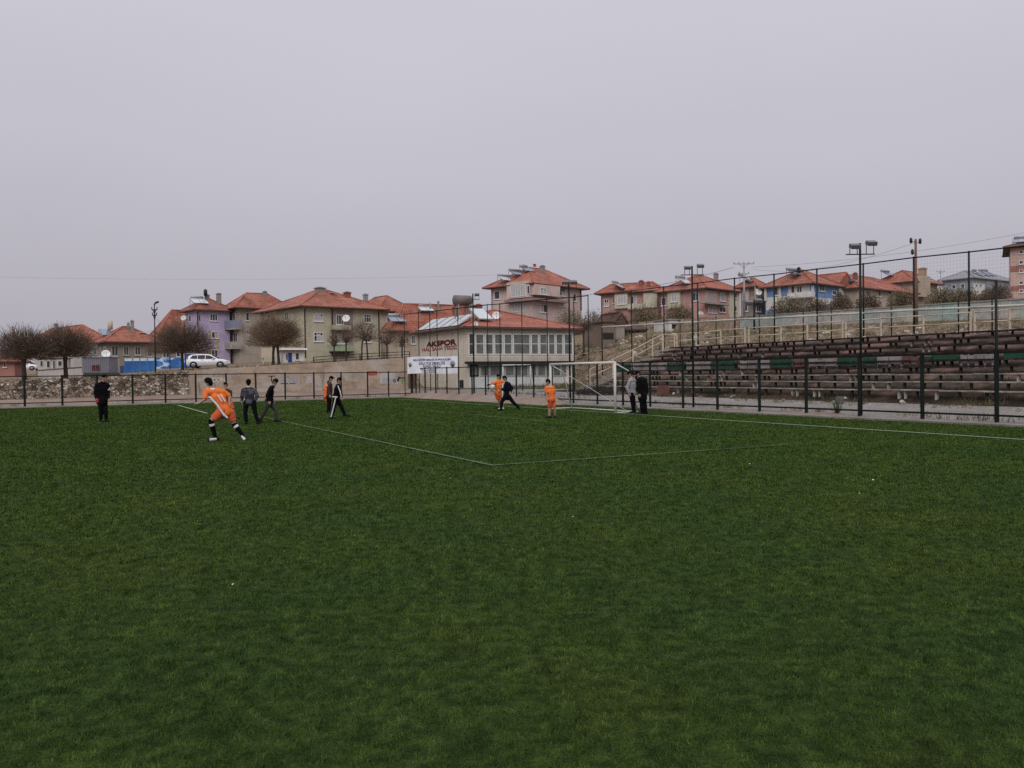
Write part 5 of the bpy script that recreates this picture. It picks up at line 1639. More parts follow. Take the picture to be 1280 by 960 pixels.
# ------------------------------------------------------------------ trees
def bare_tree(label, base, ht, cw, ch, trunk_r=0.14, ntw=2600, matc=None, forks=1, lean=0.0, group='bare pollarded street trees', seed=0, spread=1.0, name='bare_tree', tw=0.010):
    r = np.random.default_rng(seed + 100)
    t = thing(name, label, 'tree', base, 0, group)
    top = np.array([lean, 0, ht])
    m = MB()
    for f in range(forks):
        ang = 2 * math.pi * f / max(1, forks) + 0.4; off_ = 0.0 if forks == 1 else 0.28
        b0 = np.array([off_ * math.cos(ang), off_ * math.sin(ang), -0.2])
        m.tube([b0, b0 * 0.9 + [lean * 0.3, 0.02, ht * 0.35], b0 * 0.8 + [lean * 0.7, -0.02, ht * 0.75], top + b0 * [0.6, 0.6, 0] + [0, 0, 0.05]], [trunk_r * 1.35, trunk_r, trunk_r * 0.9, trunk_r * 1.05], 9)
    m.build('trunk', M['bark'], t)
    segs = []
    limbs = []
    nl = 17
    for k in range(nl):
        a = 2 * math.pi * (k + r.random() * 0.7) / nl
        el = r.uniform(0.12, 1.35)
        d = np.array([math.cos(a) * math.cos(el) * cw / 2, math.sin(a) * math.cos(el) * cw / 2, math.sin(el) * ch])
        p = top.copy(); pts = [p]
        for j in range(1, 5):
            q = top + d * 0.8 * (j / 4) + r.normal(0, 0.05, 3) * j + np.array([0, 0, 0.08 * ch * (j / 4) ** 2])
            rr0 = trunk_r * 0.62 * (1 - (j - 1) / 5.5); rr1 = trunk_r * 0.62 * (1 - j / 5.5)
            segs.append([*pts[-1], *q, rr0, rr1]); pts.append(q)
        limbs.append(pts)
        for j in (1, 2, 3):
            for _ in range(3):
                s0 = pts[j] + (pts[j + 1] - pts[j]) * r.random()
                dd = d / np.linalg.norm(d) + r.normal(0, 0.45, 3); dd[2] += 0.15
                e = s0 + dd * r.uniform(0.35, 0.75) * cw / 5
                segs.append([*s0, *e, trunk_r * 0.2, trunk_r * 0.09])
    # fine twigs fill the dome
    n = ntw
    a = r.random(n) * 2 * math.pi; el = np.arcsin(r.random(n) ** 0.8 * 1.06 - 0.06)
    rad = r.random(n) ** 0.5 * 0.93
    lump = 1 + 0.10 * np.sin(3 * a + seed) * np.cos(2 * el) + 0.07 * np.sin(7 * a + 2 * seed + 4 * el)
    dirv = np.stack([np.cos(a) * np.cos(el) * cw / 2, np.sin(a) * np.cos(el) * cw / 2, np.sin(el) * ch], 1) * lump[:, None]
    kp = (np.sin(2.3 * a + seed * 1.7) * np.sin(5 * el + seed) + 0.6 * np.sin(6.1 * a - 3 * el + seed)) > r.uniform(-1.5, 0.35, n)
    dirv, rad, el = dirv[kp], rad[kp], el[kp]; n = len(rad)
    far = r.random(n) < 0.06; rad = np.where(far, rad * 1.12, rad)
    p0 = top + dirv * rad[:, None]
    dn = dirv / np.linalg.norm(dirv, axis=1, keepdims=True) + r.normal(0, 0.32 * spread, (n, 3)); dn[:, 2] += 0.12
    ln = r.uniform(0.14, 0.34, n) * cw / 2.4 * (0.6 + 0.5 * rad)
    p1 = p0 + dn * ln[:, None]
    p1 = np.where(((p1 - top)[:, 2:3] < -0.12), p0 + (p1 - p0) * 0.5, p1)
    tws = np.concatenate([p0, p1, np.full((n, 1), tw), np.full((n, 1), tw * 0.55)], 1)
    cr = strand_obj('crown', np.concatenate([np.array(segs), tws]), [matc or M['twig']], t)
    return t


def base_at(px, py, Y, dz=0.0):
    p = P(px, py, Y); return (p[0], p[1], TZ(p[0], p[1]) + dz)


def tree_px(label, px, Y, top_py, trunk_py, half_px, seed, **kw):
    b = base_at(px, 460, Y); zt = P(px, trunk_py, Y)[2]; zc = P(px, top_py, Y)[2]
    d = Y / FPX
    return bare_tree(label, b, zt - b[2], 2 * half_px * d * 0.96, (zc - zt) * 0.92, seed=seed, **kw)


tree_px('bare pollarded tree with rounded brown crown at the far left edge', 30, 58, 410, 449, 37, 1, ntw=6800, trunk_r=0.16)
tree_px('bare pollarded tree with wide flat crown above the pale low wall', 82, 60, 407, 446, 36, 2, ntw=6600, trunk_r=0.15)
tree_px('bare pollarded tree with dense dome crown before the blue sheets and car', 228, 76, 404, 441, 40, 3, ntw=8500, trunk_r=0.13)
tree_px('bare pollarded tree with ochre dome crown and twin trunks beside the kiosk', 345, 80, 394, 433, 37, 4, ntw=8500, trunk_r=0.13, forks=2, matc=M['twig2'])
for i, (px, tp, tr, hp, lab) in enumerate([(456, 398, 426, 21, 'bare sapling with spreading vase crown in the middle of the railing'), (433, 404, 428, 12, 'thin bare sapling in front of the lower green balcony'), (418, 407, 433, 9, 'thinnest bare sapling leaning beside the olive block corner'), (484, 404, 431, 13, 'bare sapling before the tan end block'), (503, 409, 434, 11, 'bare sapling next to the cream sports building')]):
    tree_px(lab, px, 72, tp, tr, hp, 20 + i, ntw=700 if i else 1400, trunk_r=0.07, matc=M['twig'], group='bare saplings behind the plaster wall', spread=1.3, forks=2 if i == 0 else 1, tw=0.009)
# small tree / saplings at the hillside huts
for i, (px, tp, tr, hp, Y, lab) in enumerate([(730, 399, 415, 15, 78, 'dark bare tree beside the sports building on the slope'), (1246, 356, 372, 17, 66, 'dark bare tree behind the hillside wall at the right')]):
    tree_px(lab, px, Y, tp, tr, hp, 40 + i, ntw=900, trunk_r=0.10, group='bare trees on the hillside', spread=1.2)


BUM = mat('bush_leaf', (0.15, 0.122, 0.068), 0.8, 0.5, 1.2); BUM2 = mat('bush_leaf_brown', (0.15, 0.108, 0.076), 0.8, 0.5, 1.2); BUM3 = mat('bush_leaf_green', (0.07, 0.09, 0.04), 0.8, 0.5, 1.2)
def bush(label, px, Y, top_py, base_py, half_px, m_, seed, group='shrubs along the hillside road', leaf=0.075, n=4200, name='bush', flat=0.85):
    r = np.random.default_rng(seed + 300)
    p = P(px, base_py, Y); zt = P(px, top_py, Y)[2]
    zb = min(p[2], TZ(p[0], p[1]) + 0.3) - 0.25
    t = thing(name, label, 'shrub', (p[0], p[1], zb), 0, group)
    hw = half_px * Y / FPX; hh = zt - zb
    a = r.random(n) * 2 * math.pi; el = np.arcsin(r.random(n))
    rad = r.random(n) ** 0.4
    lump = 1 + 0.13 * np.sin(3 * a + seed) * np.cos(2 * el + seed) + 0.10 * np.sin(6 * a + 3 * el + 2 * seed)
    c = np.stack([np.cos(a) * np.cos(el) ** flat * hw, np.sin(a) * np.cos(el) ** flat * hw * 0.75, np.sin(el) * hh], 1) * (rad * lump * 0.97)[:, None]
    c[:, 2] = np.maximum(c[:, 2], 0.02)
    d1 = r.normal(0, 1, (n, 3)); d1 /= np.linalg.norm(d1, axis=1, keepdims=True)
    d2 = r.normal(0, 1, (n, 3)); d2 -= d1 * (d1 * d2).sum(1, keepdims=True); d2 /= np.linalg.norm(d2, axis=1, keepdims=True)
    s = leaf * r.uniform(0.6, 1.5, (n, 1))
    V = np.stack([c - d1 * s, c + d2 * s * 0.4, c + d1 * s, c - d2 * s * 0.4], 1).reshape(-1, 3)
    F = np.arange(n * 4).reshape(-1, 4)
    fast_mesh('foliage', V, F, [m_], t)
    k = 140
    a = r.random(k) * 2 * math.pi; el = np.arcsin(r.random(k))
    e = np.stack([np.cos(a) * np.cos(el) * hw, np.sin(a) * np.cos(el) * hw * 0.75, np.sin(el) * hh], 1) * r.uniform(0.8, 1.08, (k, 1))
    s0 = e * [0.12, 0.12, 0.0]
    strand_obj('stems', np.concatenate([s0, e, np.full((k, 1), 0.02), np.full((k, 1), 0.007)], 1), [M['twig']], t)
    return t


bl = [('broad olive shrub below the rose pink house, left of three', 770, 92, 385, 403, 21, BUM2), ('olive brown shrub below the rose pink house, middle of three', 806, 92, 381, 402, 23, BUM), ('olive shrub under the cream bay of the balcony house', 849, 92, 379, 401, 21, BUM),
      ('wide brown shrub in front of the blue house', 987, 82, 369, 391, 26, BUM), ('brown shrub under the white balcony of the blue house', 1022, 82, 372, 392, 18, BUM2), ('dark brown shrub right of the blue house', 1052, 80, 369, 387, 16, BUM2), ('small dark green conifer like shrub by the blue house wing', 1049, 90, 363, 376, 6, BUM3),
      ('brown shrub before the low beige house', 1085, 76, 366, 386, 17, BUM2), ('olive shrub beside the wooden lamp post', 1127, 74, 361, 386, 19, BUM), ('olive green shrub between the lamp post and tall fence post', 1178, 72, 358, 384, 22, BUM), ('dark olive shrub in front of the grey block', 1206, 70, 360, 380, 20, BUM), ('dark shrub beside the salmon apartment building', 1244, 68, 358, 376, 22, BUM2),
      ('pale olive shrub on the bank right of the pink villa', 713, 100, 383, 403, 22, BUM), ('brown shrub on the bank behind the sports hall roof', 741, 96, 388, 404, 16, BUM2)]
for i, q in enumerate(bl): bush(*q, i)

# ------------------------------------------------------------------ weeds, rubble, dry grass on the slopes: uncountable
def scatter_uv(n, u0, u1, v0, v1, r): return r.uniform(u0, u1, n), r.uniform(v0, v1, n)
r = np.random.default_rng(5)
segs = []
for (n, u0, u1, v0, v1, h) in [(2600, 30.8, 46.6, -6, 60, 0.34), (1700, 26, 46, 34, 60, 0.36), (900, 22.0, 30, 33.6, 44, 0.3), (500, 21.7, 22.5, -6, 32, 0.26), (350, 22.6, 25.0, -6, 32, 0.2), (1100, -62, 17, 49.4, 58, 0.34), (260, 16.9, 17.5, -6, 44, 0.2), (420, -60, 15, 43.6, 45.0, 0.18)]:
    u, v = scatter_uv(n, u0, u1, v0, v1, r)
    cl = np.sin(u * 0.9 + v * 0.37) * np.cos(v * 0.8 - u * 0.3) > -0.25
    u, v = u[cl], v[cl]; n = len(u)
    for _ in range(5):
        uu, vv = u + r.normal(0, 0.07, n), v + r.normal(0, 0.07, n)
        x = C0[0] + uu * U2[0] + vv * V2[0]; y = C0[1] + uu * U2[1] + vv * V2[1]; z = terrain(uu, vv) - 0.03
        hh = h * r.uniform(0.35, 1.2, n)
        segs.append(np.stack([x, y, z, x + r.normal(0, 0.35, n) * hh, y + r.normal(0, 0.35, n) * hh, z + hh, np.full(n, 0.012), np.full(n, 0.003)], 1))
DRY = mat('dry_weeds', (0.16, 0.125, 0.055), 0.9, 0.5, 0.9, col2=(0.055, 0.07, 0.025), thr=(0.45, 0.6))
w_ = strand_obj('dry_grass', np.concatenate(segs), [DRY]); tag(w_, 'dry yellow and green weeds growing over the slopes and along the kerbs', 'weeds', kind='stuff')

def rock(m, c, s, r, mi=0):
    n, k = 7, 5
    ax = r.uniform(0.7, 1.3, 3) * s; rot = r.random() * 6.28
    vs = []; 
    for i in range(k + 1):
        for j in range(n):
            t_, p_ = math.pi * i / k, 2 * math.pi * j / n + rot
            q = np.array([math.sin(t_) * math.cos(p_), math.sin(t_) * math.sin(p_), math.cos(t_)]) * ax * (1 + 0.22 * r.normal())
            vs.append((c[0] + q[0], c[1] + q[1], c[2] + q[2] * 0.65))
    fs = [(i * n + j, i * n + (j + 1) % n, (i + 1) * n + (j + 1) % n, (i + 1) * n + j) for i in range(k) for j in range(n)]
    m.add(vs, fs, mi)


RK = [mat('rock_pale', (0.42, 0.38, 0.35), 0.95, 0.3, 3, 0.4), mat('rock_brown', (0.20, 0.15, 0.115), 0.95, 0.3, 3, 0.4), mat('rock_grey', (0.28, 0.25, 0.23), 0.95, 0.3, 3, 0.4)]
m = MB()
for (n, u0, u1, v0, v1, s) in [(330, 31.5, 46.3, -8, 36, 0.20), (240, 28, 44, 34, 58, 0.24), (110, 30.2, 33.5, 6, 31, 0.17), (60, 0.3, 6, 49.5, 52, 0.16), (70, 21.7, 22.6, -6, 31, 0.11)]:
    for _ in range(n):
        u, v = r.uniform(u0, u1), r.uniform(v0, v1)
        p = W(u, v); rock(m, (p[0], p[1], float(terrain(u, v))), s * r.uniform(0.35, 1.3), r, int(r.choice([0, 1, 1, 2])))
tag(m.build('rubble', RK, fixn=False), 'pale and brown rubble strewn over the dirt hillside', 'rubble', kind='stuff')
# larger single boulders seen on the slope left of the stairs
for i, (px, py, Y, s, lab) in enumerate([(741, 444.5, 62, 0.55, 'largest pale boulder on the slope left of the stairs'), (757, 445, 63, 0.45, 'grey pale boulder beside the largest one on the slope'), (763, 438, 66, 0.35, 'small white boulder uphill of the two pale ones on the slope'), (1003, 421, 58, 0.0, '')]):
    if s == 0: continue
    p = P(px, py, Y); m = MB(); z = TZ(p[0], p[1]); rock(m, (0, 0, 0.1), s, r, 0)
    tag(m.build('boulder', RK[0], None, (p[0], p[1], z)), lab, 'boulder', 'boulders on the slope')

# ------------------------------------------------------------------ utility poles and wires
def cross_pole(label, base, top, arms, mat_, rad=0.12, name='utility_pole', extra=None, group='utility poles'):
    t = thing(name, label, 'utility pole', base, 0, group); h = top - base[2]
    m = MB(); m.tube([(0, 0, -0.3), (0, 0, h)], [rad, rad * 0.7], 8); m.build('pole', mat_, t)
    for w, dz, ins in arms:
        m = MB(); m.beam((-w, 0, h + dz), (w, 0, h + dz), 0.09); m.beam((-w * 0.5, 0, h + dz), (0, 0, h + dz - 0.45), 0.05); m.beam((w * 0.5, 0, h + dz), (0, 0, h + dz - 0.45), 0.05); a = m.build('crossarm', mat_, t)
        for k in range(ins):
            x = -w + 2 * w * k / (ins - 1)
            m = MB(); m.lathe([(0.02, 0), (0.05, 0.04), (0.03, 0.09), (0.05, 0.13), (0.02, 0.19)], (x, 0, h + dz + 0.04), 8); m.build('insulator', M['black'], a)
    return t


b_ = base_at(930.5, 400, 96); z_ = P(930.5, 331.5, 96)[2]
cross_pole('power pole with wide black crossarm and insulators behind the grey house', b_, z_ + 0.3, [(1.15, -0.15, 5), (0.55, -1.3, 3)], M['grey'], 0.14)
WD = mat('pole_wood', (0.15, 0.085, 0.06), 0.85, 0.3, 3)
pz = P(1144.5, 299, 55); b_ = (pz[0], pz[1], TZ(pz[0], pz[1]))
t = cross_pole('brown wooden lamp post with three small lamps on the hillside', b_, pz[2], [], WD, 0.11)
h_ = pz[2] - b_[2]
for dx, dz in [(-0.33, -0.1), (0.27, -0.15), (-0.24, -0.85)]:
    m = MB(); m.tube([(0, 0, h_ + dz - 0.15), (dx, -0.05, h_ + dz)], 0.02, 6); m.lathe([(0.04, -0.18), (0.09, -0.1), (0.09, 0.12), (0.03, 0.2)], (dx, -0.05, h_ + dz), 10); m.build('lamp', M['black'], t)
m = MB()
for s_ in (-0.11, 0.11): m.beam((s_, 0, -0.3), (s_, 0, h_ * 0.55), 0.05)
m.build('brace', WD, t)
b_ = base_at(194.5, 466, 70); z_ = P(194, 379, 70)[2]
t = cross_pole('slim dark street lamp pole in front of the brown red roofed house', b_, z_, [(0.22, -0.55, 2), (0.18, -1.0, 2)], M['black'], 0.06)
h_ = z_ - b_[2]; m = MB(); m.tube([(0, 0, h_ - 0.25), (0.12, -0.03, h_ + 0.05), (0.2, -0.05, h_ + 0.02)], 0.03, 6); m.prism([(0.12, -0.16, h_ - 0.05), (0.38, -0.16, h_ + 0.05), (0.38, -0.16, h_ + 0.16), (0.12, -0.16, h_ + 0.1)], (0, 0.2, 0)); m.build('lamp', M['black'], t)
b_ = base_at(1176, 370, 150); z_ = P(1176, 337.5, 150)[2]
cross_pole('far thin power pole between the beige house and grey block', b_, z_, [(0.7, -0.3, 3)], M['grey'], 0.1)


def wire(label, a, b, sag, rad=0.012, n=24):
    a, b = np.array(a), np.array(b)
    pts = [a + (b - a) * k / n - np.array([0, 0, sag * 4 * (k / n) * (1 - k / n)]) for k in range(n + 1)]
    o = np.array(pts[0]); m = MB(); m.tube([p - o for p in pts], rad, 4, cap=False)
    tag(m.build('power_line', M['wire'], None, o, fixn=False), label, 'cable', 'overhead cables')


wire('thin overhead cable crossing the sky above the left houses', P(-60, 345, 118), P(640, 343, 124), 0.6, 0.008)
wire('overhead cable running from the pink villa to the crossarm pole', P(720, 369.5, 104), P(918, 334, 96), 0.5, 0.02)
wire('overhead cable from the crossarm pole to the right edge of the view', P(941, 334, 96), P(1300, 287, 88), 0.6, 0.012)
wire('second overhead cable from the crossarm pole to the lamp post', P(938, 336, 96), P(1145, 303, 55), 0.9, 0.009)

# ------------------------------------------------------------------ things on the left wall
def px_box(name, label, cat, px0, px1, y0, y1, Y, depth, mats, yaw=8, build=None):
    a, b = P(px0, y1, Y), P(px1, y1, Y)
    w = b[0] - a[0]; h_ = P(px0, y0, Y)[2] - a[2]
    zb = TZ(a[0], a[1]) - 0.05
    return thing(name, label, cat, (a[0], a[1], zb), math.radians(yaw)), w, h_ + (a[2] - zb)


CAB = mat('cabin_grey', (0.20, 0.19, 0.23), 0.6, 0.2, 1.0, col2=(0.13, 0.12, 0.14)); RW = mat('red_window_frame', (0.30, 0.03, 0.04), 0.5, 0.1); CBG = mat('cabin_base', (0.045, 0.06, 0.05), 0.9, 0.3)
t, w, hh = px_box('site_cabin', 'grey corrugated cabin with a small red framed window on the stone wall', 'cabin', 102.5, 134.5, 447, 473, 66, 2.2, None)
m = MB(); n = 26
for k in range(n): m.box2((w * k / n + 0.004, 0.0 if k % 2 else 0.03, hh * 0.24), (w * (k + 1) / n - 0.004, 2.2, hh)); 
m.build('wall', CAB, t)
m = MB(); m.box2((-0.05, -0.06, hh), (w + 0.05, 2.3, hh + 0.07)); m.build('roof', M['grey'], t)
m = MB(); m.box2((0.1, 0.02, -0.2), (w + 0.1, 2.2, hh * 0.235)); m.build('base', CBG, t)
m = MB(); cx, cz = w * 0.52, hh * 0.5
for a, b in [((cx - 0.30, cz - 0.21), (cx + 0.30, cz - 0.17)), ((cx - 0.30, cz + 0.17), (cx + 0.30, cz + 0.21)), ((cx - 0.30, cz - 0.17), (cx - 0.25, cz + 0.17)), ((cx + 0.25, cz - 0.17), (cx + 0.30, cz + 0.17)), ((cx - 0.03, cz - 0.17), (cx + 0.03, cz + 0.17))]: m.box2((a[0], -0.06, a[1]), (b[0], 0.01, b[1]))
f = m.build('window', RW, t); m = MB(); m.box2((cx - 0.25, -0.03, cz - 0.17), (cx + 0.25, -0.005, cz + 0.17)); m.build('pane', M['glass'], f)

GWm = wall_mat('grey_white_wall', (0.40, 0.37, 0.35), 0.5)
t, w, hh = px_box('low_wall', 'low grey white garden wall behind the wide bare tree', 'wall', 48, 105, 460, 474, 66, 0.25, None, 4)
m = MB(); m.prism([(0, 0, -0.3), (w, 0, -0.3), (w, 0, hh), (w * 0.55, 0, hh - 0.1), (0, 0, hh - 0.22)], (0, 0.25, 0)); m.build('masonry', GWm, t)
m = MB(); m.beam((0, 0.12, hh - 0.18), (w * 0.55, 0.12, hh - 0.06), 0.32, 0.07); m.beam((w * 0.55, 0.12, hh - 0.06), (w, 0.12, hh + 0.04), 0.32, 0.07); m.build('coping', M['soffit'], t)
t, w, hh = px_box('gate_pillar', 'cream rendered gate pillar between the grey cabin and the blue sheets', 'pillar', 141.5, 147.5, 446, 466, 70, 0.4, None, 4)
m = MB(); m.box2((0, 0, -0.2), (w, w, hh)); m.build('shaft', M['cream'], t); m = MB(); m.box2((-0.05, -0.05, hh), (w + 0.05, w + 0.05, hh + 0.07)); m.build('cap', M['concpale'], t)

# blue sheet fence: deep blue sheets with pale tops
SBL = mat('blue_sheet', (0.012, 0.09, 0.29), 0.5, 0.35, 1.2, col2=(0.03, 0.16, 0.38), thr=(0.5, 0.7)); SBD = mat('dark_blue_sheet', (0.010, 0.05, 0.17), 0.5, 0.3, 1.2); SPT = mat('pale_blue_top', (0.42, 0.52, 0.60), 0.5, 0.25, 2)
def mural_mat():
    m, nt, b = nodes_mat('wave_mural'); tc = N(nt, 'ShaderNodeTexCoord')
    mp = N(nt, 'ShaderNodeMapping'); mp.inputs['Scale'].default_value = (0.8, 0.8, 1.5); nt.links.new(tc.outputs['Object'], mp.inputs['Vector'])
    n = N(nt, 'ShaderNodeTexNoise', i_Scale=1.3, i_Detail=4.0, i_Distortion=1.8); nt.links.new(mp.outputs[0], n.inputs['Vector'])
    r = ramp(nt, [(0.46, (0.012, 0.075, 0.27)), (0.57, (0.02, 0.16, 0.42)), (0.64, (0.46, 0.53, 0.62))]); nt.links.new(n.outputs['Fac'], r.inputs['Fac'])
    nt.links.new(r.outputs[0], b.inputs['Base Color']); b.inputs['Roughness'].default_value = 0.6; return m
t, w, hh = px_box('blue_sheet_fence', 'bright blue sheet fence with pale tops and a wave mural beside the street lamp', 'fence', 148, 232, 447.5, 465, 84, 0.1, None, 3)
edges = [148, 155.5, 166, 175, 184, 193]; sc_ = w / (232 - 148)
for k, (a, b) in enumerate(zip(edges[:-1], edges[1:])):
    x0, x1 = (a - 148) * sc_, (b - 148) * sc_ - 0.06
    m = MB(); m.box2((x0, 0, -0.2), (x1, 0.06, hh * (0.80 if k else 0.5))); p_ = m.build('sheet', SBD if k == 0 else SBL, t)
    if k: m = MB(); m.box2((x0 + 0.03, -0.01, hh * 0.80), (x1 - 0.03, 0.05, hh * 0.97)); m.build('pale_top', SPT, p_)
m = MB(); m.box2(((194 - 148) * sc_, 0.0, hh * 0.3), (w, 0.06, hh)); m.build('mural_panel', mural_mat(), t)
m = MB(); m.box2(((194 - 148) * sc_, -0.05, -0.3), (w, 0.2, hh * 0.29)); m.build('base_wall', M['conc'], t)
for px_ in (194, 211.5, 231): m = MB(); m.box2(((px_ - 148) * sc_ - 0.04, -0.07, -0.2), ((px_ - 148) * sc_ + 0.04, -0.012, hh * 1.25)); m.build('post', M['black'], t)
t, w, hh = px_box('blue_container', 'deep blue container standing between the bare tree and the white hatchback', 'container', 233, 245.5, 443.5, 463, 95, 2, None, 5)
m = MB(); n = 10
for k in range(n): m.box2((w * k / n, 0.0 if k % 2 else 0.03, -0.2), (w * (k + 1) / n - 0.006, 2.0, hh)); 
m.build('shell', SBL, t); m = MB(); m.box2((-0.05, -0.03, hh), (w + 0.05, 2.05, hh + 0.08)); m.build('lid', SBD, t)

# ------------------------------------------------------------------ cars
CARW = mat('car_white', (0.66, 0.66, 0.70), 0.25, 0.04, 1, spec=0.5); RUB = mat('tyre_rubber', (0.012, 0.012, 0.012), 0.85, 0.2); RIM = mat('wheel_rim', (0.32, 0.32, 0.33), 0.35, 0.15, metal=0.6); LAMP = mat('car_lamp', (0.5, 0.5, 0.5), 0.15, 0.1, spec=0.8); TAIL = mat('tail_lamp', (0.35, 0.015, 0.02), 0.3, 0.1); CGL = mat('car_glass', (0.012, 0.014, 0.018), 0.28, 0.3, spec=0.12)
def loft(m, secs, mi=0, smooth=True):
    n = len(secs[0]); vs = [p for s_ in secs for p in s_]
    fs = [(i * n + k, i * n + k + 1, (i + 1) * n + k + 1, (i + 1) * n + k) for i in range(len(secs) - 1) for k in range(n - 1)]
    fs += [tuple(range(n)), tuple(reversed([(len(secs) - 1) * n + k for k in range(n)]))]
    m.add(vs, fs, mi, smooth=smooth)


def hatchback(label, loc, rz, body=CARW, group=None):
    """nose towards +x; length 4.1, width 1.72, height 1.47; half-sections across the width"""
    t = thing('parked_car', label, 'car', loc, rz, group); t.scale = (1.0, 1.0, 0.93)
    # profile stations x: (floor z, belt z, half width)
    st_ = [(-2.03, 0.42, 0.72, 0.58), (-2.0, 0.30, 0.92, 0.72), (-1.9, 0.22, 1.02, 0.79), (-1.5, 0.2, 1.0, 0.84), (-0.9, 0.18, 0.97, 0.86), (0, 0.18, 0.94, 0.86), (0.7, 0.18, 0.93, 0.86), (1.2, 0.2, 0.92, 0.84), (1.6, 0.22, 0.84, 0.80), (1.9, 0.26, 0.72, 0.70), (2.05, 0.34, 0.58, 0.52)]
    secs = []
    for x, zf, zb, hw in st_:
        secs.append([(x, -hw * 0.86, zf), (x, -hw * 0.97, zf + 0.1), (x, -hw, (zf + zb) * 0.52), (x, -hw * 0.97, zb - 0.06), (x, -hw * 0.86, zb), (x, -hw * 0.4, zb + 0.025), (x, hw * 0.4, zb + 0.025), (x, hw * 0.86, zb), (x, hw * 0.97, zb - 0.06), (x, hw, (zf + zb) * 0.52), (x, hw * 0.97, zf + 0.1), (x, hw * 0.86, zf), (x, -hw * 0.86, zf)])
    m = MB(); loft(m, secs)
    m.build('body', body, t)
    cab = [(-1.98, 0.98, 1.0, 0.66), (-1.78, 0.98, 1.30, 0.60), (-1.45, 0.96, 1.43, 0.60), (-0.7, 0.94, 1.48, 0.62), (0.0, 0.92, 1.46, 0.61), (0.35, 0.92, 1.38, 0.60), (0.85, 0.91, 1.10, 0.62), (1.15, 0.90, 0.93, 0.66)]
    secs = []
    for x, zb, zt, hwt in cab:
        hb = 0.78
        secs.append([(x, -hb, zb - 0.05), (x, -(hb + hwt) / 2 - 0.005, (zb + zt) / 2), (x, -hwt, zt - 0.05), (x, -hwt * 0.8, zt), (x, hwt * 0.8, zt), (x, hwt, zt - 0.05), (x, (hb + hwt) / 2 + 0.005, (zb + zt) / 2), (x, hb, zb - 0.05), (x, -hb, zb - 0.05)])
    m = MB(); loft(m, secs); m.build('cabin', body, t)
    for sgn in (-1, 1):
        def sp(x, z):
            zt = np.interp(x, [c[0] for c in cab], [c[2] for c in cab]); hwt = np.interp(x, [c[0] for c in cab], [c[3] for c in cab])
            f_ = (z - 0.87) / max(0.08, zt - 0.87 - 0.05)
            return (x, sgn * (0.78 + (hwt - 0.78) * min(1, f_) + 0.075), z)
        for pts in ([(-1.62, 1.02), (-0.98, 0.99), (-0.92, 1.36), (-1.40, 1.34)], [(-0.9, 0.99), (-0.22, 0.98), (-0.18, 1.37), (-0.84, 1.37)], [(-0.14, 0.98), (0.86, 0.97), (0.45, 1.22), (0.24, 1.32), (-0.10, 1.36)]):
            m = MB(); q = [sp(*p) for p in pts]; m.prism(q, (0, -sgn * 0.08, 0)); m.build('side_window', CGL, t)
        m = MB(); m.box((0.62, sgn * 0.92, 1.0), (0.14, 0.16, 0.12)); m.build('wing_mirror', body, t)
        m = MB(); m.ball((1.78, sgn * 0.60, 0.68), (0.2, 0.13, 0.09)); m.build('headlight', LAMP, t)
        m = MB(); m.ball((-1.88, sgn * 0.66, 0.98), (0.1, 0.13, 0.2)); m.build('tail_light', TAIL, t)
        m = MB(); m.box((-0.45, sgn * 0.866, 0.84), (0.16, 0.03, 0.03)); m.box((0.35 - 1.2, sgn * 0.868, 0.86), (0.01, 0.012, 0.01)); m.build('door_handle', M['grey'], t)
        for x in (-1.28, 1.28):
            m = MB(); m.lathe([(0.2, -0.1), (0.31, -0.1), (0.325, -0.06), (0.325, 0.06), (0.31, 0.1), (0.2, 0.1)], (x, sgn * 0.78, 0.325), 22, 0, 'Y'); wh = m.build('wheel', RUB, t)
            m = MB(); m.lathe([(0.05, 0.0), (0.21, -0.0), (0.21, 0.02)], (x, sgn * 0.885 - 0.01, 0.325), 16, 0, 'Y')
            for k in range(5):
                a = 2 * math.pi * k / 5; m.beam((x, sgn * 0.905, 0.325), (x + 0.2 * math.cos(a), sgn * 0.905, 0.325 + 0.2 * math.sin(a)), 0.05)
            m.build('rim', RIM, wh)
            m = MB(); m.lathe([(0.345, 0), (0.375, 0.0), (0.375, 0.02), (0.345, 0.02)], (x, sgn * 0.848 - 0.01, 0.325), 22, 0, 'Y'); m.build('wheel_arch', M['black'], t)
    m = MB(); m.prism([(0.42, -0.52, 1.375), (0.42, 0.52, 1.375), (1.06, 0.60, 1.00), (1.06, -0.60, 1.00)], (0.03, 0, 0.025)); m.build('windscreen', CGL, t)
    m = MB(); m.prism([(-1.8, -0.5, 1.31), (-1.8, 0.5, 1.31), (-2.0, 0.58, 1.02), (-2.0, -0.58, 1.02)], (-0.03, 0, 0.02)); m.build('rear_window', CGL, t)
    m = MB(); m.box((-2.03, 0, 0.55), (0.03, 0.5, 0.11)); m.build('number_plate', M['white'], t)
    return t


p = P(261, 462.6, 84); hatchback('white hatchback parked on the street above the plaster wall', (p[0], p[1], max(p[2], TZ(p[0], p[1]))), math.radians(8), group='parked white cars')
p = P(32, 463, 120); t2 = hatchback('white car parked far left behind the leftmost bare trunk', (p[0], p[1], max(p[2], TZ(p[0], p[1]))), math.radians(4), group='parked white cars')

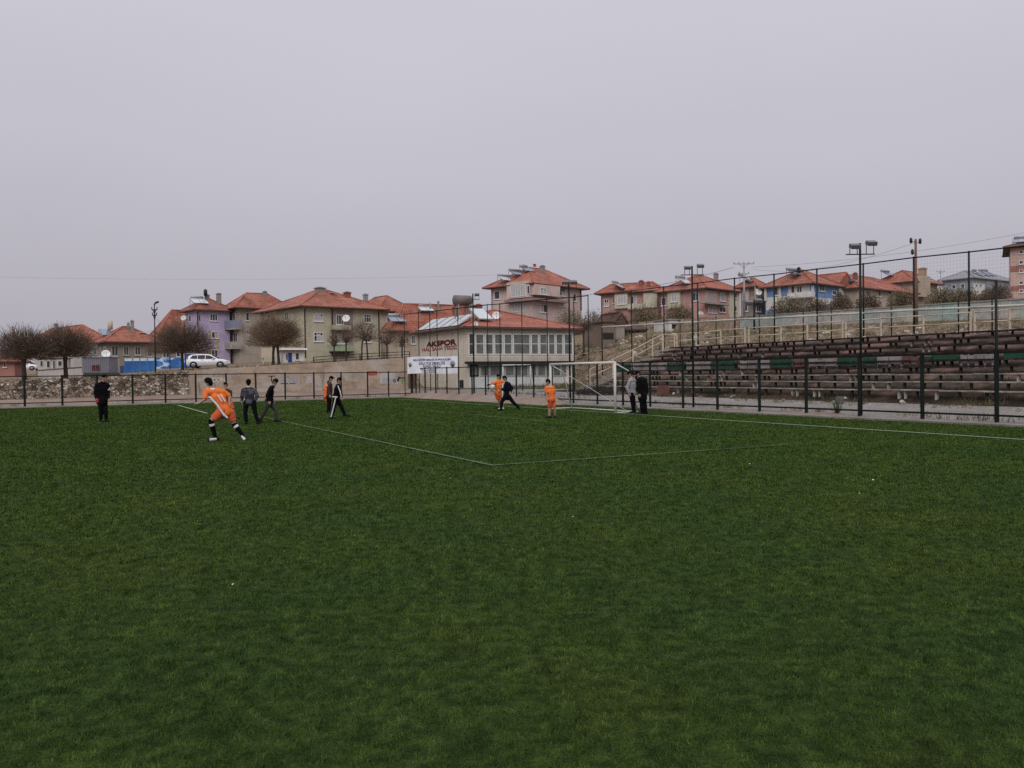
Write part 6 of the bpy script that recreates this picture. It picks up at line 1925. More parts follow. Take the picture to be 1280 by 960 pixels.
# ------------------------------------------------------------------ hillside huts, brush and small things
SHD = wall_mat('hut_render', (0.29, 0.255, 0.23), 0.5)
h = House('old_hut', 'small grey stone hut with a rounded gable on the slope left of the stairs', 'hut', 770, 84, 20, None, 780.5, 405, SHD, 'old huts on the slope', D=4)
h.hip_roof(402, 774, M['tileD'], 0.25, gable=True)
h = House('old_hut', 'long low hut with a collapsed looking red brown roof below the olive shrubs', 'hut', 784, 88, 15, None, 834, 412, SHD, 'old huts on the slope', D=4)
h.hip_roof(403.5, 808, M['tileD'], 0.5)
for q in [(787, 413, 791, 418), (795, 413, 799, 418), (808, 413, 813, 418)]: h.window('R', *q, 0, frame=M['soffit'], sill=False)
h = House('old_hut', 'tiny whitewashed hut with a dark doorway behind the stairs', 'hut', 836, 84, 20, None, 852, 400, WH, 'old huts on the slope', D=3)
m = MB(); m.box2((-0.15, -0.15, h.H), (h.W + 0.15, h.D + 0.15, h.H + 0.12)); m.build('roof', M['conc'], h.t)
h.block('doorway', 'R', 840, 405, 846, 411, 0.0, 0.03, M['black'])
h = House('old_hut', 'brown timber shed with black doorway beside the sports building', 'hut', 753, 80, 20, None, 768, 403, wall_mat('shed_brown', (0.17, 0.13, 0.10), 0.5), 'old huts on the slope', D=4)
m = MB(); m.box2((-0.2, -0.2, h.H), (h.W + 0.2, h.D + 0.2, h.H + 0.1)); m.build('roof', M['soffit'], h.t); h.block('doorway', 'R', 754, 416, 767, 424, 0.0, 0.04, M['black'])
CD = mat('corrugated_brown', (0.15, 0.075, 0.06), 0.8, 0.3, 1.5)
t, w, hh = px_box('garden_fence', 'rusty brown sheet fence below the rose pink balcony house', 'fence', 850, 912, 398, 411, 86, 0.1, None, 10)
for k in range(9):
    m = MB(); m.box2((w * k / 9, 0.02 * (k % 2), -1.0), (w * (k + 1) / 9 - 0.03, 0.06 + 0.02 * (k % 2), hh + rnd.uniform(-0.1, 0.1))); m.build('sheet', CD, t)
# brush pile left of the front bench
p = P(745, 495, 48.5); r = np.random.default_rng(77); n = 420
a = r.random(n) * 6.28; rr = r.random(n) ** 0.5
s0 = np.stack([np.cos(a) * rr * 1.3, np.sin(a) * rr * 0.8, r.random(n) * 0.5 * (1 - rr * 0.6)], 1); dv = r.normal(0, 1, (n, 3)) * [1, 1, 0.35]; dv /= np.linalg.norm(dv, axis=1, keepdims=True)
bp_ = strand_obj('brush_pile', np.concatenate([s0, s0 + dv * r.uniform(0.3, 0.9, (n, 1)), np.full((n, 1), 0.018), np.full((n, 1), 0.006)], 1), [M['bark']])
bp_.location = (p[0], p[1], TZ(p[0], p[1]) + 0.05); tag(bp_, 'dark pile of cut branches at the foot of the stand stairs', 'brush pile')
p = at_u(829, 493, 22.0); RU_ = mat('rust_sheet', (0.13, 0.055, 0.04), 0.9, 0.35, 3)
m = MB(); 
for k in range(6): m.box2((-0.05 - 0.02 * (k % 2), -0.5 + k * 0.17, -0.1), (0.0 - 0.02 * (k % 2), -0.335 + k * 0.17, 0.62))
o = m.build('rusty_sheet', RU_, None, (p[0], p[1], TZ(p[0], p[1]))); o.rotation_euler = (0, 0.1, ANG); tag(o, 'rusty red brown metal sheet leaning under the lowest bench', 'metal sheet')
p = at_u(1049, 503, 21.9); m = MB(); m.prism([(-0.14, -0.13, 0), (0.14, -0.13, 0), (0.14, 0.13, 0), (-0.14, 0.13, 0)], (0.02, 0.01, 0.34)); m.prism([(-0.08, -0.08, 0.34), (0.12, -0.08, 0.34), (0.12, 0.09, 0.34), (-0.08, 0.09, 0.34)], (0.01, 0, 0.04))
tag(m.build('concrete_block', mat('dirty_concrete', (0.11, 0.10, 0.09), 0.95, 0.3, 3, 0.3), None, (p[0], p[1], TZ(p[0], p[1]))), 'single grey concrete block at the foot of the lowest bench', 'block')
# dark low bank under the first bench, young plant on the kerb
p = G(1046, 518, 0.1); r = np.random.default_rng(9); n = 46
a = r.random(n) * 6.28; sp_ = r.random((n, 1))
e = np.concatenate([np.stack([np.cos(a), np.sin(a)], 1) * 0.28 * sp_, r.uniform(0.15, 0.62, (n, 1))], 1)
pl_ = strand_obj('kerb_weed', np.concatenate([e * [0.1, 0.1, 0], e, np.full((n, 1), 0.012), np.full((n, 1), 0.004)], 1), [BUM3]); pl_.location = p; tag(pl_, 'young green weed growing through the kerb by the chain link fence', 'plant')
# paper scraps
for i, (px, py) in enumerate([(1091, 600), (937, 580), (1074, 617), (563, 598), (716, 646), (291, 731)]):
    p = G(px, py, 0.045); m = MB(); m.prism([(-0.01, -0.006, 0), (0.009, -0.008, 0.003), (0.011, 0.006, 0.005), (-0.006, 0.008, 0.002)], (0, 0.002, 0.006)); o = m.build('paper_scrap', M['white'], None, p); o.rotation_euler = (0.2, 0.1, i)
    tag(o, 'tiny white paper scrap lying loose on the green turf', 'litter', 'paper scraps on the turf')
# ------------------------------------------------------------------ people
SKIN = mat('skin', (0.30, 0.175, 0.125), 0.6, 0.12, 8); HAIR = mat('black_hair', (0.005, 0.004, 0.004), 0.8, 0.3, 20, spec=0.06)
ORG = mat('orange_kit', (0.62, 0.135, 0.022), 0.8, 0.15, 5, 0.3, 14); ORD = mat('orange_kit_red', (0.50, 0.085, 0.03), 0.8, 0.15, 5, 0.3, 14)
BLK = mat('black_cloth', (0.0045, 0.0045, 0.0055), 0.9, 0.3, 6, 0.4, 14, spec=0.06); NVY = mat('navy_cloth', (0.0045, 0.006, 0.011), 0.85, 0.3, 6, 0.4, 14, spec=0.06); TRS = mat('dark_trousers', (0.005, 0.0055, 0.0065), 0.9, 0.3, 6, 0.4, 14, spec=0.06)
WCL = mat('white_cloth', (0.55, 0.53, 0.55), 0.8, 0.12, 6); GTR = mat('grey_trousers', (0.055, 0.06, 0.055), 0.9, 0.25, 6, 0.4, 14, spec=0.06); GJK = mat('grey_jacket', (0.24, 0.23, 0.24), 0.85, 0.2, 5, 0.4, 14); DGR = mat('dark_green_cloth', (0.018, 0.035, 0.018), 0.9, 0.3, 6, spec=0.06); MAR = mat('maroon_cloth', (0.05, 0.03, 0.028), 0.9, 0.35, 9, 0.3, 14, spec=0.06); RDC = mat('red_cloth', (0.34, 0.04, 0.05), 0.8, 0.2, 6); SHOE = mat('black_shoe', (0.012, 0.012, 0.013), 0.5, 0.2, spec=0.06); SHW = mat('white_shoe', (0.50, 0.50, 0.50), 0.5, 0.2, 8)
CAMO = mat('camouflage', (0.075, 0.072, 0.095), 0.9, 0.3, 10, col2=(0.016, 0.016, 0.024), thr=(0.48, 0.52))
EYE = mat('eye_dark', (0.02, 0.015, 0.012), 0.3, 0.1); LIP = mat('lips', (0.20, 0.08, 0.07), 0.6, 0.1)


def capsule(m, p0, p1, r0, r1, n=14):
    p0, p1 = np.asarray(p0, float), np.asarray(p1, float)
    d = p1 - p0; L = np.linalg.norm(d)
    if L < 1e-6: m.ball(p0, r0, 0, 12, 8); return
    d /= L; pts, rad = [], []
    for t in (-0.995, -0.85, -0.6, -0.3, 0): pts.append(p0 + d * r0 * t); rad.append(r0 * math.sqrt(max(0, 1 - t * t)) + 0.001)
    for k in (0.25, 0.5, 0.75): pts.append(p0 + d * L * k); rad.append(r0 + (r1 - r0) * k)
    for t in (0, 0.3, 0.6, 0.85, 0.995): pts.append(p1 + d * r1 * t); rad.append(r1 * math.sqrt(max(0, 1 - t * t)) + 0.001)
    m.tube(pts, rad, n, 0)


def solid(name, caps, mat_, parent, voxel=0.013, smooth=6, balls=(), cuts=(), fold=0.0):
    """union of capsules as one continuous skin; cuts = open hems, fold = depth of cloth creases"""
    m = MB()
    for c in caps: capsule(m, *c)
    for b in balls: m.ball(b[0], b[1], 0, 14, 10)
    o = m.build(name, mat_, None, fixn=True)
    md = o.modifiers.new('r', 'REMESH'); md.mode = 'VOXEL'; md.voxel_size = voxel; md.use_smooth_shade = True
    ms = o.modifiers.new('s', 'SMOOTH'); ms.factor = 0.5; ms.iterations = smooth
    bpy.context.view_layer.update()
    me = bpy.data.meshes.new_from_object(o.evaluated_get(bpy.context.evaluated_depsgraph_get()))
    old = o.data; o.modifiers.clear(); o.data = me; bpy.data.meshes.remove(old)
    if fold > 0:
        nv_ = len(me.vertices); c = np.empty(nv_ * 3); nn = np.empty(nv_ * 3)
        me.vertices.foreach_get('co', c); me.vertices.foreach_get('normal', nn); c = c.reshape(-1, 3); nn = nn.reshape(-1, 3)
        d = np.zeros(nv_)
        fr = np.random.default_rng(len(caps) + nv_)
        for q in range(9):
            w = fr.normal(0, 1, 3) * [16, 16, 26] * (0.6 + 0.14 * q); d += np.sin(c @ w + fr.random() * 6.28 + 1.3 * np.sin(c @ (w[[1, 2, 0]] * 0.5))) / (1 + 0.25 * q)
        me.vertices.foreach_set('co', (c + nn * (d * fold * 0.32)[:, None]).ravel()); me.update()
    if cuts:
        bm = bmesh.new(); bm.from_mesh(me)
        for p_, n_, r_ in cuts:
            p_ = Vector([float(a) for a in p_]); n_ = Vector([float(a) for a in n_]).normalized()
            vs = set(v for v in bm.verts if (v.co - p_).length < r_)
            fs = [f for f in bm.faces if all(v in vs for v in f.verts)]
            es = set(e for f in fs for e in f.edges)
            bmesh.ops.bisect_plane(bm, geom=list(vs) + list(es) + fs, plane_co=p_, plane_no=n_, clear_outer=True)
        bm.to_mesh(me); bm.free()
    me.materials.clear(); me.materials.append(mat_)
    o.parent = parent
    return o


def lerp(a, b, t): return a + (b - a) * t


class Person:
    def __init__(s, label, foot, J, face, group, scale=1.0, grounded=('L', 'R'), slim=1.0, hand_dir=None):
        g = G(*foot); s.Y = g[1]; s.o = np.array([g[0], g[1], 0.0]); s.s = scale; s.k = scale * slim
        s.t = thing('person', label, 'person', s.o, 0, group)
        s.J = {}
        for k, v in J.items():
            p = P(v[0], v[1], s.Y + (v[2] if len(v) > 2 else 0)) - s.o
            s.J[k] = p
        for sd in grounded:
            a, t_ = s.J['ank' + sd], s.J['toe' + sd]
            a[2] = 0.085 * scale; t_[2] = 0.04 * scale
        f = np.array([*face, 0.0]) if len(face) == 2 else np.array(face, float); s.f = f / np.linalg.norm(f)
        s.side = np.array([-s.f[1], s.f[0], 0]); s.side /= np.linalg.norm(s.side)
        s.bones()

    def bones(s):
        J, k = s.J, s.k
        sh = (J['shL'] + J['shR']) / 2; hp = (J['hipL'] + J['hipR']) / 2
        w = (J['shL'] - J['shR']); wl = np.linalg.norm(w); wu = w / max(wl, 1e-6)
        # keep human shoulder and hip breadth
        if wl < 0.30 * s.s:
            dep = s.side if abs(s.side @ wu) > 0.2 or wl < 0.05 else s.side
            sg = 1 if (s.side @ w) >= 0 else -1
            wu = s.side * sg; J['shL'] = sh + wu * 0.15 * s.s; J['shR'] = sh - wu * 0.15 * s.s
        hw = J['hipL'] - J['hipR']
        if np.linalg.norm(hw) < 0.17 * s.s:
            sg = 1 if (s.side @ w) >= 0 else -1
            J['hipL'] = hp + s.side * sg * 0.085 * s.s; J['hipR'] = hp - s.side * sg * 0.085 * s.s
        s.sh, s.hp, s.wu = sh, hp, wu
        ax = (sh - hp); s.ax = ax / np.linalg.norm(ax)
        chest = hp + ax * 0.70; waist = hp + ax * 0.32
        head, neck = J['head'], J['neck']
        up = (head - neck); up = up / np.linalg.norm(up); s.hup = up
        B = {}
        B['torso'] = [(lerp(J['shL'], sh, 0.25) - s.ax * 0.03 * k, lerp(J['shR'], sh, 0.25) - s.ax * 0.03 * k, 0.078 * k, 0.078 * k),
                      (chest + wu * 0.075 * k, waist + wu * 0.055 * k, 0.112 * k, 0.098 * k), (chest - wu * 0.075 * k, waist - wu * 0.055 * k, 0.112 * k, 0.098 * k),
                      (waist + wu * 0.055 * k, hp + wu * 0.06 * k, 0.098 * k, 0.112 * k), (waist - wu * 0.055 * k, hp - wu * 0.06 * k, 0.098 * k, 0.112 * k)]
        for sd in 'LR':
            B['torso'].append((neck - up * 0.035 * s.s, lerp(sh, J['sh' + sd], 0.72) + s.ax * 0.015 * k, 0.046 * k, 0.055 * k))
        for sd in 'LR':
            B['uarm' + sd] = [(J['sh' + sd], J['el' + sd], 0.060 * k, 0.045 * k)]
            B['farm' + sd] = [(J['el' + sd], J['wr' + sd], 0.044 * k, 0.030 * k)]
            B['thigh' + sd] = [(J['hip' + sd], J['kn' + sd], 0.098 * k, 0.062 * k)]
            kn, an = J['kn' + sd], J['ank' + sd]
            B['calf' + sd] = [(kn, lerp(kn, an, 0.3), 0.058 * k, 0.060 * k), (lerp(kn, an, 0.3), an, 0.060 * k, 0.038 * k)]
            toe = J['toe' + sd]; fd = toe - an; fl = np.linalg.norm(fd)
            hd = an - fd / max(fl, 1e-6) * 0.05 * s.s; hd[2] = min(an[2], max(hd[2] - 0.03, toe[2]))
            J['heel' + sd] = hd
            # foot of natural length
            dirf = (toe - hd); dl = np.linalg.norm(dirf); dirf = dirf / max(dl, 1e-6)
            toe = hd + dirf * 0.215 * s.s; J['toe' + sd] = toe
            B['foot' + sd] = [(an, hd, 0.04 * k, 0.038 * k), (hd, toe, 0.038 * k, 0.034 * k), (an, lerp(hd, toe, 0.6), 0.036 * k, 0.034 * k)]
        B['neck'] = [(sh + s.ax * 0.0, neck, 0.062 * k, 0.052 * k), (neck, head - up * 0.06 * s.s, 0.052 * k, 0.054 * k)]
        hs = s.s
        B['head'] = [(head - up * 0.005 * hs - s.f * 0.012 * hs, head + up * 0.035 * hs - s.f * 0.012 * hs, 0.080 * hs, 0.078 * hs), (head + s.f * 0.022 * hs + up * 0.03 * hs, head + s.f * 0.022 * hs - up * 0.055 * hs, 0.064 * hs, 0.050 * hs),
                     (head - up * 0.07 * hs + s.f * 0.05 * hs, head - up * 0.075 * hs + s.f * 0.028 * hs, 0.034 * hs, 0.04 * hs),
                     (head + s.f * 0.085 * hs + up * 0.012 * hs, head + s.f * 0.103 * hs - up * 0.018 * hs, 0.010 * hs, 0.015 * hs)]
        for sg in (-1, 1):
            e = head + s.side * sg * 0.079 * hs - s.f * 0.012 * hs
            B['head'].append((e + up * 0.02 * hs, e - up * 0.022 * hs, 0.015 * hs, 0.012 * hs))
        for sd in 'LR':
            wr, el = J['wr' + sd], J['el' + sd]; d = wr - el; d /= np.linalg.norm(d)
            hd = J.get('hd' + sd)
            if hd is not None and np.linalg.norm(hd - wr) > 0.03: d = (hd - wr) / np.linalg.norm(hd - wr)
            pn = np.cross(d, np.array([0.0, 0, 1.0]))
            pn = pn / np.linalg.norm(pn) if np.linalg.norm(pn) > 0.2 else s.f.copy()
            pn = s.f - d * (s.f @ d) if np.linalg.norm(s.f - d * (s.f @ d)) > 0.3 else pn
            pn /= np.linalg.norm(pn); cr = np.cross(d, pn)   # pn: across the knuckles, cr: palm normal
            inw = (s.hp - wr); inw = 1 if cr @ inw > 0 else -1; cr = cr * inw
            caps = []
            for q in (-0.026, 0.0, 0.026): caps.append((wr + pn * q * 0.6 * hs, wr + d * 0.085 * hs + pn * q * hs, 0.018 * hs, 0.017 * hs))
            for j, (q, ln) in enumerate([(-0.034, 0.062), (-0.012, 0.078), (0.011, 0.084), (0.033, 0.074)]):
                b0 = wr + d * 0.088 * hs + pn * q * hs
                b1 = b0 + (d * 0.9 + cr * 0.35 + pn * q * 2.5) * ln * 0.5 * hs; b2 = b1 + (d * 0.6 + cr * 0.8) * ln * 0.5 * hs
                caps += [(b0, b1, 0.0098 * hs, 0.0092 * hs), (b1, b2, 0.0092 * hs, 0.0082 * hs)]
            th0 = wr + d * 0.03 * hs + pn * 0.028 * hs; th1 = th0 + (d * 0.6 + pn * 0.75 + cr * 0.15) * 0.042 * hs; th2 = th1 + (d * 0.9 + pn * 0.25 + cr * 0.3) * 0.032 * hs
            caps += [(th0, th1, 0.013 * hs, 0.0115 * hs), (th1, th2, 0.0115 * hs, 0.0095 * hs)]
            B['hand' + sd] = caps
        s.B = B

    def body(s):
        caps = []
        for k, v in s.B.items(): caps += v
        o = solid('body', caps, SKIN, s.t, 0.0095, 3)
        hs, h, up = s.s, s.J['head'], s.hup
        for sg in (-1, 1):
            m = MB(); m.ball(h + s.f * 0.079 * hs + s.side * sg * 0.031 * hs + up * 0.014 * hs, 0.0115 * hs, 0, 8, 6); m.build('eye', EYE, s.t)
        m = MB(); m.ball(h + s.f * 0.077 * hs - up * 0.046 * hs, np.abs(s.side) * 0.022 * hs + np.array([0.008, 0.008, 0.006]) * hs, 0, 10, 6); m.build('mouth', LIP, s.t)
        return s

    def hair(s, m_=HAIR, big=1.0, beard=False):
        hs, h, up = s.s, s.J['head'], s.hup
        c = [(h + up * 0.035 * hs - s.f * 0.022 * hs, h + up * 0.05 * hs + s.f * 0.004 * hs, 0.090 * hs * big, 0.086 * hs * big), (h + up * 0.02 * hs - s.f * 0.045 * hs, h - up * 0.03 * hs - s.f * 0.045 * hs, 0.072 * hs * big, 0.062 * hs * big)]
        solid('hair', c, m_, s.t, 0.012, 2)
        if beard:
            solid('beard', [(h - up * 0.07 * hs + s.f * 0.05 * hs, h - up * 0.06 * hs - s.f * 0.0 * hs, 0.04 * hs, 0.05 * hs)], m_, s.t, 0.012, 2)
        return s

    def cap(s, m_=BLK):
        hs, h, up = s.s, s.J['head'], s.hup
        solid('cap', [(h + up * 0.05 * hs - s.f * 0.02 * hs, h + up * 0.06 * hs, 0.092 * hs, 0.085 * hs), (h + up * 0.045 * hs + s.f * 0.06 * hs, h + up * 0.035 * hs + s.f * 0.13 * hs, 0.045 * hs, 0.03 * hs)], m_, s.t, 0.012, 2)
        return s

    def cloth(s, name, parts, m_, inf=0.014, vox=0.014, extra=(), fold=0.006, hem=None):
        """parts: bone names, or (bone, fraction kept: an open hem is cut there); hem: waist hem (dz below the hips)"""
        caps, cuts = [], []
        for p in parts:
            fr = 1.0
            if isinstance(p, tuple): p, fr = p[0], p[1]
            for c in s.B[p]:
                a, b, r0, r1 = c
                if fr < 1.0:
                    e = lerp(a, b, min(1.0, fr + 0.22)); e_ = lerp(a, b, fr); rr = r0 + (r1 - r0) * fr + inf * s.s
                    caps.append((a, e, r0 + inf * s.s, rr)); cuts.append((e_, b - a, rr * 1.9))
                else: caps.append((a, b, r0 + inf * s.s, r1 + inf * s.s))
            if p.startswith('calf') and name == 'trousers': cuts.append((s.J['ank' + p[-1]] + np.array([0, 0, -0.01]), s.J['ank' + p[-1]] - s.J['kn' + p[-1]], 0.12 * s.s))
            if p.startswith('farm') and fr == 1.0: w_ = s.J['wr' + p[-1]]; d_ = w_ - s.J['el' + p[-1]]; cuts.append((lerp(s.J['el' + p[-1]], w_, 0.97), d_, 0.075 * s.s))
        caps += list(extra)
        return solid(name, caps, m_, s.t, vox, 3, (), cuts, fold * s.s)

    def shoes(s, m_=SHOE, name='shoe'):
        for sd in 'LR':
            solid(name, [(a, b, r0 + 0.011 * s.s, r1 + 0.011 * s.s) for a, b, r0, r1 in s.B['foot' + sd]], m_, s.t, 0.012, 2)
        return s

    def strip(s, name, pts, r, m_):
        caps = [(a, b, r, r) for a, b in zip(pts[:-1], pts[1:])]
        return solid(name, caps, m_, s.t, 0.012, 1)

    def off(s, key, v): return s.J[key] + np.array(v, float)


PG = 'people on the pitch'
# 1 man in black at the far left
q = Person('person in black standing alone at the far left with a white armband', (128, 528), dict(head=(130, 472), neck=(129, 477), shL=(121, 481.5, -0.05), shR=(134.5, 481, 0.1), elL=(119, 491, -0.1), wrL=(120.5, 498.5, -0.15), elR=(135.3, 491, 0.1), wrR=(136, 498.5, 0.02), hipL=(125, 500), hipR=(131, 500, 0.05), knL=(126, 513.5, -0.02), ankL=(126, 525.5, 0.02), toeL=(129, 528, -0.15), knR=(132, 513.5, 0.05), ankR=(133, 526, 0.1), toeR=(136.5, 528, -0.05)), (0.85, -0.5), PG, 1.03)
q.body().hair(); q.cloth('jacket', ['torso', 'uarmL', 'farmL', 'uarmR', 'farmR'], BLK, 0.02, extra=[(q.hp, q.hp + [0, 0, -0.1], 0.16, 0.165)]); q.cloth('trousers', ['thighL', 'calfL', 'thighR', 'calfR'], TRS, 0.016); q.shoes()
e = q.B['uarmR'][0]; q.strip('armband', [lerp(e[0], e[1], 0.45), lerp(e[0], e[1], 0.6)], 0.076, WCL)
q.cloth('glove', ['handL'], RDC, 0.014, fold=0)

# 2 the runner in orange
q = Person('person in orange football kit running in the foreground, seen from behind', (283, 551), dict(head=(261, 478), neck=(264, 484.5), shL=(257.5, 489, -0.1), shR=(279.5, 489.5, 0.12), elL=(255.5, 499.5, -0.25), wrL=(249, 504, -0.3), hdL=(245.5, 504.5, -0.3), elR=(287, 495, 0.15), wrR=(286.5, 503, 0.05), hipL=(277.5, 514, -0.08), hipR=(287, 516.5, 0.08), knL=(263.5, 526, -0.2), ankL=(269.5, 546, -0.1), toeL=(260.5, 550.5, -0.1), knR=(292.5, 530, 0.1), ankR=(303.5, 544, 0.12), toeR=(307, 550, 0.05)), (-0.75, 0.5), PG, 1.06, grounded=('L',), slim=0.92)
q.body().hair()
q.cloth('shirt', ['torso', ('uarmL', 0.95), ('uarmR', 0.95)], ORG, 0.014, extra=[(q.hp + q.ax * 0.06, q.hp - q.ax * 0.01, 0.142, 0.148)]); q.cloth('shorts', [('thighL', 0.78), ('thighR', 0.70)], ORD, 0.030, extra=[(q.J['hipL'], q.J['hipR'], 0.12, 0.12)], fold=0.011)
q.cloth('sock', ['calfL'], BLK, 0.010, fold=0); q.cloth('sock', ['calfR'], BLK, 0.010, fold=0)
for sd in 'LR': a = q.J['kn' + sd]; b = q.J['ank' + sd]; q.strip('sock_band', [lerp(a, b, 0.22), lerp(a, b, 0.25)], 0.073, WCL)
q.shoes(SHOE)
for sd in 'LR': h_ = q.J['heel' + sd]; tt = q.J['toe' + sd]; q.strip('shoe_trim', [lerp(h_, tt, 0.15) + [0, -0.02, -0.005], lerp(h_, tt, 0.75) + [0, -0.02, -0.008]], 0.042, SHW)
fwd = np.array([0, -1.0, 0])
sidep = [lerp(q.sh, q.hp, f_) - q.wu * 0.0 for f_ in (0, 1)]
vL = q.J['shL']; hL = q.J['hipL']
q.strip('side_stripe', [lerp(vL, hL, 0.30) + [0.03, -0.145, 0], lerp(vL, hL, 0.65) + [0.06, -0.14, 0.0], hL + [0.02, -0.135, 0.02], hL + [0.10, -0.125, -0.10], hL + [0.17, -0.10, -0.17]], 0.028, WCL)
for dx in (0.0, 0.085): q.strip('back_number', [lerp(q.sh, q.hp, 0.22) + [0.07 + dx, -0.142, 0.02], lerp(q.sh, q.hp, 0.52) + [0.09 + dx, -0.142, 0.02]], 0.018, WCL)
q.strip('collar', [q.J['neck'] + [-0.07, -0.05, -0.035], q.J['neck'] + [0.09, -0.06, -0.05]], 0.035, WCL)

# 3 the boy behind the runner
q = Person('person in dark shirt half hidden behind the orange runner, bare legged', (287, 524), dict(head=(281.8, 481), neck=(282.5, 486), shL=(278, 489, -0.05), shR=(288, 489.5, 0.1), elL=(276.5, 496.5), wrL=(276, 503, -0.1), elR=(289, 497), wrR=(286, 503.5, -0.1), hipL=(281.5, 505), hipR=(288, 505), knL=(280, 514, -0.1), ankL=(279, 521.5), toeL=(275, 524), knR=(291.5, 513, 0), ankR=(294.5, 520.5, 0.1), toeR=(301, 524, 0.1)), (-0.6, -0.4), PG, 0.83)
q.body().hair(); q.cloth('shirt', ['torso', ('uarmL', 0.9), ('uarmR', 0.9)], DGR, 0.02); q.cloth('shorts', [('thighL', 0.72), ('thighR', 0.72)], ORD, 0.034, extra=[(q.J['hipL'], q.J['hipR'], 0.115, 0.115)]); q.shoes()

# 4 camouflage jacket
q = Person('person in a grey camouflage jacket and black trousers standing with back turned', (314, 531), dict(head=(310.7, 478.3), neck=(310.8, 483.5), shL=(304.2, 487.5), shR=(318.3, 487.5), elL=(302.3, 496, 0.0), wrL=(302.4, 501.5, -0.02), elR=(322, 495, 0.02), wrR=(319.2, 500.5, 0.05), hipL=(308, 503), hipR=(316.5, 503), knL=(306.5, 515.5), ankL=(308, 528.5), toeL=(306, 530.5, 0.16), knR=(319, 515.5), ankR=(322.3, 529), toeR=(325, 531, 0.14)), (-0.1, 1.0), PG, 1.0, slim=0.85)
q.body().hair(); q.cloth('jacket', ['torso', 'uarmL', 'farmL', 'uarmR', 'farmR'], CAMO, 0.02, extra=[(q.hp + [-0.05, 0, 0.02], q.hp + [0.05, 0, 0.02], 0.125, 0.125)]); q.cloth('trousers', ['thighL', 'calfL', 'thighR', 'calfR'], TRS, 0.022); q.shoes()
q.strip('collar', [q.J['neck'] + [-0.05, -0.045, 0.0], q.J['neck'] + [0.05, -0.045, 0.0]], 0.022, WCL)

# 5 leaning boy
q = Person('person in a black top and grey trousers striding right, leaning forward', (338, 528), dict(head=(344.2, 477.3), neck=(341.8, 482.3), shL=(339.2, 485, 0.15), shR=(338.6, 485.5, -0.15), elL=(338, 495, 0.2), wrL=(341, 501, 0.2), elR=(334, 494.5, -0.22), wrR=(335.8, 501.5, -0.24), hipL=(336.5, 502.5, 0.09), hipR=(335.8, 502.5, -0.09), knL=(344.6, 512, 0.1), ankL=(345.3, 524.5, 0.1), toeL=(349, 527.5, 0.08), knR=(331, 514, -0.1), ankR=(325.3, 524, -0.1), toeR=(327, 528, -0.1)), (1, -0.05), PG, 0.99, grounded=('L',))
q.body().hair(); q.cloth('jacket', ['torso', 'uarmL', 'farmL', 'uarmR', 'farmR'], BLK, 0.02, extra=[(q.hp, q.hp + [0, 0, 0.02], 0.15, 0.15)]); q.cloth('trousers', ['thighL', 'calfL', 'thighR', 'calfR'], GTR, 0.016); q.shoes()

# 6 man in maroon and the orange kid behind him
q = Person('person in a dark maroon top and cap walking beside the striped tracksuit', (411, 516), dict(head=(414, 473.3), neck=(412.7, 478), shL=(413, 480.5, 0.15), shR=(412, 480.5, -0.15), elL=(414, 488, 0.17), wrL=(413, 494, 0.15), elR=(410.5, 488, -0.18), wrR=(412, 493.5, -0.22), hipL=(411.8, 495.5, 0.08), hipR=(411.3, 495.5, -0.08), knL=(412, 505.5, 0.08), ankL=(411.5, 513.5, 0.1), toeL=(415, 516, 0.1), knR=(410.7, 505.5, -0.08), ankR=(410, 513.5, -0.08), toeR=(413.5, 516, -0.1)), (1, -0.1), PG, 0.95)
q.body().hair().cap(); q.cloth('jacket', ['torso', 'uarmL', 'farmL', 'uarmR', 'farmR'], MAR, 0.022, extra=[(q.hp, q.hp + [0, 0, -0.05], 0.15, 0.15)]); q.cloth('trousers', ['thighL', 'calfL', 'thighR', 'calfR'], TRS, 0.016); q.shoes()
q = Person('person in orange kit mostly hidden behind the maroon top', (408, 513.5), dict(head=(411, 478, 0), neck=(409.5, 481.5), shL=(407, 483, 0.1), shR=(409.5, 483, -0.1), elL=(405, 487), wrL=(407, 490), elR=(408.5, 488), wrR=(411, 491), hipL=(406.6, 496, 0.06), hipR=(408.5, 496, -0.06), knL=(409.5, 504), ankL=(411, 511), toeL=(414, 513), knR=(410.5, 504), ankR=(411.5, 511), toeR=(414.5, 513)), (1, 0.1), PG, 0.78)
q.body().hair(); q.cloth('shirt', ['torso', ('uarmL', 0.9), ('uarmR', 0.9)], ORG, 0.03); q.cloth('shorts', [('thighL', 0.72), ('thighR', 0.72)], ORD, 0.034, extra=[(q.J['hipL'], q.J['hipR'], 0.12, 0.12)]); q.shoes()

# 7 tracksuit
q = Person('person in a black tracksuit with white side stripes walking right', (419, 524), dict(head=(424.3, 475.5), neck=(423, 480.2), shL=(422, 482.5, 0.16), shR=(423, 482.5, -0.16), elL=(420.5, 490, 0.22), wrL=(422, 496.5, 0.2), elR=(425.8, 490, -0.2), wrR=(427, 496.5, -0.22), hipL=(420.3, 497, 0.09), hipR=(420.3, 497, -0.09), knL=(426.5, 508, 0.08), ankL=(431, 518, 0.08), toeL=(437, 519.5, 0.08), knR=(417.5, 509, -0.1), ankR=(414.2, 521.5, -0.1), toeR=(419, 523.8, -0.1)), (1, -0.1), PG, 0.97, grounded=('R',))
q.body().hair(); q.cloth('jacket', ['torso', 'uarmL', 'farmL', 'uarmR', 'farmR'], BLK, 0.022, extra=[(q.hp, q.hp + [0, 0, 0.05], 0.145, 0.145)]); q.cloth('trousers', ['thighL', 'calfL', 'thighR', 'calfR'], TRS, 0.022); q.shoes()
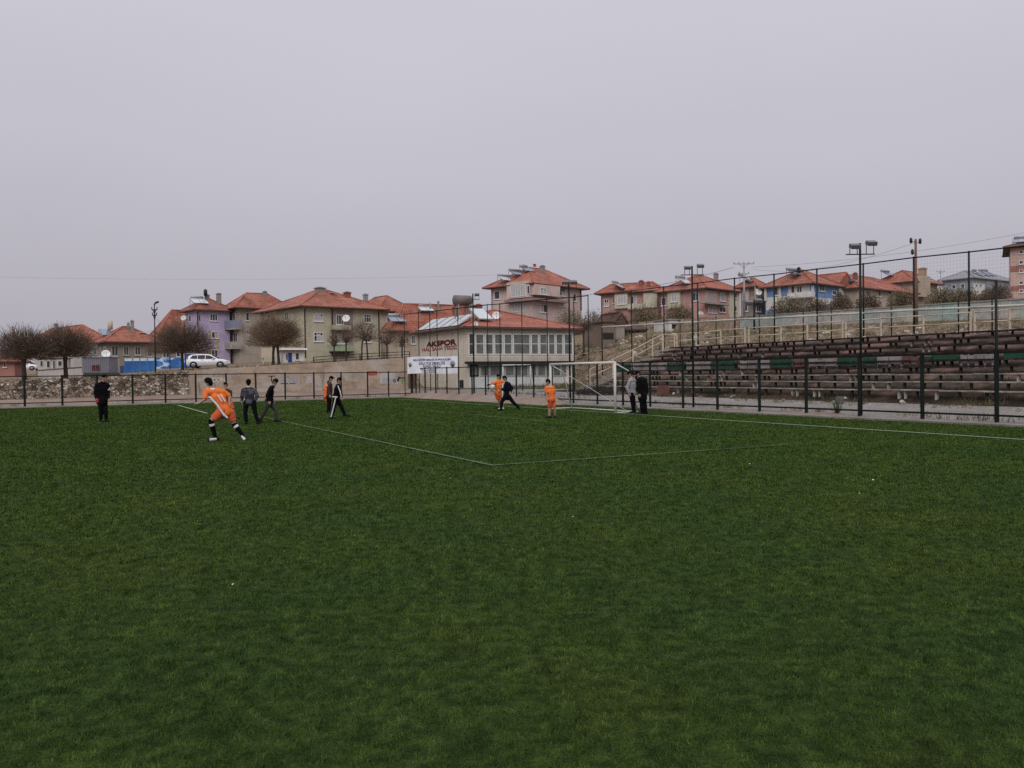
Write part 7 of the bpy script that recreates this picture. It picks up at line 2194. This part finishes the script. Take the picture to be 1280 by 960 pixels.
J = q.J; q.strip('sleeve_stripe', [J['shR'] + [0.0, -0.07, 0.0], J['elR'] + [0, -0.055, 0], J['wrR'] + [0, -0.04, 0]], 0.022, WCL)
q.strip('leg_stripe', [J['hipR'] + [0.0, -0.105, -0.02], J['knR'] + [0, -0.075, 0], J['ankR'] + [0, -0.055, 0.02]], 0.026, WCL); q.strip('hem_stripe', [J['hipR'] + [-0.12, -0.09, 0.03], J['hipR'] + [0.06, -0.11, 0.02]], 0.026, WCL)

# 8 orange player with the ball and 9 the dark chaser
q = Person('person in orange kit shielding a white ball with outstretched arm', (627, 512.5), dict(head=(622.8, 471), neck=(623.2, 475), shL=(619.7, 477.8, -0.1), shR=(627, 477, 0.1), elL=(615.2, 480.2, -0.25), wrL=(612, 480.8, -0.4), elR=(628.5, 483, 0.1), wrR=(625, 487, -0.2), hipL=(621, 491.5), hipR=(626, 491.5), knL=(623.8, 501.5, 0.05), ankL=(625.5, 509.5, 0.2), toeL=(623, 512), knR=(627.8, 501.5, 0.05), ankR=(629, 509.5, 0.05), toeR=(628, 512, -0.1)), (-0.8, -0.5), PG, 0.92)
q.body().hair(); q.cloth('shirt', ['torso', ('uarmL', 0.95), ('uarmR', 0.95)], ORG, 0.03, extra=[(q.hp, q.hp + [0, 0, -0.05], 0.145, 0.15)]); q.cloth('shorts', [('thighL', 0.72), ('thighR', 0.72)], ORD, 0.036, extra=[(q.J['hipL'], q.J['hipR'], 0.13, 0.13)]); q.shoes(SHW)
q.strip('side_stripe', [q.J['shR'] + [0.06, -0.09, -0.1], q.J['hipR'] + [0.07, -0.1, 0.0], q.J['hipR'] + [0.07, -0.1, -0.18]], 0.03, WCL); q.cloth('glove', ['handL'], BLK, 0.012, fold=0)
p = P(615.6, 483.8, q.Y - 0.35); bd = MB(); bd.ball((0, 0, 0), 0.112, 0, 24, 16)
bo = bd.build('football', mat('ball_leather', (0.58, 0.52, 0.48), 0.45, 0.1, 8, col2=(0.2, 0.16, 0.16), thr=(0.6, 0.66)), None, p); tag(bo, 'white football in mid air by the outstretched orange player', 'ball')
q = Person('person in dark navy clothes lunging left against the orange ball holder', (635, 513.5), dict(head=(630.8, 473), neck=(632.3, 477.3), shL=(632.5, 480, -0.15), shR=(636, 480, 0.12), elL=(630, 487, -0.22), wrL=(626.5, 486, -0.3), elR=(640, 485.5, 0.15), wrR=(638, 490, 0.0), hipL=(632, 495.5, -0.08), hipR=(635.5, 495.5, 0.08), knL=(627, 502.5, -0.1), ankL=(626.5, 511, -0.1), toeL=(621.5, 512.8, -0.1), knR=(641.8, 503, 0.1), ankR=(648.3, 509.5, 0.1), toeR=(649, 513.3, 0.1)), (-1, -0.15), PG, 0.97, grounded=('L',))
q.body().hair(); q.cloth('jacket', ['torso', 'uarmL', 'farmL', 'uarmR', 'farmR'], NVY, 0.026, extra=[(q.hp, q.hp + [0, 0, -0.03], 0.15, 0.155)]); q.cloth('trousers', ['thighL', 'calfL', 'thighR', 'calfR'], TRS, 0.018); q.shoes()

# 10 the small orange player
q = Person('small person in orange kit standing between the ball fight and the goal', (690, 523), dict(head=(685, 477.3), neck=(686.3, 482), shL=(683.3, 485, -0.05), shR=(690.8, 484.5, 0.08), elL=(682.8, 491.5, -0.08), wrL=(684.3, 497, -0.15), elR=(693.3, 491.5, 0.08), wrR=(694.8, 498, 0.0), hipL=(686.8, 500), hipR=(691.5, 500), knL=(687, 509.5), ankL=(686.7, 519.5), toeL=(682.5, 522.5, -0.02), knR=(693, 509.5), ankR=(694, 518.8, 0.1), toeR=(693, 521, 0.0)), (-0.9, 0.15), PG, 0.86)
q.body().hair(); q.cloth('shirt', ['torso', ('uarmL', 0.95), ('uarmR', 0.95)], ORG, 0.028, extra=[(q.hp, q.hp + [0, 0, 0.02], 0.13, 0.135)]); q.cloth('shorts', [('thighL', 0.9), ('thighR', 0.9)], ORD, 0.036, extra=[(q.J['hipL'], q.J['hipR'], 0.12, 0.12)]); q.shoes()
q.strip('side_stripe', [lerp(q.J['shR'], q.J['hipR'], 0.45) + [-0.02, -0.13, 0], q.J['hipR'] + [-0.05, -0.14, 0.0], q.J['hipR'] + [-0.05, -0.13, -0.24]], 0.03, mat('pale_pink_stripe', (0.55, 0.40, 0.38), 0.8, 0.1))
q.strip('collar', [q.J['neck'] + [-0.04, -0.03, -0.03], q.J['neck'] + [0.06, -0.03, -0.04]], 0.032, WCL); q.cloth('sock', ['calfL'], SKIN, 0.006, fold=0)

# 11, 12 the two men by the goal post
q = Person('person in a light grey jacket leaning forward at the near goal post', (791, 516.5), dict(head=(786.8, 467.6), neck=(789, 472), shL=(787.5, 475.5, -0.14), shR=(792, 475, 0.14), elL=(783.8, 485, -0.2), wrL=(786.5, 491.3, -0.25), elR=(791.5, 486, 0.16), wrR=(789.5, 492, 0.05), hipL=(789.3, 492.5, -0.08), hipR=(791, 492.5, 0.08), knL=(790.5, 504, -0.08), ankL=(792, 514, -0.08), toeL=(788, 516.3, -0.1), knR=(792, 504, 0.08), ankR=(793, 514, 0.1), toeR=(790, 516, 0.08)), (-1, -0.1), 'men beside the goal', 0.95)
q.body().hair(); q.cloth('jacket', ['torso', 'uarmL', 'farmL', 'uarmR', 'farmR'], GJK, 0.026, extra=[(q.hp, q.hp + [0, 0, 0.03], 0.15, 0.15)]); q.cloth('trousers', ['thighL', 'calfL', 'thighR', 'calfR'], TRS, 0.018); q.shoes()
q = Person('bearded person in a long black coat standing behind the near goal post', (802.5, 518.5), dict(head=(796.6, 467.5), neck=(799.5, 472), shL=(798.5, 475.5, -0.15), shR=(806, 475, 0.1), elL=(798, 484.5, -0.18), wrL=(799.3, 492, -0.2), elR=(808, 485, 0.12), wrR=(807.5, 493, 0.08), hipL=(801, 493.5), hipR=(805.3, 493.5), knL=(802.3, 505.5, -0.03), ankL=(803, 516), toeL=(798, 518.3, -0.05), knR=(806, 505.5, 0.05), ankR=(807, 516.3, 0.1), toeR=(803.5, 518, 0.05)), (-1, -0.2), 'men beside the goal', 1.02)
q.body().hair(beard=True); q.cloth('coat', ['torso', 'uarmL', 'farmL', 'uarmR', 'farmR'], BLK, 0.03, extra=[(q.hp, q.hp + [0, 0, -0.13], 0.17, 0.185)]); q.cloth('trousers', ['thighL', 'calfL', 'thighR', 'calfR'], TRS, 0.028); q.shoes()
